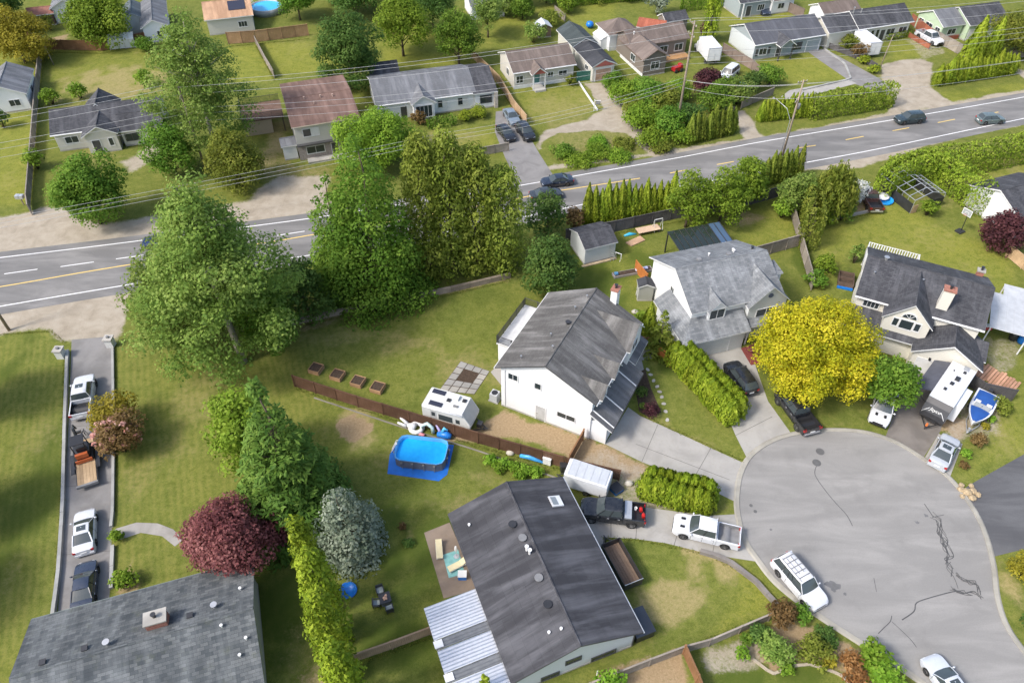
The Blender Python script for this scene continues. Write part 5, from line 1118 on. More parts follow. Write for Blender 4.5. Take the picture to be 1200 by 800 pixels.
        for x in ((xw0+xr0)/2+.12, (xw0+xr0)/2-.85):
            if kind != 'shortcab' or x > 0: MB().box(x-.1,x+.1,min(sg*hw*.98,sg*(hw+.025)),max(sg*hw*.98,sg*(hw+.025)),s['belt']-.2,s['belt']-.16).build('door_handle', M['chrome'], o, uv=False)
        for x in ((xw0+xr0)/2, xw0-.15, (xw0+xr0)/2-1.0):
            if bed is None or x > xr0+.1: MB().box(x-.012,x+.012,min(sg*hw*.97,sg*(hw+.004)),max(sg*hw*.97,sg*(hw+.004)),max(clr+.12,zb(x)+.05),s['belt']-.1).build('door_seam', M['black'], o, uv=False)
    gr = MB(); zt = top(L/2-.1); gr.box(L/2-.12,L/2+.012,-hw*.5,hw*.5,zt-.34,zt-.12); gr.build('grille', M['black'], o, uv=False)
    bp = MB(); bp.box(L/2-.16,L/2+.02,-hw*.74,hw*.74,clr+.10,clr+.30); bp.build('front_bumper', M['black'] if kind in ('pickup','shortcab') else pm, o, uv=False)
    rb = MB(); rb.box(-L/2-.05,-L/2+.12,-hw*.86,hw*.86,clr+.10,clr+.30); rb.build('rear_bumper', M['chrome'] if kind in ('pickup','shortcab') else pm, o, uv=False)
    pt = MB(); pt.box(-L/2-.06,-L/2-.02,-.26,.26,clr+.36,clr+.5); pt.build('number_plate', M['white'], o, uv=False)
    for xa in ax:
        for sg in (-1,1): wheel(o, xa, sg*(hw-.12*big), r, .24*big)
    if bed is not None:
        zt = s['belt']-.02; zf = s['belt']-.5; secs = []; stb = sorted([-L/2+.07, bed-.03]+[v for v in np.arange(-L/2+.12,bed-.05,.09)])
        for x in stb:
            w = wid(x); b0 = zb(x); b0 = min(b0, zt-.14); zfl = max(zf, b0+.02)
            secs.append([(x,-w*.93,b0),(x,-w,b0+.05),(x,-w,zt-.05),(x,-w*.97,zt),(x,-w+.13,zt),(x,-w+.13,zfl),(x,w-.13,zfl),(x,w-.13,zt),(x,w*.97,zt),(x,w,zt-.05),(x,w,b0+.05),(x,w*.93,b0)])
        p = MB(); p.loft(secs, mf=lambda i, j: 1 if j in (4,5,6) else 0); bd = p.build('bed', [pm, M['grey'] if 'liner' not in extras else M['black']], o, uv=False); shade_auto(bd, 30)
        tg = MB(); tg.box(-L/2,-L/2+.08,-hw*.95,hw*.95,clr+.25,zt-.01); tg.build('tailgate', pm, o, uv=False)
        hb = MB(); hb.box(bed-.09,bed-.01,-hw*.9,hw*.9,zf,zt+.02); hb.build('bed_bulkhead', pm, o, uv=False)
    for e in extras:
        x_ = MB()
        if e == 'sunroof': x_.box(xw1-.75,xw1-.2,-.38,.38,rf+.03,rf+.072); x_.build('sunroof', M['glass'], o, uv=False)
        elif e == 'rack':
            for sg in (-1,1): x_.tube([(xw1-.1,sg*yt*.86,rf+.12),(xr1+.15,sg*yt*.86,rf+.12)], .025, 5)
            for k in range(5): xx = xw1-.4+(xr1-xw1+.7)*k/4; x_.box(xx-.03,xx+.03,-yt*.86,yt*.86,rf+.09,rf+.13)
            for sg in (-.35,.3): x_.box(xr1+.4,xw1-.7,sg*yt-.02,sg*yt+.02,rf+.10,rf+.12)
            x_.build('roof_rack', M['grey'], o, uv=False)
        elif e == 'scoops':
            for sg in (-1,1): x_ = MB(); x_.box(L/2-1.0,L/2-.6,sg*.42-.12,sg*.42+.12,s['hood']+.012,s['hood']+.06); x_.build('hood_vent', M['black'], o, uv=False)
        elif e == 'rails':
            for sg in (-1,1): x_.tube([(xw1-.1,sg*yt*.95,rf+.05),(xr1+.1,sg*yt*.95,rf+.05)], .025, 5)
            x_.build('roof_rail', M['black'], o, uv=False)
        elif e == 'toolbox': x_.box(bed-.75,bed-.12,-hw*.92,hw*.92,s['belt']-.3,s['belt']+.12); x_.build('toolbox', M['gal'], o, uv=False)
        elif e == 'tow':
            x_.box(L/2-.2,L/2+.1,-hw*.8,hw*.8,.4+lift,.75+lift); x_.build('winch_bumper', M['black'], o, uv=False)
        elif e == 'bonnetstripe': x_.box(.1,.2,0,.1,0,.1)
    return o
BLACK=(.012,.013,.016); WHITE=(.58,.59,.61); SILV=(.42,.44,.47); NAVY=(.02,.03,.055); GREYC=(.16,.17,.18); TEAL=(.025,.04,.045); OLIVE=(.10,.13,.13)
V = vehicle
V('pickup','white crew-cab pickup with vented hood parked across the driveway beside the cedars',(867,633),(788,614),WHITE,'pickup','pickup_truck',extras=('scoops',))
V('pickup','lifted black pickup with silver toolbox parked beside the white cargo trailer',(759,607),(677,597),BLACK,'pickup','pickup_truck',lift=.14,big=1.16,extras=('liner','toolbox'))
V('van','white van with roof rack parked along the court kerb beside the shrubs',(914,654),(961,709),WHITE,'van','van',.7,extras=('rack',))
V('sedan','silver car parked at the kerb beyond the bright fern-like shrub',(1135,835),(1089,771),(.50,.53,.57),'car','car',extras=('sunroof',))
V('suv','black SUV on the concrete driveway beside the long clipped cedar hedge',(880,461),(855,426),BLACK,'car','car',extras=('rails',))
V('pickup','black lifted truck tucked under the yellow maple',(947,503),(918,464),BLACK,'pickup','pickup_truck',lift=.1,big=1.12,extras=('liner',))
V('pickup','white pickup with black hood vents under the green tree beside the yellow maple',(1043,450),(1026,503),WHITE,'pickup','pickup_truck',extras=('scoops',))
V('sedan','silver sedan on the concrete strip below the covered boat',(1096,549),(1116,510),(.40,.42,.44),'car','car',extras=('sunroof',))
V('sedan','white sedan with sunroof on the long driveway behind the flatbed trailer',(99,650),(101,597),WHITE,'car','car',extras=('sunroof',))
V('sedan','dark navy sedan on the long driveway beside the slate grey roof',(97,717),(103,657),NAVY,'car','car')
V('pickup','white pickup towing the loaded flatbed trailer on the long driveway',(94,503),(103,431),WHITE,'pickup','pickup_truck',extras=('sunroof','liner'))
V('sedan','dark sedan driving along the main road past the gravel driveway',(672,210.5),(633,215),(.015,.022,.04),'car','car')
V('suv','dark teal SUV driving on the main road by the clipped hedge',(1081,138.5),(1050,141.5),TEAL,'car','car')
V('hatch','grey-green hatchback on the main road near the frame edge',(1146,141),(1175.5,139.5),OLIVE,'car','car')
V('sedan','dark car on the near lane half hidden by the small dark tree',(622,231),(658,226),(.03,.035,.04),'car','car')
V('sedan','dark blue car on the main road seen through the big airy tree',(205,281),(172,285),(.02,.035,.10),'car','car')
V('van','white van on the main road hidden behind the big airy tree',(208,307),(250,300),WHITE,'van','van')
V('sedan','dark car on the main road hidden behind the dense pyramid tree',(405,262),(440,257),(.03,.035,.04),'car','car')
V('sedan','silver-blue sedan at the top of the driveway by the board fence',(594,129),(605,146),(.16,.20,.24),'car','car')
V('sedan','black sedan on the paved driveway beside the small lawn',(586,148),(600,165),BLACK,'car','car')
V('suv','black SUV beside the black sedan on the same driveway',(609,147),(623,165),BLACK,'car','car')
V('pickup','white pickup on the dirt drive between red shed and grey fence',(1077,39),(1101,52),WHITE,'pickup','pickup_truck')
V('van','white minivan parked between the box truck and the purple tree',(862,81),(845,94),WHITE,'van','van')
V('shortcab','rusty maroon old pickup with empty bed in the back yard',(1026,246),(1013,224),(.07,.035,.03),'pickup','pickup_truck',extras=('liner',))
V('sedan','pale car parked beneath the spreading olive tree',(1163,40),(1174,46),(.5,.52,.54),'car','car')
V('sedan','grey car in front of the far pale house',(890,8),(898,16),NAVY,'car','car')
# fuel cans and bucket in the black truck bed
for (x, y, colr, lb) in ((751,597,(.5,.02,.015),'red fuel can in the black pickup bed nearest the cab side'),(754,604,(.5,.02,.015),'red fuel can by the black pickup tailgate'),(745,596,(.75,.75,.72),'white bucket in the black pickup bed')):
    p = P(x,y,1.15); b = MB()
    if 'bucket' in lb: b.lathe((0,0,0), [(.11,0),(.14,.34),(.12,.34),(.10,.03)], 14)
    else: b.box(-.13,.13,-.16,.16,0,.3); b.box(-.05,.05,-.1,.1,.3,.36); b.tube([(0,.1,.3),(0,.2,.42)], .025, 5)
    tag(b.build('bucket' if 'bucket' in lb else 'fuel_can', paint('can_%.2f' % colr[0], colr, .4, .1), None, loc=(p.x,p.y,1.0)), lb, 'bucket' if 'bucket' in lb else 'fuel can')
# --- trailers, boat, campers
def trailer_base(o, x0, x1, hw, z, axles, mat, r=.34, tongue=1.2, fend=True):
    b = MB(); b.box(x0,x1,-hw,-hw+.1,z-.14,z); b.box(x0,x1,hw-.1,hw,z-.14,z)
    for k in range(6): x = x0+(x1-x0-.08)*k/5; b.box(x,x+.08,-hw+.1,hw-.1,z-.12,z-.01)
    b.tube([(x1,-hw*.8,z-.1),(x1+tongue,0,z-.12)], .06, 5); b.tube([(x1,hw*.8,z-.1),(x1+tongue,0,z-.12)], .06, 5); b.tube([(x1+tongue-.25,.0,z-.12),(x1+tongue-.25,0,.02)], .05, 6); b.tube([(x1+tongue-.1,0,z-.1),(x1+tongue+.15,0,z-.08)], .05, 6)
    b.build('chassis', mat, o, uv=False)
    for xa in axles:
        for sg in (-1,1):
            wheel(o, xa, sg*(hw+.05), r, .2)
            if fend: f = MB(); f.loft([[(xa+(r+.06+t)*math.cos(a), sg*(hw-.06)+yy, r+(r+.06+t)*math.sin(a)) for t, yy in ((0,0),(.02,0),(.02,sg*.26),(0,sg*.26))] for a in [math.pi*k/8 for k in range(9)]]); f.build('mudguard', mat, o, uv=False)
def tthing(name, label, cat, tail, nose, z=0.):
    a, b = P(*tail, z), P(*nose, z); c = (a+b)/2; return thing(name, label, cat, (c.x,c.y,.016), heading(a,b)), (b-a).length
# white enclosed cargo trailer
o, L = tthing('cargo_trailer', 'white enclosed cargo trailer with ribbed roof beside the black pickup', 'trailer', (712,573), (664,558), .6); trailer_base(o, -2.1, 1.9, .95, .5, (-.2,), M['darkmetal'], .32, 1.0, False)
b = MB(); prof = [(-1.02,.42),(1.02,.42),(1.06,.6),(1.06,2.2),(.96,2.32),(-.96,2.32),(-1.06,2.2),(-1.06,.6)]
b.loft([[(x,y*(.94 if abs(x) > 1.95 else 1),.42+(z-.42)*(1 if abs(x) < 2 else .985)) for y, z in prof] for x in (-2.1,-2.0,1.75,2.05)]); body = b.build('body', paint('trailer_white',(.58,.59,.60),.35,.1), o, uv=False)
for k in range(6): b = MB(); x = -1.9+k*.72; b.box(x-.02,x+.02,-.94,.94,2.31,2.34); b.build('roof_rib', M['gal'], o, uv=False)
b = MB(); b.box(-1.9,1.75,-.9,.9,2.318,2.33); b.build('roof_sheet', paint('trailer_roof',(.42,.44,.46),.4,.1), o, uv=False)
for x in (.9,-1.3): b = MB(); b.box(x-.03,x+.03,-1.10,-1.06,.6,1.6); b.build('door_bar', M['darkmetal'], o, uv=False)
b = MB(); b.box(-2.16,-2.1,-.9,.9,.6,2.15); b.build('rear_door', paint('trailer_white',(.58,.59,.60),.35,.1), o, uv=False)
# small camper with solar panels
o, L = tthing('camper_trailer', 'small white camper trailer with two solar panels beside the concrete pad', 'camper', (503,480), (556,495), .9); o.scale = (1.12,1.1,1.14); trailer_base(o, -2.3, 2.1, 1.0, .55, (-.55,.25), M['darkmetal'], .32, 1.3)
def shell(o, side, hw, mat, name='body', r=.12):
    b = MB(); secs = []
    for y, k in ((-hw,.0),(-hw+.03,1),(hw-.03,1),(hw,.0)): 
        cx = sum(p[0] for p in side)/len(side); cz = sum(p[1] for p in side)/len(side)
        secs.append([(cx+(x-cx)*(1 if k else .975), y, cz+(z-cz)*(1 if k else .97)) for x, z in side])
    b.loft(secs); return b.build(name, mat, o, uv=False)
CW = paint('camper_white',(.58,.58,.55),.4,.08); shell(o, [(-2.35,.6),(1.9,.6),(2.25,1.0),(2.3,1.45),(1.55,2.75),(-2.2,2.75),(-2.35,2.6)], 1.12, CW)
b = MB(); b.face([(2.31,-1.0,1.5),(2.31,1.0,1.5),(1.60,1.0,2.73),(1.60,-1.0,2.73)]); b.build('front_cap', paint('camper_cap',(.36,.36,.34),.5,.1), o, uv=False)
for x0, x1, y0, y1, mt, nm, hh in ((-2.0,-.75,.45,.95,glass('solar_glass',(.03,.03,.045)),'solar_panel',.05),(-1.75,-.5,-.95,-.45,glass('solar_glass',(.03,.03,.045)),'solar_panel',.05),(.15,.65,.25,.75,CW,'air_conditioner',.25),(-.35,0,-.1,.25,M['darkmetal'],'roof_hatch',.1),(1.0,1.35,.3,.65,M['darkmetal'],'roof_hatch',.1),(.45,.9,-.5,-.3,M['grey'],'roof_vent',.1)): MB().box(x0,x1,y0,y1,2.755,2.755+hh).build(nm, mt, o, uv=False)
b = MB(); b.box(-1.55,-.95,-1.135,-1.11,.75,2.3); d = b.build('door', paint('camper_door',(.44,.44,.43),.4,.08), o, uv=False); MB().box(-1.42,-1.08,-1.15,-1.13,1.6,2.1).build('door_window', M['glass'], d, uv=False)
for x0, x1, z0, z1 in ((-.75,.6,1.3,2.0),(.9,1.3,1.4,1.9)): MB().box(x0,x1,-1.14,-1.11,z0,z1).build('window', M['glass'], o, uv=False)
MB().box(-2.3,2.0,-1.135,-1.118,.9,1.0).build('stripe', M['grey'], o, uv=False); MB().tube([(-2.2,-1.2,2.6),(1.6,-1.2,2.6)], .07, 8).build('awning', M['white'], o, True, uv=False)
b = MB(); b.box(2.55,3.0,-.25,.25,.55,1.0); b.build('gas_bottle_cover', M['darkmetal'], o, uv=False)
# long travel trailer with black nose
o, L = tthing('travel_trailer', 'long white travel trailer with black nose and open awning on the brown driveway', 'camper', (1126,437), (1090,491), 1.6); TL = 7.6; trailer_base(o, -3.6, 3.2, 1.1, .6, (-.9,.0), M['darkmetal'], .36, 1.3)
WHT = paint('rv_white',(.60,.61,.62),.35,.06); BKN = paint('rv_black',(.035,.036,.04),.3,.15); shell(o, [(-3.7,.62),(2.9,.62),(2.9,3.15),(-3.6,3.15),(-3.7,3.0)], 1.22, WHT); shell(o, [(2.9,.62),(3.45,.75),(3.75,1.2),(3.7,1.8),(3.3,2.6),(2.9,3.12)], 1.20, BKN, 'nose_cap')
for x, y, w in ((-2.6,.35,.36),(-1.15,.1,.55),(-.2,-.1,.45),(1.0,-.35,.36),(-2.2,-.6,.16),(-3.3,.3,.7)): MB().box(x-w/2,x+w/2,y-w*.4,y+w*.4,3.155,3.155+(.22 if w == .55 else .1)).build('roof_hatch', M['darkmetal'] if x > -3 else M['gal'], o, uv=False)
b = MB(); b.box(-1.0,2.1,1.22,1.85,.7,2.75); so = b.build('slide_out', WHT, o, uv=False); MB().box(-1.0,2.1,1.2,1.87,2.755,2.79).build('slide_roof', WHT, so, uv=False)
b = MB(); b.loft([[(-3.4,-1.25,3.0),(-3.4,-1.25,3.03),(2.0,-1.25,3.03),(2.0,-1.25,3.0)],[(-3.4,-2.75,2.35),(-3.4,-2.75,2.38),(2.0,-2.75,2.38),(2.0,-2.75,2.35)]]); aw = b.build('awning', paint('awning_grey',(.075,.078,.095),.7,.15), o, uv=False)
for x in (-3.3,1.95): MB().tube([(x,-2.72,2.36),(x,-1.24,1.2)], .03, 5).build('awning_arm', M['darkmetal'], aw, uv=False)
for x0, x1 in ((-2.6,-1.5),(.2,1.6)): MB().box(x0,x1,-1.24,-1.215,1.6,2.3).build('window', M['glass'], o, uv=False)
MB().box(-1.0,-.35,-1.24,-1.215,.75,2.6).build('door', WHT, o, uv=False); MB().box(3.3,3.6,-.5,.5,.66,.95).build('battery_box', M['darkmetal'], o, uv=False); MB().box(4.15,4.3,-.1,.1,.5,.85).build('jack', paint('orange_plastic',(.6,.16,.04),.5,.1), o, uv=False)
cu = bpy.data.curves.new('nose_lettering','FONT'); cu.body = 'Jayco'; cu.size = .5; cu.align_x = 'CENTER'; cu.align_y = 'CENTER'; cu.shear = .3; cu.extrude = .004; cu.materials.append(M['white'])
tmp = bpy.data.objects.new('nose_lettering', cu); col.objects.link(tmp); bpy.context.view_layer.update(); lm_ = bpy.data.meshes.new_from_object(tmp); bpy.data.objects.remove(tmp); tx = link('nose_lettering', lm_, o)
nv = Vector((.8,0,.4)).normalized(); ex = Vector((0,1,0)); ez_ = nv; ey = ez_.cross(ex); tx.matrix_local = Matrix.Translation(Vector((3.535,0,2.2))+nv*.02) @ Matrix((ex,ey,ez_)).transposed().to_4x4()
for sg in (-1,1): b = MB(); b.tube([(3.52,sg*.55,2.3),(3.76,sg*1.05,1.75),(3.6,sg*1.16,1.3)], .03, 6); b.build('nose_stripe', M['white'], o, True, uv=False)
# boat
o, L = tthing('boat', 'white motor boat with blue covers on a trailer beside the travel trailer', 'boat', (1159,461), (1139,497), 1.0); b = MB(); secs = []
for k in range(15):
    t = k/14; x = -2.6+5.4*t; w = 1.05*(1-max(0,(t-.45)/.55)**2.2) + .03; zt = 1.25+.22*max(0,t-.4); kz = .42+.5*max(0,t-.6)**2/.16*.9
    secs.append([(x,0,kz),(x,-w*.75,kz+.28*(1-t*.3)),(x,-w,zt-.12),(x,-w*1.02,zt),(x,-w*.86,zt+.01),(x,w*.86,zt+.01),(x,w*1.02,zt),(x,w,zt-.12),(x,w*.75,kz+.28*(1-t*.3))][::-1])
b.loft(secs); hull = b.build('hull', paint('hull_white',(.6,.61,.62),.3,.06), o, uv=False); BLC = paint('boat_cover',(.012,.07,.27),.7,.12)
def cover(t0, t1, nm):
    b = MB(); secs = []
    for k in range(9):
        t = t0+(t1-t0)*k/8; x = -2.6+5.4*t; w = (1.05*(1-max(0,(t-.45)/.55)**2.2)+.03)*.87; z = 1.27+.22*max(0,t-.4); u = .10*math.sin(math.pi*k/8)
        secs.append([(x,-w,z+.0),(x,-w*.5,z+.08+u),(x,0,z+.12+u),(x,w*.5,z+.08+u),(x,w,z+.0)][::-1])
    b.loft(secs, closed=False, caps=False); b.build(nm, BLC, o, True, uv=False)
cover(.04,.42,'rear_cover'); cover(.56,.97,'bow_cover')
for y0, y1 in ((-.75,-.05),(.05,.75)):
    b = MB(); b.loft([[(.45,y0,1.3),(.45,y1,1.3)],[(.12,y0*.95,1.75),(.12,y1*.95,1.75)]], closed=False, caps=False); b.build('windscreen', glass('boat_screen',(.18,.2,.21)), o, uv=False)
for y0, y1 in ((-.8,-.3),(.3,.8)): MB().box(-.55,-.1,y0,y1,1.27,1.5).build('seat', M['white'], o, uv=False)
b = MB(); b.box(-.2,.2,-.18,.18,0,.55,0,0,(-2.8,0,1.0)); b.box(-.08,.08,-.06,.06,-.7,0,0,0,(-2.8,0,1.0)); b.build('outboard_motor', M['darkmetal'], o, uv=False)
tr = MB(); tr.tube([(-2.3,-.6,.36),(1.8,-.6,.36),(3.6,0,.42)], .05, 5); tr.tube([(-2.3,.6,.36),(1.8,.6,.36),(3.6,0,.42)], .05, 5); tr.tube([(-.6,-1.0,.34),(-.6,1.0,.34)], .05, 5); tr.tube([(3.3,0,.4),(3.3,0,0)], .04, 5); tr.box(3.2,3.45,-.1,.1,.4,.9); tr.box(-1.6,1.4,-.42,-.34,.36,.62); tr.box(-1.6,1.4,.34,.42,.36,.62); tr.build('trailer_frame', M['gal'], o, uv=False)
for sg in (-1,1): wheel(o, -.6, sg*1.0, .31, .2)
# flatbed trailer with mini excavator
o, L = tthing('flatbed_trailer', 'flatbed trailer with pale plank deck behind the white pickup on the long drive', 'trailer', (104,581), (97,497), .6); trailer_base(o, -3.3, 2.6, .95, .62, (-.9,-.0), M['darkmetal'], .36, 1.4)
for k in range(6): y = -.84+k*.285; MB().box(-3.25,2.5,y,y+.27,.625,.675).build('plank', M['deck'], o)
b = MB(); b.box(-3.5,-3.28,-.95,.95,.5,.78); b.build('tail_bar', M['grey'], o, uv=False)
for sg in (-1,1): b = MB(); b.box(-1.7,.8,min(sg*.97,sg*1.3),max(sg*.97,sg*1.3),.74,.80); b.build('fender', M['darkmetal'], o, uv=False)
fo = o
p = o.matrix_basis @ Vector((-.1+.6,0,.66)); hd = o.rotation_euler.z
ex = thing('mini_excavator', 'orange and black mini excavator chained on the flatbed trailer', 'excavator', (p.x,p.y,.692), hd); ORG = paint('excavator_orange',(.42,.10,.03),.45,.2)
for sg in (-1,1):
    b = MB(); b.loft([[(1.0*math.cos(t)*(.95)+(.0), sg*.72+yy, .26+.25*math.sin(t)) if abs(math.cos(t)) < .6 else (1.0*math.copysign(.75,math.cos(t))+.25*math.cos(t), sg*.72+yy, .26+.25*math.sin(t)) for t in [2*math.pi*k/20 for k in range(20)]] for yy in (-.15,.15)]); b.build('track', M['rubber'], ex, uv=False)
b = MB(); b.box(-.6,.6,-.55,.55,.2,.5); b.build('undercarriage', M['darkmetal'], ex, uv=False); b = MB(); b.prism([(-.95,-.5),(-.6,-.72),(.5,-.72),(.75,-.4),(.75,.4),(.5,.72),(-.6,.72),(-.95,.5)], .52, 1.05); b.build('upper_body', M['darkmetal'], ex, uv=False); MB().box(-1.0,-.7,-.55,.55,.6,1.12).build('counterweight', ORG, ex, uv=False)
b = MB(); b.box(-.55,-.0,-.5,.3,1.05,1.3); b.box(-.6,-.5,-.5,.3,1.3,1.6); b.build('seat', M['black'], ex, uv=False); b = MB(); b.box(-.75,.55,-.68,.55,2.25,2.33)
for x in (-.7,.5):
    for y in (-.63,.5): b.box(x-.04,x+.04,y-.04,y+.04,1.05,2.25)
b.build('canopy', M['black'], ex, uv=False)
b = MB(); b.tube([(.75,.1,1.0),(1.5,.15,2.3),(2.2,.2,2.1)], [.13,.15,.1], 6); b.build('boom', M['darkmetal'], ex, uv=False); b = MB(); b.tube([(2.2,.2,2.1),(2.5,.2,1.3)], [.1,.08], 6); b.tube([(1.4,.16,2.1),(2.1,.2,2.3)], .05, 6); b.build('arm', M['darkmetal'], ex, uv=False)
b = MB(); b.loft([[(2.35+.28*math.cos(t),yy,1.05+.28*math.sin(t)) for t in [math.pi*.9+k*.35 for k in range(9)]] for yy in (-.1,.5)]); b.build('bucket', M['darkmetal'], ex, uv=False)
b = MB(); b.box(-1.15,-1.05,-.75,.75,.12,.5); b.tube([(-1.05,-.3,.3),(-.6,-.3,.35)], .05, 5); b.tube([(-1.05,.3,.3),(-.6,.3,.35)], .05, 5); b.build('blade', ORG, ex, uv=False)
# black utility trailer beside the dark roofed house
o, L = tthing('utility_trailer', 'black utility trailer with mesh sides and plank floor beside the dark-roofed house', 'trailer', (741,686), (714,638), .5); trailer_base(o, -2.2, 2.0, .85, .55, (-.2,), M['darkmetal'], .33, 1.0, False)
for k in range(6): y = -.82+k*.275; MB().box(-2.15,1.95,y,y+.26,.555,.60).build('plank', wood('old_plank',(.20,.14,.10)), o)
for x0,x1,y0,y1 in ((-2.2,2.0,-.9,-.86),(-2.2,2.0,.86,.9),(1.96,2.0,-.86,.86),(-2.24,-2.2,-.86,.86)): MB().box(x0,x1,y0,y1,.45,1.35).build('side_panel', M['darkmetal'], o, uv=False)
MB().tube([(-2.22,-.88,1.37),(-2.22,.88,1.37)], .035, 6).build('top_rail', M['gal'], o, uv=False)
# box truck and box trailer among the far houses
def boxbody(name, label, tail, nose, L, W, H_, z0, cat, cab=False):
    o, _ = tthing(name, label, cat, tail, nose, 1.0); wb = paint('box_white',(.62,.63,.64),.45,.08)
    b = MB(); b.box(-L/2,L/2,-W/2,W/2,z0,z0+H_); bo = b.build('box_body', wb, o, uv=False); t = MB()
    for x in (-L/2,L/2): t.box(x-.05,x+.05,-W/2-.02,W/2+.02,z0+H_-.08,z0+H_+.02); t.box(x-.05,x+.05,-W/2-.03,-W/2+.05,z0,z0+H_); t.box(x-.05,x+.05,W/2-.05,W/2+.03,z0,z0+H_)
    tag(t.build('corner_trim', M['gal'], o, uv=False), kind='stuff'); d = MB(); d.box(-L/2-.06,-L/2-.01,-W/2+.1,W/2-.1,z0+.1,z0+H_-.15); d.build('rear_door', M['white'], o, uv=False); d = MB(); d.box(-L/2-.09,-L/2-.05,-.04,.04,z0+.3,z0+1.4); d.build('door_latch', M['gal'], o, uv=False)
    if cab:
        b = MB(); shell(o, [(L/2+.05,.45),(L/2+1.9,.45),(L/2+1.95,1.1),(L/2+1.25,1.25),(L/2+.9,2.1),(L/2+.05,2.15)], W/2*.9, wb, 'cab'); p = MB(); p.face([(L/2+1.22,-W*.38,1.3),(L/2+1.22,W*.38,1.3),(L/2+.94,W*.36,2.05),(L/2+.94,-W*.36,2.05)]); p.build('windshield', M['glass'], o, uv=False)
        for x in (L/2+1.1,-L/2+1.2):
            for sg in (-1,1): wheel(o, x, sg*(W/2-.15), .4, .26)
    else:
        trailer_base(o, -L/2, L/2, W/2-.2, z0, (-.6,.3), M['darkmetal'], .34, 1.1, False)
    return o
boxbody('box_truck', 'white box truck with roll door parked beside the brown house', (838,73), (823,55), 5.2, 2.4, 2.4, .85, 'truck', True)
boxbody('box_trailer', 'white box trailer with pale blue roof in front of the dark-roofed rancher', (1025,63), (1004,47), 5.6, 2.3, 2.3, .6, 'trailer')
# ------------------------------------------------------------------ trees and shrubs where they stand
T = plant
T(285,424,'cottonwood_tree','huge airy pale green tree leaning over the main road','airy',27.5,0,lm='pale',z0=-.06,trunk='palebark',r=9.6,n=210,cr=.19,leaf=.33,dens=.75,tr=.42,taper=.55)
T(228,404,'cottonwood_tree','lower airy tree crowding the huge pale tree on its road side','airy',15,0,lm='pale',z0=-.08,trunk='palebark',r=7.2,n=100,cr=.25,leaf=.36,dens=.75)
T(326,408,'broadleaf_tree','dark understorey tree beside the huge pale tree','round',10,48,lm='green',z0=.05,n=44)
T(362,370,'broadleaf_tree','dark leafy tree between the huge airy tree and the dense pyramid','round',9.5,44,lm='deep',z0=.04,n=44)
T(256,184,'cottonwood_tree','tall narrow airy tree rising beside the charcoal rancher','airy',25,0,lm='pale',z0=-.08,trunk='palebark',r=7.0,n=190,cr=.22,leaf=.36,dens=.7,tr=.36,taper=.4)
T(285,218,'broadleaf_tree','dark bushy tree beside the dirt yard of the brown-roofed house','round',9.5,40,lm='olive',z0=.04,n=46)
T(208,206,'broadleaf_tree','leafy tree under the tall narrow airy tree','round',9,34,lm='green',z0=.06,n=40)
T(118,262,'broadleaf_tree','big round green tree in front of the charcoal rancher','round',11.5,55,lm='green',z0=.05,n=70,cr=.26)
T(413,104,'broadleaf_tree','tall dark green tree behind the brown-roofed house','round',14.5,50,lm='deep',z0=.04,n=70,cr=.26)
T(473,66,'broadleaf_tree','bright green tree on the far lawn behind the white rancher','round',12.5,44,lm='bright',z0=.1,n=54,cr=.27)
T(538,76,'broadleaf_tree','loose green tree beside the far lawn next to the bright one','airy',12,38,lm='green',z0=.02,n=64,cr=.26)
T(508,36,'broadleaf_tree','dark tree in shade between the bright trees on the far lawn','round',10,36,lm='deep',z0=.1,n=36)
T(352,24,'broadleaf_tree','leafy tree near the round pool at the far fence','round',9,34,lm='green',z0=.1,n=40)
T(420,20,'broadleaf_tree','shady tree behind the tall dark green tree','round',10,42,lm='deep',z0=.1,n=40)
T(572,44,'broadleaf_tree','pale loose tree near the far white house','airy',9.5,32,lm='pale',z0=.1,n=36,cr=.28)
T(446,196,'broadleaf_tree','rounded bright maple in front of the white rancher','round',9.8,54,lm='bright',z0=.08,n=60,cr=.27)
T(442,342,'hornbeam_tree','dense dark green pyramid tree beside the main road','dense',20.5,62,lm='green',z0=.0,levels=13,per=11,leaf=.34)
T(406,336,'hornbeam_tree','slender green companion of the dense pyramid tree','dense',15.5,38,lm='green',z0=.02,levels=11,per=8,leaf=.36)
for i, (x, y, hh, lb) in enumerate([(503,325,19.0,'yellow-green upright tree next to the dense pyramid tree'),(531,319,18.6,'yellow-green upright tree, second from the dense pyramid tree'),(561,315,16.6,'yellow-green upright tree, third from the dense pyramid tree'),(588,313,13.8,'yellow-green upright tree at the small dark tree end of its row')]):
    T(x,y,'upright_tree',lb,'column',hh,33,lm='upright',z0=.02,fat=1.6,group='upright yellow-green trees along the retaining wall',n=90,leaf=.30,seed=40+i,dens=.6,tall=.08)
T(641,278,'broadleaf_tree','small dark tree at the near lane of the main road','round',8.2,28,lm='deep',z0=.05,n=36)
T(645,346,'broadleaf_tree','round dense tree at the rear of the white two-storey house','round',9.6,43,lm='deep',z0=.06,n=64,cr=.26)
T(672,270,'bush','brown twiggy shrub between the small dark tree and the cedar row','bush',4.2,16,'shrub',lm='rust')
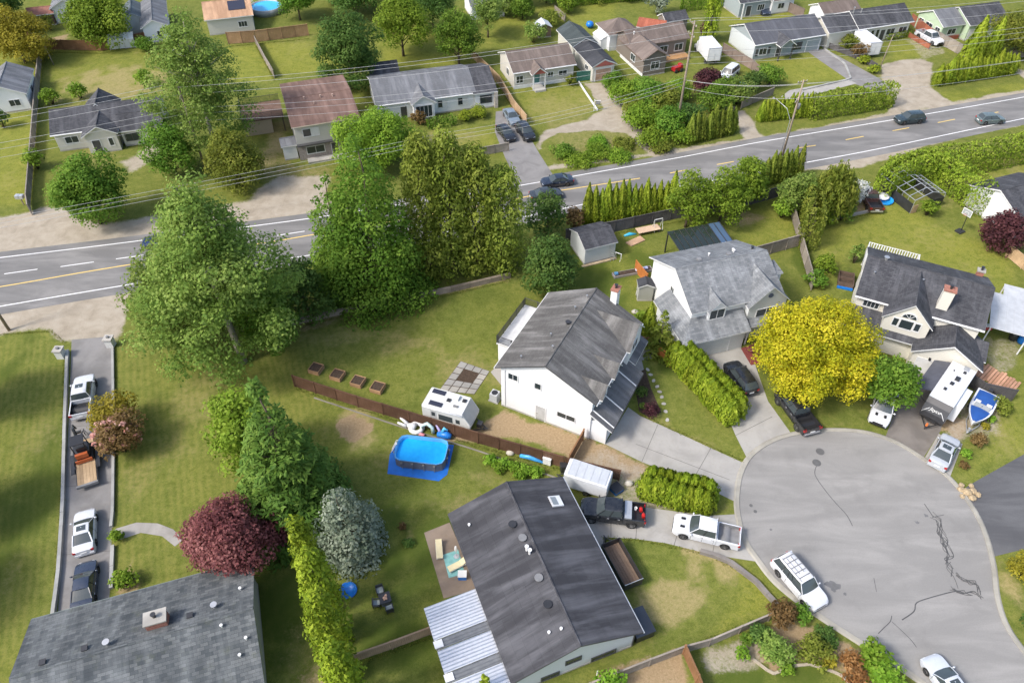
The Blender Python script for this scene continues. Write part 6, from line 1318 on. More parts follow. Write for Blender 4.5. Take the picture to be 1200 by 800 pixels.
# cedar row behind the yard fence
cedar_row([(688,262),(784,250)], 14, 6.3, .85, 'slender cedar in the tall row behind the backyard fence','cedars behind the backyard fence')
T(803,266,'broadleaf_tree','loose green tree beside the tall cedar row','airy',10,42,lm='bright',z0=.02,n=54,cr=.28,dens=.8)
T(842,262,'broadleaf_tree','spreading green tree behind the black pergola','airy',10,42,lm='bright',z0=.02,n=54,cr=.28,dens=.8)
T(872,240,'broadleaf_tree','bright green broadleaf tree at the corner of the back fence','round',8,34,lm='bright',z0=.02,n=46)
cedar_row([(893,216),(932,208)], 7, 5.5, .8, 'cedar in the short dark row at the roadside','roadside cedars by the power pole','cedardark')
T(932,250,'crab_tree','greyish green tree with drooping twigs over the fence corner','airy',7,34,lm='pale',z0=.1,n=46,cr=.3)
T(968,256,'willow_tree','small weeping tree with hanging green strands','weeping',8.6,28,lm='olive',z0=.02,n=30,leaf=.3)
for x, y in ((990,240),(1000,236)): T(x,y,'blossom_shrub','white flowering shrub beside the rusty pickup','bush',3.6,16,'shrub',lm='white',group='white flowering shrubs by the rusty pickup',leaf=.26)
for x, y, hh, lm_, lb in ((962,262,3.0,'bright','rounded bright shrub below the weeping tree'),(985,258,2.8,'green','rounded dark shrub between weeping tree and rusty pickup'),(915,255,3.4,'bright','bright shrub at the foot of the greyish tree')): T(x,y,'bush',lb,'bush',hh,17,'shrub',lm=lm_)
hedge('hedge', [(946,250),(945,292)], 2.6, 5.6, 'tall narrow leafy hedge along the back fence line', 'olive')
# clipped hedges
hedge('hedge', [(1030,230),(1062,213),(1096,210),(1122,230),(1148,252)], 2.8, 4.6, 'massive clipped bright hedge around the hoop frame yard')
hedge('hedge', [(1040,215),(1090,205),(1150,196),(1215,182)], 3.0, 4.2, 'long bushy hedge along the main road at the right yard')
hedge('hedge', [(948,138),(1000,130),(1040,123)], 2.6, 4.0, 'squared clipped hedge beside the road in front of the grey-blue bungalow')
cedar_row([(890,142),(944,136)], 11, 4.2, .8, 'small pointed cedar in the row before the clipped roadside hedge','cedars leading to the clipped hedge')
cedar_row([(1096,100),(1184,86)], 18, 4.5, .95, 'cedar of the tall ribbed hedge by the dirt drive','cedars of the ribbed hedge')
cedar(P(1128,88), 10.5, 1.9, 'taller pointed cedar rising from the ribbed hedge nearer the dirt drive', 'pointed cedars above the ribbed hedge'); cedar(P(1152,80), 9.2, 1.7, 'pointed cedar rising from the ribbed hedge beside the olive tree', 'pointed cedars above the ribbed hedge')
T(1186,64,'broadleaf_tree','broad olive tree spreading over the parked pale car','round',8,46,lm='olive',z0=.15,n=70,cr=.25)
cedar_row([(806,168),(856,156)], 8, 5.2, .85, 'dark columnar cedar in the short row at the road by the pole','cedars at the road by the tall pole','cedardark')
T(829,50,'cypress_tree','tall slim cypress behind the brown house','column',11.5,11,lm='cedar',z0=.02,n=40,leaf=.26)
T(826,112,'plum_tree','dark red plum tree beside the white minivan','round',5.6,26,lm='purple',z0=.08,n=36)
T(828,46,'plum_tree','small purple tree at the foot of the slim cypress','round',3.6,12,lm='purple',z0=.1,n=22)
trng = random.Random(5)
for i, (x, y, lm_, hh, rp, lb) in enumerate([(735,122,'bright',4.0,24,'leafy shrub at the top of the thicket beside the black garage'),(758,128,'green',4.6,26,'green shrub in the middle of the roadside thicket'),(748,150,'bright',3.6,24,'bright shrub at the gravel edge of the thicket'),(780,132,'olive',4.4,24,'olive shrub behind the tall power pole'),(782,158,'green',4.6,24,'green shrub at the base of the tall power pole'),(805,150,'deep',4.2,22,'dark shrub between the power pole and the cedar row'),(835,132,'green',5.0,24,'dark green shrub below the white minivan'),(762,170,'bright',2.4,20,'low shrub on the verge beside the tall pole'),(716,105,'green',3.0,16,'small shrub against the black garage'),(862,122,'pale',4.0,20,'pale shrub beside the blue tarp'),(900,100,'green',3.6,18,'bushy shrub at the lawn edge of the grey-blue bungalow'),(880,108,'deep',4.2,16,'dark shrub at the fence beside the pale shrub')]):
    T(x,y,'bush',lb,'bush',hh,rp,'shrub',lm=lm_,n=24)
for x, y, r_, hh, lm_, lb in ((660,182,18,1.4,'green','low shrub on the gravel island facing the road'),(700,182,20,1.2,'bright','weedy clump in the middle of the gravel island'),(730,172,16,1.0,'olive','weedy clump at the drive end of the gravel island'),(668,100,8,2.0,'olive','rounded shrub at the corner of the taupe rancher')): T(x,y,'bush',lb,'bush',hh,r_,'shrub',lm=lm_,leaf=.26)
# far left
T(30,74,'broadleaf_tree','yellowing leafy tree at the left boundary fence','round',11,46,lm='gold',z0=.05,n=66,cr=.25)
T(8,40,'broadleaf_tree','dark tree behind the yellowing one','round',11,36,lm='deep',z0=.1,n=44)
T(122,50,'walnut_tree','large bright tree with drooping leaves behind the brown fence','round',11,50,lm='bright',z0=.03,n=60,leaf=.42)
T(60,36,'bush','olive shrub at the dirt garden','bush',3.5,9,'shrub',lm='olive'); T(172,60,'bush','leafy shrub on the brown fence beside the greenhouse','bush',2.6,14,'shrub',lm='green'); T(170,102,'bush','round bright shrub behind the charcoal rancher','bush',3.0,11,'shrub',lm='bright'); T(95,115,'bush','bright shrub at the dry lawn behind the charcoal roof','bush',3.0,13,'shrub',lm='bright'); T(62,122,'bush','shrub in the shaded corner behind the charcoal rancher','bush',3.0,13,'shrub',lm='bright')
T(45,198,'bush','yellow-green shrub at the fence end by the charcoal rancher','bush',3.6,15,'shrub',lm='bright'); T(5,150,'bush','dark shrub at the left boundary','bush',3.4,12,'shrub',lm='deep'); T(195,160,'bush','shrub under the tall airy tree at the rancher corner','bush',2.8,18,'shrub',lm='green')
T(218,70,'blossom_shrub','small shrub with pale blossom behind the tall airy tree','bush',3.0,12,'shrub',lm='white',leaf=.26)
for x, y, r_, lb in ((545,142,9,'clipped ball shrub beside the white rancher window'),(561,137,10,'clipped ball shrub beside the white rancher driveway')): T(x,y,'bush',lb,'bush',1.9,r_,'shrub',lm='cedar',leaf=.22,cr=.5)
hedge('hedge', [(503,150),(533,145)], 1.6, 1.5, 'low flowering hedge in front of the white rancher','green'); T(492,146,'bush','rusty shrub at the porch of the white rancher','bush',2.2,10,'shrub',lm='rust')
T(625,50,'bush','pale bush behind the taupe rancher','bush',4,14,'shrub',lm='pale')
for x, y, hh, r_, lm_, lb in ((605,8,8,22,'green','leafy tree at the top beside the small white shed'),(655,8,7,20,'bright','light green tree at the top behind the black garage'),(770,18,8,18,'blue','grey-green conifer behind the red-roofed shed')): T(x,y,'broadleaf_tree',lb,'round',hh,r_,lm=lm_,z0=.05,n=36)
hedge('hedge', [(668,6),(760,-2)], 2.2, 2.6, 'far clipped hedge beyond the brown house lawn','bright'); hedge('hedge', [(800,12),(865,4)], 2.2, 3.0, 'far bright hedge behind the slim cypress','bright')
for x, y, lm_, lb in ((994,58,'olive','bronze shrub beside the white box trailer'),(1004,68,'rust','brownish shrub in front of the white box trailer'),(1012,75,'cedar','small round shrub at the driveway wall'),(1024,86,'cedar','round clipped shrub at the dirt drive corner')): T(x,y,'bush',lb,'bush',2.8 if y < 70 else 1.6,12 if y < 70 else 8,'shrub',lm=lm_)
hedge('hedge', [(1037,47),(1064,42)], 1.4, 1.2, 'low hedge in front of the dark-roofed rancher','cedardark')
# right side yard
T(1166,290,'maple_tree','dark purple maple at the right yard fence','round',6.2,32,lm='purple',z0=.06,n=52,cr=.28)
T(1085,252,'bush','yellow-green shrub beside the hoop frame','bush',2.6,12,'shrub',lm='bright'); T(1000,308,'bush','pale young shrub on the right lawn','bush',3.2,12,'shrub',lm='pale',dens=.5); T(965,318,'bush','leafy shrub along the yard fence behind the cream house','bush',2.6,16,'shrub',lm='bright'); T(955,335,'bush','low green shrub at the yard fence nearer the yellow maple','bush',2.2,14,'shrub',lm='green'); T(1190,232,'blossom_shrub','pale blossom shrub at the white house beyond the purple maple','bush',3,12,'shrub',lm='white')
# cul-de-sac trees
T(935,446,'maple_tree','large golden yellow maple beside the cul-de-sac','round',11.5,96,lm='yellow',z0=.06,n=135,cr=.18,leaf=.25)
T(1026,480,'maple_tree','green tree beside the golden maple','round',8.0,42,lm='green',z0=.12,n=64,cr=.26,leaf=.32)
cedar_row([(790,425),(853,492)], 12, 3.4, 1.15, 'cedar of the long clipped hedge between two driveways','cedars of the long driveway hedge',full=True,jit=.1,hj=.06)
cedar_row([(799,420),(861,484)], 12, 3.4, 1.12, 'cedar of the long clipped hedge between two driveways','cedars of the long driveway hedge',full=True,jit=.1,hj=.06)
cedar_row([(757,580),(824,597)], 8, 3.25, 1.0, 'cedar of the short clipped hedge beside the white pickup','cedars of the short driveway hedge',full=True,jit=.1,hj=.06)
cedar_row([(762,570),(828,585)], 8, 3.25, .98, 'cedar of the short clipped hedge beside the white pickup','cedars of the short driveway hedge',full=True,jit=.1,hj=.06)
cedar(P(757,398), 5.6, 1.0, 'slim green cedar between the two white houses', None); T(772,410,'false_cypress_tree','olive feathery conifer between the two white houses','conifer',5.6,20,lm='olive',z0=.0,levels=9,per=7,leaf=.26)
T(752,382,'bush','green shrub behind the slim cedar','bush',2.4,12,'shrub',lm='bright'); T(762,485,'bush','dark red ball shrub at the front walk','bush',1.3,11,'shrub',lm='purple',leaf=.2); T(753,478,'bush','pale flowering shrub at the front walk','bush',.9,5,'shrub',lm='pale',leaf=.2); T(752,462,'bush','dark green shrub in the bed by the front walk','bush',1.0,8,'shrub',lm='deep',leaf=.2)
for x, y, lm_, r_, hh, lb in ((1170,482,'olive',12,1.8,'round olive shrub beside the covered boat'),(1160,494,'fern',6,.9,'small lime shrub beside the covered boat'),(1153,502,'gold',6,.9,'small yellow shrub on the grass strip'),(1143,521,'rust',12,1.5,'bronze ball shrub on the grass strip'),(1131,534,'fern',7,.8,'lime shrub beside the silver sedan'),(1128,547,'rust',7,.7,'brown low shrub beside the silver sedan'),(1196,675,'gold',22,2.6,'golden shrub at the right kerb'),(1205,735,'deep',16,2.0,'dark shrub at the right kerb below the golden one')): T(x,y,'bush',lb,'bush',hh,r_,'shrub',lm=lm_,leaf=.22)
# garden left of centre
T(352,602,'pine_tree','large dark green conifer above the blue spruce','conifer',17.5,66,lm='conifer',z0=.02,levels=16,per=12,leaf=.30)
T(300,545,'broadleaf_tree','bright yellow-green tree behind the dark conifer','round',11.5,50,lm='bright',z0=.06,n=60,cr=.27)
T(412,640,'spruce_tree','silvery blue spruce beside the shaded lawn','dense',8.4,37,lm='blue',z0=.0,levels=11,per=10,leaf=.28)
T(284,664,'maple_tree','burgundy laceleaf maple at the corner of the slate grey roof','round',9.0,68,lm='red',z0=.10,n=90,cr=.24,leaf=.26)
T(335,640,'maple_tree','smaller burgundy maple beside the columnar cedars','round',6.0,28,lm='red',z0=.08,n=40,cr=.27,leaf=.26)
for i, (x, y, hh, rp, lb) in enumerate([(384,712,13.0,23,'thick columnar cedar nearest the blue spruce'),(396,748,13.4,25,'thick columnar cedar, second from the blue spruce'),(404,792,13.0,26,'thick columnar cedar, third from the blue spruce'),(418,838,12.0,27,'thick columnar cedar at the far end from the blue spruce')]):
    T(x,y,'columnar_cedar','%s' % lb,'column',hh,rp,lm='cedar',z0=.01,group='thick columnar cedars between two gardens',n=50,leaf=.24,seed=60+i,dens=.9,tall=.075)
o = T(146,528,'rhododendron','pink flowering rhododendron leaning over the long driveway','bush',4.4,32,'shrub',lm='rust',n=34,leaf=.24)
cl = clumps_round(4.85, 2.5, .6, 54, random.Random(4), .14, inner=0); link('blossom', leaf_mesh('blossom', [(c,(.26,.26,.2)) for c, s in cl if c[2] > 1.6 and random.Random(int(c[0]*99)).random() < .75], LEAF['pink'], .22, 1.8, seed=9), o)
T(140,504,'bush','yellow-green shrub behind the pink rhododendron','bush',4.6,30,'shrub',lm='gold',n=24,leaf=.26)
for x, y, r_, hh, lb in ((139,632,12,1.3,'green shrub at the path beside the drive'),(150,684,15,1.6,'light green shrub against the slate grey roof')): T(x,y,'bush',lb,'bush',hh,r_,'shrub',lm='bright',leaf=.24)
for k, (x, y) in enumerate([(575,542),(590,546),(603,550),(615,553),(628,556),(585,552),(610,560)]): T(x,y,'vegetable_plant','leafy green plant in the vegetable row below the dark fence','bush',1.1,9,'plant',lm='fern',group='leafy vegetable row',leaf=.22,var=k%2)
T(472,620,'bush','small brown dying shrub on the shaded lawn','bush',.9,6,'shrub',lm='rust',leaf=.18); T(478,638,'bush','low dark shrub patch on the shaded lawn','bush',.6,8,'shrub',lm='deep',leaf=.2)
# shrub bed by the court
for x, y, hh, rp, lm_, lb in [(912,728,2.8,20,'rust','brown feathery shrub at the kerb beside the white van'),(935,725,1.8,13,'green','green shrub at the kerb beside the white van'),(905,768,2.8,24,'pale','grey-green shrub in the kerb bed'),(948,768,2.6,22,'olive','rounded olive shrub in the middle of the kerb bed'),(888,748,1.8,16,'deep','dark shrub at the fence end of the kerb bed'),(990,780,2.4,15,'orange','orange-brown upright shrub in the kerb bed'),(998,800,2.0,14,'orange','dry orange shrub beside the bright fern-like shrub'),(922,785,.9,12,'fern','low lime plant in the kerb bed'),(970,778,1.0,10,'gold','small yellowish plant in the kerb bed'),(868,770,1.4,10,'fern','bright green plant by the gravel patch'),(965,750,1.1,16,'deep','dark ground shrub along the kerb'),(872,752,1.2,10,'green','green shrub at the end of the low board fence')]:
    T(x,y,'bush',lb,'bush',hh,rp,'shrub',lm=lm_,leaf=.22)
for x, y in ((1018,776),(1030,796),(1042,818)): T(x,y,'fern_shrub','bright green frondy shrub at the court kerb','bush',2.2,22,'shrub',lm='fern',group='frondy shrubs at the court kerb',leaf=.34,n=26)
T(715,805,'bush','bright leafy bush at the foot of the dark-roofed house','bush',2.2,18,'shrub',lm='fern',leaf=.26); T(570,822,'columnar_cedar','small cedar in front of the patio cover','column',4.5,9,lm='cedar',z0=.0,n=26,leaf=.22); T(660,822,'bush','low bush under the dark-roofed house gable','bush',1.2,16,'shrub',lm='fern')
T(885,415,'bush','red shrub at the light grey house entry','bush',1.3,10,'shrub',lm='red',leaf=.22)
# tall trees standing just outside the left edge, whose shade falls on the lawn
for (x, y, lb) in ((-50.5,27,'tall dark tree beyond the left lawn nearer the slate roof'),(-51,36.5,'tall dark tree beyond the left lawn by the long driveway'),(-57,50,'tall dark tree beyond the left lawn near the leaning pole')): T(0,0,'broadleaf_tree',lb,'round',13,0,lm='deep',z0=.05,loc=Vector((x,y,0)),r=5.0,n=60,cr=.27)

brng = random.Random(11)
for k, (x, y, lm_, hh, rp, lb) in enumerate([(742,135,'olive',2.6,18,'weedy olive shrub on the drive side of the thicket'),(770,150,'bright',3.0,20,'light shrub in the heart of the thicket'),(755,112,'green',3.2,18,'shrub under the brown house gable'),(792,118,'bright',3.4,20,'light shrub next to the red garden machine'),(800,168,'bright',2.2,16,'low light shrub in front of the dark roadside cedars'),(775,176,'olive',1.4,16,'weeds at the foot of the tall pole'),(728,108,'bright',2.4,14,'light shrub at the corner of the black garage'),(850,116,'green',3.6,18,'leafy shrub beside the teal tarpaulin'),(700,172,'fern',.9,18,'tall weeds along the gravel island'),(680,190,'bright',.7,20,'grassy weeds on the road edge of the gravel island'),(725,186,'bright',.7,18,'grassy weeds at the road corner of the gravel island')]):
    T(x,y,'bush',lb,'bush',hh,rp,'shrub',lm=lm_,n=22,leaf=.28)
for k, (x, y, lm_, hh, rp, lb) in enumerate([(612,22,'green',6,20,'leafy tree beside the small weathered shed'),(588,20,'pale',6,18,'pale tree beside the far white house'),(640,4,'deep',7,22,'dark tree at the far top behind the black garage'),(690,2,'olive',6,20,'olive tree at the far top beyond the blue ball'),(735,0,'bright',5,20,'light tree at the far top of the brown house lawn'),(455,4,'green',8,26,'leafy tree at the far top between the dark and bright trees'),(395,4,'green',8,26,'leafy tree at the far top near the round pool'),(92,4,'green',7,20,'leafy tree beside the far white porch house'),(665,16,'bright',3.5,14,'light shrub at the pale fence behind the black garage'),(645,30,'olive',3,14,'olive shrub by the weathered shed')]):
    T(x,y,'broadleaf_tree' if hh > 4 else 'bush',lb,'round' if hh > 4 else 'bush',hh,rp,'tree' if hh > 4 else 'shrub',lm=lm_,**({'z0':.04,'n':36} if hh > 4 else {}))
# ------------------------------------------------------------------ fences and walls
FD = wood('dark_fence',(.115,.062,.038)); FB = wood('brown_fence',(.24,.125,.06)); FG = wood('grey_fence',(.27,.235,.195)); FO = wood('orange_fence',(.50,.18,.05)); FK = wood('charcoal_fence',(.09,.085,.085))
fence([(346,453),(420,477),(480,495),(560,519.5),(660,548)], 1.75, FD, 'dark brown board fence between the pool lawn and the camper')
fence([(662,548),(725,563)], 1.6, FD, 'dark brown board fence behind the white cargo trailer'); fence([(667,545),(683,516)], 1.75, FB, 'short reddish fence from the white gable wall to the dark fence')
fence([(770,417),(785,430)], 1.5, FO, 'bright orange gate panel at the end of the cedar hedge'); fence([(745,405),(765,408)], 1.5, FB, 'short reddish fence panel under the feathery conifer'); fence([(744,318),(757,334)], 1.7, FO, 'bright orange fence panel against the light grey house')
fence([(663,282),(720,272),(785,258),(880,240),(935,225)], 1.8, FK, 'charcoal board fence behind the sheds along the cedar row')
fence([(884,303),(938,288)], 1.9, FG, 'grey leaning board fence behind the light grey house'); fence([(926,250),(936,288),(950,340)], 1.8, FG, 'long weathered fence between the two right-hand yards')
fence([(690,808),(760,780),(800,765),(830,757),(900,727)], 1.3, FG, 'low grey board fence below the worn lawn'); fence([(800,766),(815,800),(830,840)], 1.6, FB, 'tan board fence running down from the low grey fence')
fence([(408,778),(460,760),(505,743)], 1.3, wood('slatted_fence',(.30,.21,.14)), 'low slatted fence between columnar cedars and patio cover'); 
fence([(32,58),(120,60),(172,50)], 1.9, FB, 'reddish brown board fence below the greenhouse'); fence([(30,48),(52,54)], 1.8, FB, 'brown fence piece behind the yellowing tree')
fence([(50,62),(45,120),(36,240),(38,252)], 1.7, FG, 'old grey fence along the left boundary of the charcoal rancher')
fence([(268,52),(300,50),(362,42)], 2.2, wood('tan_fence',(.33,.20,.11)), 'tall tan board fence below the round pool'); fence([(300,52),(312,75),(322,92)], 1.5, FG, 'grey fence between two bright lawns')
fence([(553,68),(585,100),(603,130),(617,147)], 1.7, wood('pale_fence',(.42,.29,.17)), 'pale new board fence along the driveway'); fence([(563,183),(596,177)], 1.4, FG, 'short grey slatted screen fence on the verge'); 
fence([(846,62),(880,82),(892,94)], 1.8, wood('far_fence',(.22,.17,.14)), 'brown board fence between box truck and grey-blue bungalow'); fence([(890,0),(940,22)], 1.9, wood('far_fence',(.22,.17,.14)), 'brown board fence behind the grey-blue bungalow'); fence([(1088,45),(1130,68)], 1.9, FG, 'weathered board fence beside the white pickup drive'); fence([(1066,28),(1088,46)], 1.9, wood('red_fence',(.33,.12,.07)), 'reddish board fence beside the dark-roofed rancher'); fence([(1064,44),(1088,58)], .9, wood('red_fence',(.33,.12,.07)), 'low red board edging beside the dirt drive'); fence([(968,56),(1010,72),(1030,84)], 1.0, FK, 'low dark board fence below the white box trailer')
fence([(1184,292),(1178,300),(1215,330)], 1.7, wood('pale_fence',(.42,.29,.17)), 'pale board fence beyond the purple maple'); fence([(1133,452),(1148,462),(1184,470)], 1.7, FK, 'dark board fence behind the covered boat'); fence([(860,132),(820,120)], .9, FG, 'low grey fence at the pale shrub'); fence([(868,128),(905,112)], 1.4, FG, 'weathered fence at the corner of the bungalow lawn'); fence([(1180,70),(1230,64)], 1.5, FG, 'grey rail fence beneath the olive tree'); fence([(650,16),(662,26)], 1.5, FG, 'small pale fence behind the black garage')
# low walls
def wall_line(name, pts, w, h, mat, label, piece=0, cap=None, cat='wall'):
    line = pw(pts); o = thing(name, label, cat, (line[0][0],line[0][1],0)); o0 = line[0]; L = length(line); n = max(2,int(L/(piece or 1.6))); pl = along(line,0,L,L/n*.999)
    for i in range(len(pl)-1):
        a, b = Vector((*pl[i],0)), Vector((*pl[i+1],0)); d = (b-a).length; m = MB().box(.006,d-.006,-w/2,w/2,-.05,h+rng.uniform(-.02,.02)); m.build('block' if piece else 'wall_section', mat, o, loc=(a.x-o0[0],a.y-o0[1],0), rz=heading(a,b))
    return o
wall_line('retaining_wall', [(326,384),(425,362),(525,342),(598,325)], .35, .7, wood('sleeper',(.27,.22,.17)), 'low timber retaining wall under the row of roadside trees', 2.4)
wall_line('retaining_wall', [(820,647),(850,656),(885,682),(905,705),(928,727)], .35, .45, concrete('grey_wall',(.22,.20,.18),.3), 'low curved concrete wall along the worn lawn', 1.2)
wall_line('drive_edging', [(80,412),(77,500),(75,590),(70,670),(63,725)], .3, .4, concrete('edging',(.36,.36,.34),.3), 'pale concrete edging wall along the left side of the long driveway', 1.5); wall_line('drive_edging', [(132.5,402),(134,500),(133,600),(131,618)], .25, .3, concrete('edging',(.36,.36,.34),.3), 'pale concrete edging wall along the right side of the long driveway', 1.5); wall_line('drive_edging', [(133,640),(131,690)], .3, .3, concrete('edging',(.36,.36,.34),.3), 'short concrete edging beside the dark navy sedan', 1.5)
wall_line('garden_edging', [(368,466),(470,500),(560,528),(652,560)], .16, .06, concrete('edging4',(.24,.22,.18),.3), 'pale stone edging on the pool side of the dark fence', 1.0); wall_line('garden_edging', [(955,262),(990,255),(1020,248)], .3, .35, concrete('edging2',(.34,.32,.28),.3), 'low concrete edging below the weeping tree', 1.5); wall_line('garden_edging', [(882,772),(905,790),(930,780),(950,778),(985,790),(995,800)], .2, .15, concrete('edging3',(.42,.36,.28),.2), 'curved pale edging of the kerb bed', .6)
wall_line('lawn_edging', [(966,58),(990,75),(997,93),(940,106)], .3, .2, concrete('edging',(.36,.36,.34),.3), 'pale kerb around the grey-blue bungalow lawn', 1.5); wall_line('lawn_edging', [(678,97),(700,130)], .2, .3, M['white'], 'white board edging beside the gravel driveway', 3.)
wall_line('timber_edging', [(720,372-0),(762,350)], .2, .2, wood('pale_timber',(.45,.35,.22)), 'weathered timber garden edging behind the orange panel', 1.2) if False else None
for (x, y, lb) in ((73,418,'white stucco gate pillar on the left of the long driveway'),(131,405,'white stucco gate pillar on the right of the long driveway')):
    o = thing('gate_pillar', lb, 'pillar', P(x,y)); MB().box(-.4,.4,-.4,.4,-.05,1.15).build('shaft', paint('stucco',(.55,.55,.53),.8,.1,3.), o); MB().box(-.5,.5,-.5,.5,1.15,1.28).build('cap', M['conc'], o); MB().box(-.12,.12,-.12,.12,1.28,1.5).build('lamp', M['grey'], o)
# ------------------------------------------------------------------ poles and wires
def upole(name, base, h, lean, label, arms=(), r=.17, tr=()):
    p = P(*base); o = thing(name, label, 'utility pole', p); b = MB(); b.tube([(0,0,-.1),(lean[0]*.5,lean[1]*.5,h*.5),(lean[0],lean[1],h)], [r,r*.85,r*.62], 10); b.build('shaft', M['pole'], o, True, uv=False)
    for z, w, hd in arms:
        q = Vector(lean)*(z/h) if len(lean) == 3 else Vector((lean[0]*z/h, lean[1]*z/h, z)); m = MB(); m.box(-w/2,w/2,.12,.22,-.06,.06); a = m.build('crossarm', M['pole'], o, loc=(q.x,q.y,z), rz=hd, uv=False)
        for k in (-.45,-.15,.15,.45): MB().lathe((k*w,.17,.06), [(.03,0),(.05,.05),(.04,.1),(.05,.14),(.01,.18)], 8).build('insulator', paint('porcelain',(.5,.5,.48),.3,.1), a, uv=False)
    for z in tr: m = MB(); m.lathe((.35,0,z), [(.02,0),(.22,.02),(.22,.75),(.16,.85),(.02,.87)], 14); m.build('transformer', M['grey'], o, True, uv=False)
    return o, p
pA, a0 = upole('utility_pole', (240,196), 13.0, (0,0), 'wooden power pole in front of the tall airy tree', [(12.6,2.4,R(107)),(11.2,2.0,R(107))])
pB, b0 = upole('utility_pole', (792,156), 17.6, (0,0), 'tallest wooden power pole beside the roadside thicket', [(17.2,2.4,R(105)),(15.6,2.0,R(105))], .2)
pC, c0 = upole('utility_pole', (917,182), 12.0, (0,0), 'wooden power pole with crossarms on the near road side', [(11.6,1.6,R(20)),(9.0,2.2,R(60))], .17, (7.6,))
pD, d0 = upole('utility_pole', (11,387), 9.0, (-.3,.2), 'wooden pole at the lawn corner by the road', (), .18)
pE, e0 = upole('utility_pole', (1031,80), 6.0, (.5,.3), 'thin leaning pole at the dirt drive', (), .1)
pF, f0 = upole('utility_pole', (522,206), 7.0, (0,0), 'short pole standing among the upright trees at the road', (), .14)
pG, g0 = upole('utility_pole', (63,76), 3.4, (-.15,0), 'short grey post at the fence corner', (), .1)
# street light arm on its own pole
o = thing('street_light', 'slim metal street light leaning over the road beside the near power pole', 'street light', P(917,184)+Vector((-.5,-.2,0))); b = MB(); b.tube([(0,0,0),(0,0,6.2),(-.6,.8,7.6),(-1.9,2.6,8.2)], [.07,.05,.04,.035], 8); b.build('column', M['gal'], o, True, uv=False); b = MB(); b.lathe((-2.1,2.9,8.15), [(.02,-.08),(.2,-.05),(.16,.06),(.02,.1)], 12, 0, 1, 1.7); b.build('lamp_head', M['grey'], o, True, uv=False)
wl = {}
def wire(a, b, sag, label, group, r=.021):
    a, b = Vector(a), Vector(b); n = 20; pts = []
    for k in range(n+1): t = k/n; q = a.lerp(b,t); q.z -= 4*sag*t*(1-t); pts.append(q)
    m = MB(); m.tube([p-a for p in pts], r, 4); tag(m.build('power_line', M['wire'], None, True, loc=a, uv=False), label, 'wire', group)
left = Vector((-118,72,0)); right = Vector((112,131,0)); u = Vector((-.28,.96,0))
zs = [(13.0,18.0),(12.8,17.6),(11.5,15.9),(9.6,13.2),(8.6,12.2),(7.4,11.2)]
for i, (za, zb_) in enumerate(zs):
    k = (-1.0,.9,0.,-.15,.15,.2)[i]; wire(a0+u*k+Vector((0,0,za)), b0+u*k+Vector((0,0,zb_)), 1.2 if i < 3 else 1.6, 'overhead wire strung between the airy tree pole and the tallest pole', 'wires between the two tall poles')
    wire(left+u*k*1.2+Vector((0,0,za+.8)), a0+u*k+Vector((0,0,za)), 1.3, 'overhead wire running from the airy tree pole past the charcoal rancher', 'wires left of the airy tree pole')
    wire(b0+u*k+Vector((0,0,zb_)), right+u*k*1.2+Vector((0,0,zb_-2)), 1.4, 'overhead wire running from the tallest pole past the ribbed hedge', 'wires beyond the tallest pole')
for i, z in enumerate((6.2,5.6,5.0)): wire(left+Vector((8,-14,z+1.6)), f0+Vector((0,0,min(7.0,z+.7))), 1.0, 'low cable along the far road side before the short pole', 'low cables along the road'); wire(f0+Vector((0,0,min(7,z+.7))), b0+Vector((0,0,z+3)), .9, 'low cable from the short pole to the tallest pole', 'low cables to the tallest pole')
for z1, z2, kk in ((8.8,11.4,-.6),(8.8,11.4,.6),(7.6,9.2,0)): wire(b0+Vector((0,0,z1)), c0+Vector((kk*.5,kk*.3,z2)), .6, 'cable crossing the road between the tallest and the near pole', 'cables between tallest and near pole'); wire(c0+Vector((kk,0,z2)), Vector((108,122,z2-1)), 1.2, 'cable along the near road side past the clipped hedge', 'cables beyond the near pole')
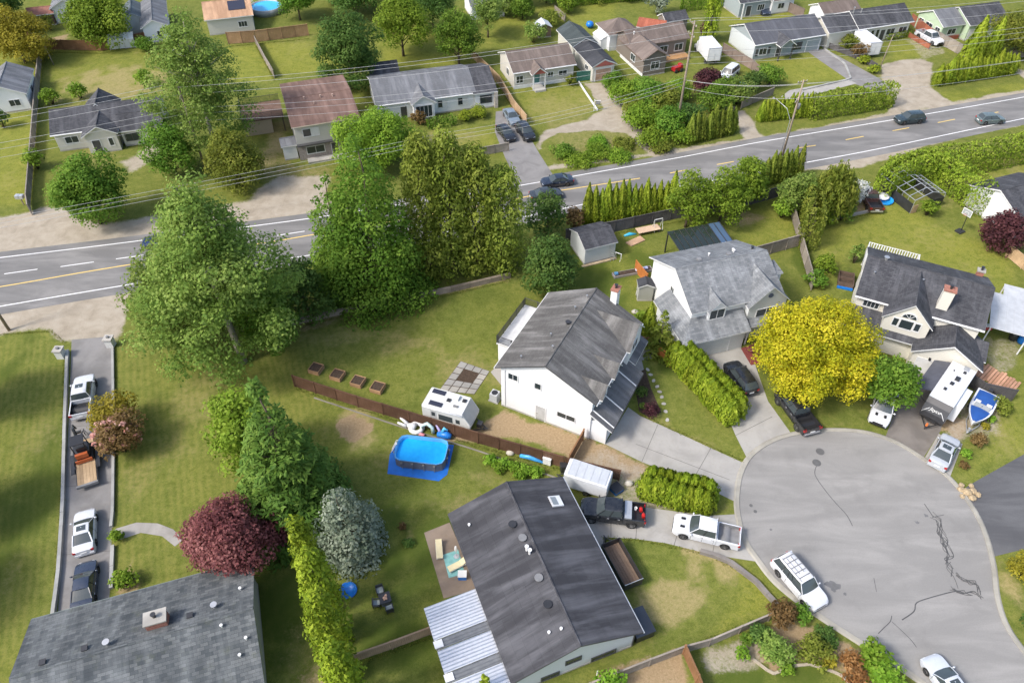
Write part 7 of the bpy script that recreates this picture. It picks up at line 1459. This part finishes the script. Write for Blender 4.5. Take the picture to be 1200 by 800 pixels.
# ------------------------------------------------------------------ pools and garden things
def frame_pool():
    o = thing('swimming_pool', 'rectangular blue frame pool with grey wall on the lawn', 'pool', P(495,535), R(-8)); L, W, H_ = 5.0, 3.1, 1.15
    def outline(l, w, c=.7): return [(-l/2+c,-w/2),(l/2-c,-w/2),(l/2-c*.3,-w/2+c*.3),(l/2,-w/2+c),(l/2,w/2-c),(l/2-c*.3,w/2-c*.3),(l/2-c,w/2),(-l/2+c,w/2),(-l/2+c*.3,w/2-c*.3),(-l/2,w/2-c),(-l/2,-w/2+c),(-l/2+c*.3,-w/2+c*.3)]
    b = MB(); b.loft([[(x,y,.03) for x,y in outline(L,W)],[(x,y,H_) for x,y in outline(L,W)],[(x,y,H_) for x,y in outline(L-.16,W-.16)],[(x,y,.06) for x,y in outline(L-.2,W-.2)]], caps=False, mf=lambda i, j: 0 if i == 0 else 1)
    b.build('wall', [paint('pool_grey',(.13,.135,.15),.5,.15), paint('pool_liner',(.14,.46,.74),.5,.12)], o, uv=False)
    b = MB(); b.face([(x,y,.08) for x,y in outline(L-.2,W-.2)]); b.build('floor', paint('pool_liner',(.14,.46,.74),.5,.12), o, uv=False)
    m, nt, out = new_mat('pool_water'); t = NT(nt); n = t.noise(t.geo(), 2.5, 4, .5); bs = t.bsdf(out, t.mix(t.mapr(n,.3,.7), (.01,.34,.80), (.015,.40,.86)), .08, 0, t.bump(n,.12,.05), spec=.35)
    b = MB(); b.face([(x,y,H_-.42) for x,y in outline(L-.19,W-.19)]); b.build('water', m, o, uv=False)
    tb = MB(); ol = outline(L,W)+[outline(L,W)[0]]; tb.tube([(x,y,H_+.02) for x,y in ol], .05, 6)
    tb.build('top_rail', paint('pool_rail',(.06,.24,.52),.4,.15), o, True, uv=False)
    for x, y in [(-1.6,-W/2-.12),(-.55,-W/2-.12),(.55,-W/2-.12),(1.6,-W/2-.12),(-1.6,W/2+.12),(-.5,W/2+.12),(.6,W/2+.12),(1.6,W/2+.12),(L/2+.12,-.5),(L/2+.12,.5),(-L/2-.12,-.5),(-L/2-.12,.5)]:
        q = MB(); q.tube([(x,y,.03),(x*.985,y*.95,H_*.9)], .04, 5); q.box(x-.1,x+.1,y-.07,y+.07,H_*.72,H_*.86); q.build('leg', M['grey'], o, uv=False)
    lad = MB()
    for s in (-.22,.22): lad.tube([(-L/2-.7,s+.3,.03),(-L/2-.1,s+.3,1.5),(-L/2+.1,s+.3,1.5)], .03, 5)
    for k in range(4): lad.box(-L/2-.62+k*.14,-L/2-.5+k*.14,.08,.52,.22+k*.32,.26+k*.32)
    lad.build('ladder', M['white'], o, uv=False)
    gs = MB(); gs.prism([(-L/2-.4,-W/2-.9),(L/2-.3,-W/2-1.05),(L/2+.35,-W/2-.2),(L/2+.3,W/2+.3),(-L/2-.3,W/2+.3),(-L/2-.75,-.2)], .008, .022); gs.build('ground_sheet', paint('blue_tarp',(.01,.13,.48),.55,.15), o, uv=False)
frame_pool()
def round_pool(x, y, r, h, label, wallm, name='swimming_pool'):
    o = thing(name, label, 'pool', P(x,y)); MB().lathe((0,0,0), [(r,.01),(r,h),(r-.12,h),(r-.14,.05)], 32).build('wall', wallm, o, True, uv=False); b = MB(); b.cyl((0,0,.03), r-.13, h*.8, 32); b.build('water', paint('pale_pool_water',(.03,.40,.72),.1,.06), o, uv=False); return o
o = round_pool(313,14,3.2,1.3,'round above-ground pool with grey wall and white ladder at the far fence', paint('pool_wall_grey',(.36,.37,.38),.5,.12)); b = MB()
for s in (0,.5): b.tube([(-3.6,s,0),(-3.1,s,2.0),(-2.6,s,2.0),(-2.4,s,1.2)], .05, 5)
for k in range(5): b.box(-3.55+k*.1,-3.35+k*.1,0,.5,.3+k*.3,.36+k*.3)
b.build('ladder', M['white'], o, uv=False)
o = thing('paddling_pool', 'small flat blue paddling pool on the shaded lawn', 'pool', P(408,692)); MB().lathe((0,0,0), [(.72,.01),(.78,.1),(.74,.22),(.68,.2),(.66,.05),(.01,.045)], 28).build('basin', paint('paddling_blue',(.01,.16,.55),.4,.08), o, True, uv=False)
o = thing('paddling_pool', 'bright blue plastic pool leaning beside the rusty pickup', 'pool', P(1036,236), 0); b = MB(); b.lathe((0,0,0), [(1.1,.02),(1.2,.35),(1.1,.35),(1.0,.08),(.01,.08)], 24); b.build('basin', paint('paddling_blue2',(.02,.28,.68),.35,.08), o, True, uv=False); MB().lathe((-.2,.6,.4), [(.9,0),(1.0,.1),(.9,.2)], 20).build('rim', M['white'], o, True, uv=False)
def floaty(label, px, py, parts, hd=0.):
    o = thing('pool_float', label, 'pool float', P(px,py), hd); o.scale = (1.35,)*3
    for nm, pts, r, mt in parts: b = MB(); b.tube(pts, r, 9); b.build(nm, mt, o, True, uv=False)
ring = lambda cx, cy, rr, z, n=14: [(cx+rr*math.cos(2*math.pi*k/n), cy+rr*math.sin(2*math.pi*k/n), z) for k in range(n+1)]
floaty('white inflatable pool float with long ears against the dark fence', 484, 502, [('ring',ring(.3,0,.45,.18),.18,M['white']),('body',[(-.5,.1,.15),(.2,.05,.22)],[.16,.3],M['white']),('ear',[(-.5,.2,.2),(-1.2,.55,.25)],[.14,.08],M['white']),('ear',[(-.5,-.05,.2),(-1.25,.1,.2)],[.14,.08],M['white'])], R(-15))
PKP = paint('float_pink',(.70,.25,.28),.4,.1); floaty('white and pink inflatable arch float beside the dark fence', 501, 507, [('arch',[(-.45,0,.13),(-.4,.1,.6),(0,.12,.95),(.4,.1,.65),(.45,0,.13)],.14,paint('float_mint',(.55,.72,.68),.4,.15)),('base',[(-.6,-.3,.1),(-.1,-.35,.1)],.12,PKP)], R(-15))
floaty('spiky blue inflatable float against the dark fence', 519, 512, [('body',[(-.4,0,.25),(.3,0,.3),(.65,-.05,.25)],[.2,.32,.2],paint('float_blue',(.02,.19,.60),.35,.25,4.)),('wing',[(-.2,.2,.3),(-.6,.5,.7)],[.15,.05],paint('float_lilac',(.45,.40,.66),.4,.2)),('crest',[(0,.1,.5),(.1,.2,.8),(.4,.15,.7)],[.16,.12,.06],paint('float_sky',(.10,.45,.72),.35,.15))], R(-10))
# vegetable boxes
for (x, y, lb) in ((371,434,'wooden planter box, first of four nearest the huge airy tree'),(396,441.5,'wooden planter box, second of four along the fence'),(420,449,'wooden planter box, third of four along the fence'),(443,456,'wooden planter box, last of four nearest the camper')):
    o = thing('planter_box', lb, 'planter', P(x,y), R(-20), 'raised planter boxes'); w = 1.3; hh = .55; wd = wood('planter_wood',(.36,.22,.12))
    for x0,x1,y0,y1 in ((-w/2,w/2,-w/2,-w/2+.06),(-w/2,w/2,w/2-.06,w/2),(-w/2,-w/2+.06,-w/2+.06,w/2-.06),(w/2-.06,w/2,-w/2+.06,w/2-.06)):
        for k in range(2): MB().box(x0,x1,y0,y1,.01+k*hh/2,hh/2*(k+1)).build('board', wd, o)
    MB().box(-w/2+.06,w/2-.06,-w/2+.06,w/2-.06,.02,hh-.08).build('soil', M['soil'], o, uv=False)
# stepping stones
for k, (x, y) in enumerate([(759,433),(762.5,439),(766,446),(770,453),(773,459),(775.5,465),(778,473),(780,482),(782,492)]):
    c = P(x,y); b = MB(); b.prism([(.26*rng.uniform(.8,1.1)*math.cos(t),.2*rng.uniform(.8,1.1)*math.sin(t)) for t in [2*math.pi*i/9 for i in range(9)]], .004, .05); tag(b.build('stepping_stone', M['conc'], None, loc=c, rz=rng.uniform(0,3)), 'pale stepping stone in the line across the front lawn', 'stone', 'stepping stones across the front lawn')
# air conditioner by the white gable
o = thing('air_conditioner', 'grey outdoor air conditioner unit at the white gable wall', 'air conditioner', P(580,468), R(-27)); MB().box(-.55,.55,-.5,.5,0,.12).build('pad', M['conc'], o, uv=False); MB().box(-.42,.42,-.42,.42,.12,1.1).build('casing', paint('ac_grey',(.45,.46,.46),.5,.1), o, uv=False); MB().cyl((0,0,1.1), .33, .03, 20).build('fan_grille', M['darkmetal'], o, uv=False)
# fire table and three chairs on the shaded lawn
hd = R(20); c = P(452,704); o = thing('fire_table', 'square dark fire table on the shaded lawn', 'table', c, hd); MB().box(-.48,.48,-.48,.48,.55,.63).build('top', M['darkmetal'], o, uv=False); MB().box(-.4,.4,-.4,.4,0,.55).build('base', M['grey'], o, uv=False); b = MB(); [b.lathe((rng.uniform(-.2,.2),rng.uniform(-.2,.2),.63), [(.01,0),(.09,.03),(.07,.1),(.01,.12)], 7) for _ in range(12)]; b.build('lava_rock', paint('lava_rock',(.45,.28,.2),.8,.2), o, uv=False)
for (x, y, r_, lb) in ((446,694,110,'dark armchair with grey cushion on the spruce side of the fire table'),(442,709,185,'dark armchair with grey cushion on the columnar cedar side of the fire table'),(457,715,290,'dark armchair with grey cushion on the fence side of the fire table')):
    o = thing('garden_chair', lb, 'chair', P(x,y), R(r_)); cu_ = paint('chair_cushion',(.30,.33,.31),.85,.15)
    MB().box(-.3,.3,-.3,.3,.30,.36).build('seat_frame', M['darkmetal'], o, uv=False); MB().box(-.27,.27,-.26,.26,.36,.47).build('cushion', cu_, o, uv=False); MB().box(.27,.34,-.3,.3,.3,.85).build('backrest', M['darkmetal'], o, uv=False)
    for sy in (-.3,.3): MB().box(-.3,.3,sy-.04,sy+.04,.58,.63).build('armrest', M['darkmetal'], o, uv=False)
    for sx in (-.27,.27):
        for sy in (-.27,.27): MB().box(sx-.03,sx+.03,sy-.03,sy+.03,0,.6 if sx < 0 else .3).build('leg', M['darkmetal'], o, uv=False)
# patio things by the dark-roofed house
b = MB(); q = pw([(519,650),(537,644),(545,672),(526,677)]); b.prism(q, .032, .045); tag(b.build('outdoor_rug', paint('teal_rug',(.20,.42,.40),.9,.15,3.), None, uv=False), 'teal outdoor rug on the brown patio', 'rug')
def lounge(x, y, hd, lb):
    o = thing('sun_lounger', lb, 'lounger', P(x,y), R(hd)); f = M['white']; cr_ = paint('cream_cushion',(.66,.58,.36),.8,.08)
    MB().box(-.85,.85,-.3,.3,.26,.31).build('frame', f, o, uv=False); MB().box(-.85,.35,-.28,.28,.31,.39).build('cushion', cr_, o, uv=False); b = MB(); b.box(0,.62,-.28,.28,0,.08,0,0,(.35,0,.32),Matrix.Rotation(R(-28),3,'Y')); b.build('backrest', cr_, o, uv=False)
    for sx in (-.75,.7):
        for sy in (-.26,.26): MB().box(sx-.03,sx+.03,sy-.03,sy+.03,0,.26).build('leg', f, o, uv=False)
lounge(515,646,98,'cream lounger lying lengthwise on the brown patio'); lounge(536,664,30,'cream lounger on the teal rug')
o = thing('parasol', 'small white closed parasol on the teal rug', 'parasol', P(535,652)); MB().lathe((0,0,.03), [(.25,0),(.25,.08),(.03,.1),(.03,1.7),(.02,1.75)], 14).build('pole', M['gal'], o, uv=False); MB().lathe((0,0,.9), [(.07,0),(.14,.25),(.09,.8),(.02,.9)], 12).build('canopy', M['white'], o, True, uv=False)
o = thing('storage_bin', 'blue plastic bin at the patio corner', 'bin', P(542,676)); MB().box(-.35,.35,-.3,.3,.035,.55).build('body', M['blue'], o, uv=False); MB().box(-.38,.38,-.33,.33,.55,.62).build('lid', M['white'], o, uv=False)
o = thing('hot_tub', 'dark covered box beside the corner of the dark-roofed house', 'hot tub', P(748,735), R(21)); MB().box(-.8,.8,-1.1,1.1,0,1.0).build('cabinet', M['darkmetal'], o, uv=False); MB().box(-.86,.86,-1.16,1.16,1.0,1.12).build('cover', paint('tub_cover',(.045,.052,.065),.6,.15), o, uv=False)
# things along the dark fence and cargo trailer
def bin_(x, y, w, h_, mat, lb, lidm=None):
    o = thing('storage_bin', lb, 'bin', P(x,y), R(rng.uniform(-40,40))); MB().box(-w/2,w/2,-w/2,w/2,.01,h_).build('body', mat, o, uv=False); MB().box(-w/2-.03,w/2+.03,-w/2-.03,w/2+.03,h_,h_+.07).build('lid', lidm or mat, o, uv=False)
bin_(642,541,.8,.9,M['white'],'white plastic bin against the dark fence'); bin_(660,551,.6,.9,M['darkmetal'],'dark round-topped bin at the fence corner'); bin_(722,574,1.0,.4,M['blue'],'blue tub behind the white cargo trailer',M['darkmetal'])
b = MB(); b.tube([(-1.2,0,.12),(-.3,.1,.2),(1.2,-.1,.12)], [.18,.3,.12], 10); c = P(623,538); tag(b.build('inflatable_raft', paint('raft_blue',(.05,.30,.65),.4,.35,2.5), None, True, loc=c, rz=R(-18), uv=False), 'deflated blue and white raft lying along the dark fence', 'raft')
for x, y, lb in ((598,531,'small white garden stool by the dark fence'),(744,366,'pale boulder on the lawn between the two white houses'),(737,567,'pale boulder at the corner of the short cedar hedge')):
    b = MB(); b.lathe((0,0,0), [(.32,-.02),(.38,.12),(.25,.32),(.02,.36)], 9, 0, 1.2, .9); tag(b.build('boulder' if 'boulder' in lb else 'garden_stool', paint('boulder',(.46,.43,.36),.85,.2), None, True, loc=P(x,y)), lb, 'boulder' if 'boulder' in lb else 'stool')
rr_ = random.Random(3)
for k, (dx, dy, s) in enumerate([(0,0,.4),(.62,.25,.34),(-.45,.4,.32),(.25,-.52,.33),(.95,-.2,.28),(-.2,.85,.27),(.75,.8,.24),(-.6,-.35,.24)]):
    c = P(1133,578)+Vector((dx,dy,0)); b = MB(); n = 7; b.loft([[(s*r_*(.8+.4*rr_.random())*math.cos(2*math.pi*i/n), s*r_*(.8+.4*rr_.random())*math.sin(2*math.pi*i/n), z*s) for i in range(n)] for r_, z in ((.8,-.05),(1.1,.35),(.9,.8),(.3,1.05))]); tag(b.build('boulder', paint('tan_boulder',(.36,.275,.165),.9,.4,4.), None, loc=c, uv=False), 'tan boulder in the pile at the dark driveway corner', 'boulder', 'tan boulders at the driveway corner')
# lumber stack beside the cream house
o = thing('lumber_stack', 'stack of reddish timber boards between cream house and grass strip', 'lumber', P(1163,443), R(42)); lw = wood('cedar_lumber',(.48,.27,.17))
for k in range(16): MB().box(-1.3+rr_.uniform(-.35,.2),1.3+rr_.uniform(-.2,.35),-2.4+k*.31,-2.14+k*.31,.05+(k%3)*.08,.17+(k%3)*.1).build('board', lw, o)
for x in (-.8,.8): MB().box(x-.08,x+.08,-2.5,2.6,0,.06).build('bearer', M['bark'], o, uv=False)
for x, y, mt, lb in ((1196,401,paint('barrel_blue',(.01,.19,.65),.4,.1),'blue barrel under the pale carport'),(1186,397,M['darkmetal'],'dark barrel under the pale carport'),(1157,385,paint('cooler_red',(.45,.05,.06),.4,.1),'red cooler at the corner of the cream house')):
    o = thing('barrel' if 'barrel' in lb else 'cooler', lb, 'barrel' if 'barrel' in lb else 'cooler', P(x,y))
    if 'barrel' in lb: MB().lathe((0,0,0), [(.4,.01),(.45,.3),(.45,.7),(.4,1.0),(.3,1.02)], 18).build('drum', mt, o, True, uv=False); MB().cyl((0,0,1.02), .31, .03, 16).build('lid', M['grey'], o, uv=False)
    else: MB().box(-.4,.4,-.25,.25,.01,.45).build('body', mt, o, uv=False); MB().box(-.42,.42,-.27,.27,.45,.52).build('lid', M['white'], o, uv=False)
# basketball hoop
o = thing('basketball_hoop', 'portable basketball hoop with clear backboard on the right lawn', 'basketball hoop', P(1124,272), R(-150)); MB().box(-.6,.4,-.45,.45,.0,.22).build('base', M['darkmetal'], o, uv=False); MB().tube([(-.3,0,.2),(.0,0,2.8),(.45,0,3.2)], .06, 6).build('pole', M['darkmetal'], o, uv=False)
b = MB(); b.box(.46,.5,-.65,.65,2.85,2.92); b.box(.46,.5,-.65,.65,3.7,3.77); b.box(.46,.5,-.65,-.58,2.92,3.7); b.box(.46,.5,.58,.65,2.92,3.7); b.box(.46,.5,-.25,.25,3.35,3.39); b.box(.46,.5,-.25,-.21,3.0,3.35); b.box(.46,.5,.21,.25,3.0,3.35); bk = b.build('backboard', M['white'], o, uv=False); MB().box(.47,.49,-.58,.58,2.92,3.7).build('panel', glass('clear_board',(.3,.32,.33)), bk, uv=False); b = MB(); b.tube([(.78+.23*math.cos(t),.23*math.sin(t),3.05) for t in [2*math.pi*k/14 for k in range(15)]], .015, 5); b.build('rim', paint('hoop_red',(.5,.06,.02),.4), o, uv=False)
# backyard clutter: sandbox table, ladder, swing bits
o = thing('work_table', 'low wooden table by the charcoal fence', 'table', P(759,272), R(18)); MB().box(-1.6,1.6,-.6,.6,.5,.58).build('top', wood('pale_ply',(.50,.36,.25)), o, uv=False)
for x in (-1.4,1.4):
    for y in (-.5,.5): MB().box(x-.06,x+.06,y-.06,y+.06,0,.5).build('leg', M['bark'], o, uv=False)
b = MB(); b.prism(pw([(733,285),(750,277),(756,282),(740,289)]), .01, .14); tag(b.build('plywood_sheet', wood('plywood',(.42,.27,.17)), None, uv=False), 'brown plywood sheet lying on the grass by the work table', 'plywood')
o = thing('step_ladder', 'aluminium ladder leaning against the white garden shed', 'ladder', P(717,306), R(110)); b = MB()
for s in (-.22,.22): b.tube([(0,s,0),(.6,s,2.5)], .035, 5)
for k in range(7): b.box(.06+k*.085,.12+k*.085,-.22,.22,.3+k*.32,.34+k*.32)
b.build('frame', M['gal'], o, uv=False)
o = thing('saw_horse', 'white folding trestle beside the ladder', 'trestle', P(724,304), R(60)); b = MB()
for s in (-.4,.4): b.tube([(-.3,s,0),(0,s,1.0),(.3,s,0)], .035, 5)
b.tube([(0,-.45,1.0),(0,.45,1.0)], .05, 6); b.build('frame', M['white'], o, uv=False)
o = thing('garden_swing', 'small white metal swing frame at the charcoal fence', 'swing', P(770,269), R(20)); b = MB()
for s in (-.6,.6): b.tube([(s,-.4,0),(s,0,1.7),(s,.4,0)], .04, 5)
b.tube([(-.6,0,1.7),(.6,0,1.7)], .05, 6); b.build('frame', M['white'], o, uv=False)
b = MB(); b.tube([(-.8,0,.1),(0,.15,.12),(.9,0,.1)], [.12,.25,.1], 8); tag(b.build('inflatable_raft', paint('raft_teal',(.05,.42,.62),.4,.2), None, True, loc=P(738,276), rz=R(15), uv=False), 'turquoise inflatable lying on the grass by the charcoal fence', 'raft')
o = thing('garden_bed', 'long raised garden bed with odds and ends behind the light grey house', 'garden bed', P(741,320), R(16)); MB().box(-2.6,2.6,-.45,.45,.0,.3).build('frame', concrete('bed_block',(.30,.28,.26),.3), o); MB().box(-2.45,2.45,-.35,.35,.3,.33).build('soil', M['soil'], o, uv=False); [MB().box(x-.2,x+.2,-.2,.2,.33,.55).build('pot', paint('pot_%d' % i, c_, .5, .2), o, uv=False) for i, (x, c_) in enumerate(((-2.2,(.08,.22,.38)),(.6,(.62,.62,.70)),(1.3,(.58,.6,.7)),(1.8,(.4,.42,.6))))]
o = thing('timber_crate', 'low dark timber compost crate beside the cream house', 'crate', P(990,331), R(-20)); wd = wood('crate_wood',(.13,.09,.07))
for x0,x1,y0,y1 in ((-.9,.9,-1.2,-1.14),(-.9,.9,1.14,1.2),(-.9,-.84,-1.14,1.14),(.84,.9,-1.14,1.14),(-.84,.84,-.03,.03)): MB().box(x0,x1,y0,y1,.01,.8).build('side', wd, o)
MB().box(-.84,.84,-1.14,1.14,.01,.5).build('compost', M['soil'], o, uv=False); MB().box(-.9,.9,-1.45,-1.2,.01,.25).build('blue_sill', M['blue'], o, uv=False)
b = MB(); b.tube([(-1.4,0,.2),(0,.2,.5),(1.2,0,.25)], [.2,.5,.3], 10); tag(b.build('tarpaulin', paint('teal_tarp',(.10,.22,.27),.6,.2), None, True, loc=P(868,103), uv=False), 'blue-grey tarpaulin heap beside the white minivan', 'tarpaulin')
o = thing('compact_tractor', 'red garden machine at the side of the brown house', 'machine', P(793,84), R(30)); MB().box(-.9,.9,-.5,.5,.3,1.0).build('body', paint('machine_red',(.38,.02,.02),.4,.1), o, uv=False); MB().box(.4,.9,-.45,.45,1.0,1.3).build('hood', paint('machine_red',(.38,.02,.02),.4,.1), o, uv=False); [wheel(o, x, y, .32, .22) for x in (-.6,.6) for y in (-.55,.55)]
o = thing('house_sign', 'white real estate sign post at the gravel driveway', 'sign', P(696,130)); MB().box(-.06,.06,-.06,.06,0,2.0).build('post', M['white'], o, uv=False); MB().box(.0,1.0,-.05,.05,1.75,1.85).build('arm', M['white'], o, uv=False); MB().box(.2,.95,-.02,.02,1.1,1.7).build('board', M['grey'], o, uv=False)
h = House('shed', 'small weathered shed with pale roof behind the taupe rancher', (631,34), 1.9, 15, 'shed'); h.gable(.15,2.6,.15,2.8,1.85,2.6,wood('shed_board',(.16,.11,.08)),paint('pale_sheet',(.5,.52,.54),.5,.1),axis='y',ov=.2,og=.15)
h = House('shed', 'low tent-like white shelter beside the brown house', (704,48), 1.8, 20, 'shelter'); h.gable(.1,3.2,.1,3.6,1.75,2.6,paint('canvas_white',(.68,.69,.68),.7,.05),paint('canvas_white',(.68,.69,.68),.7,.05),axis='y',ov=.1,og=.05,foot=False)
o = thing('mailbox', 'pair of grey mailboxes at the fence end by the road', 'mailbox', P(28,240)); MB().box(-.06,.06,-.06,.06,0,1.1).build('post', M['pole'], o, uv=False); [MB().box(x-.25,x+.25,-.3,.3,1.1,1.6).build('box', M['gal'], o, uv=False) for x in (-.28,.28)]
o = thing('sphere_planter', 'blue ball on the lawn behind the black garage', 'ball', P(691,33)); MB().lathe((0,0,0), [(.02,0),(.6,.25),(.8,.7),(.6,1.15),(.02,1.4)], 16).build('ball', M['blue'], o, True, uv=False)

# ------------------------------------------------------------------ ragged grass along fences, walls and kerbs
def ragged(lines, per, w, seed, mat, hmax):
    r = np.random.default_rng(seed); V = []; T_ = []
    for pts in lines:
        ln = pw(pts); n = int(length(ln)*per); pl = np.array(along(ln, 0, length(ln), length(ln)/max(2,n)))
        for k in range(3):
            c = pl+r.normal(size=pl.shape)*w; a = r.random(len(c))*6.28; s = hmax*(.4+.6*r.random(len(c))); z = np.zeros(len(c)); lean = r.normal(size=(len(c),2))*.35*s[:,None]
            p = np.column_stack([c, z]); d = np.column_stack([np.cos(a), np.sin(a), z])*(s*.35)[:,None]; up_ = np.column_stack([lean, s])
            V.append(np.stack([p-d, p+d, p+d*.4+up_, p-d*.4+up_*.9], axis=1).reshape(-1,3)); T_.append(r.random(len(c)))
    V = np.concatenate(V); me = np_mesh('grass', V, np.arange(len(V)).reshape(-1,4), mat); me.attributes.new('tint','FLOAT','FACE').data.foreach_set('value', np.concatenate(T_).astype(np.float32))
    return tag(link('grass', me), 'ragged taller grass growing along fences, walls and drive edges', 'grass', kind='stuff')
ragged([[(346,455),(480,498),(560,523),(660,551)],[(326,388),(425,366),(525,346),(598,329)],[(408,782),(505,747)],[(690,802),(800,760),(900,723)],[(820,644),(885,679),(928,724)],[(135,402),(136,500),(135,600)],[(76,412),(74,500),(72,590),(66,680)],[(750,486),(790,504),(874,542)],[(706,630),(744,632),(820,647)],[(926,250),(936,290),(950,342)],[(663,285),(785,262),(880,244)],[(560,72),(585,104),(617,150)],[(32,61),(120,63),(172,53)],[(300,54),(322,95)],[(268,55),(362,46)],[(36,238),(45,122),(50,64)],[(955,265),(1020,251)],[(0,392),(60,388),(76,402)]], 15, .11, 5, leaf('grass_blade',(.08,.115,.016),(.16,.19,.028),(.26,.26,.06),.4), .13)
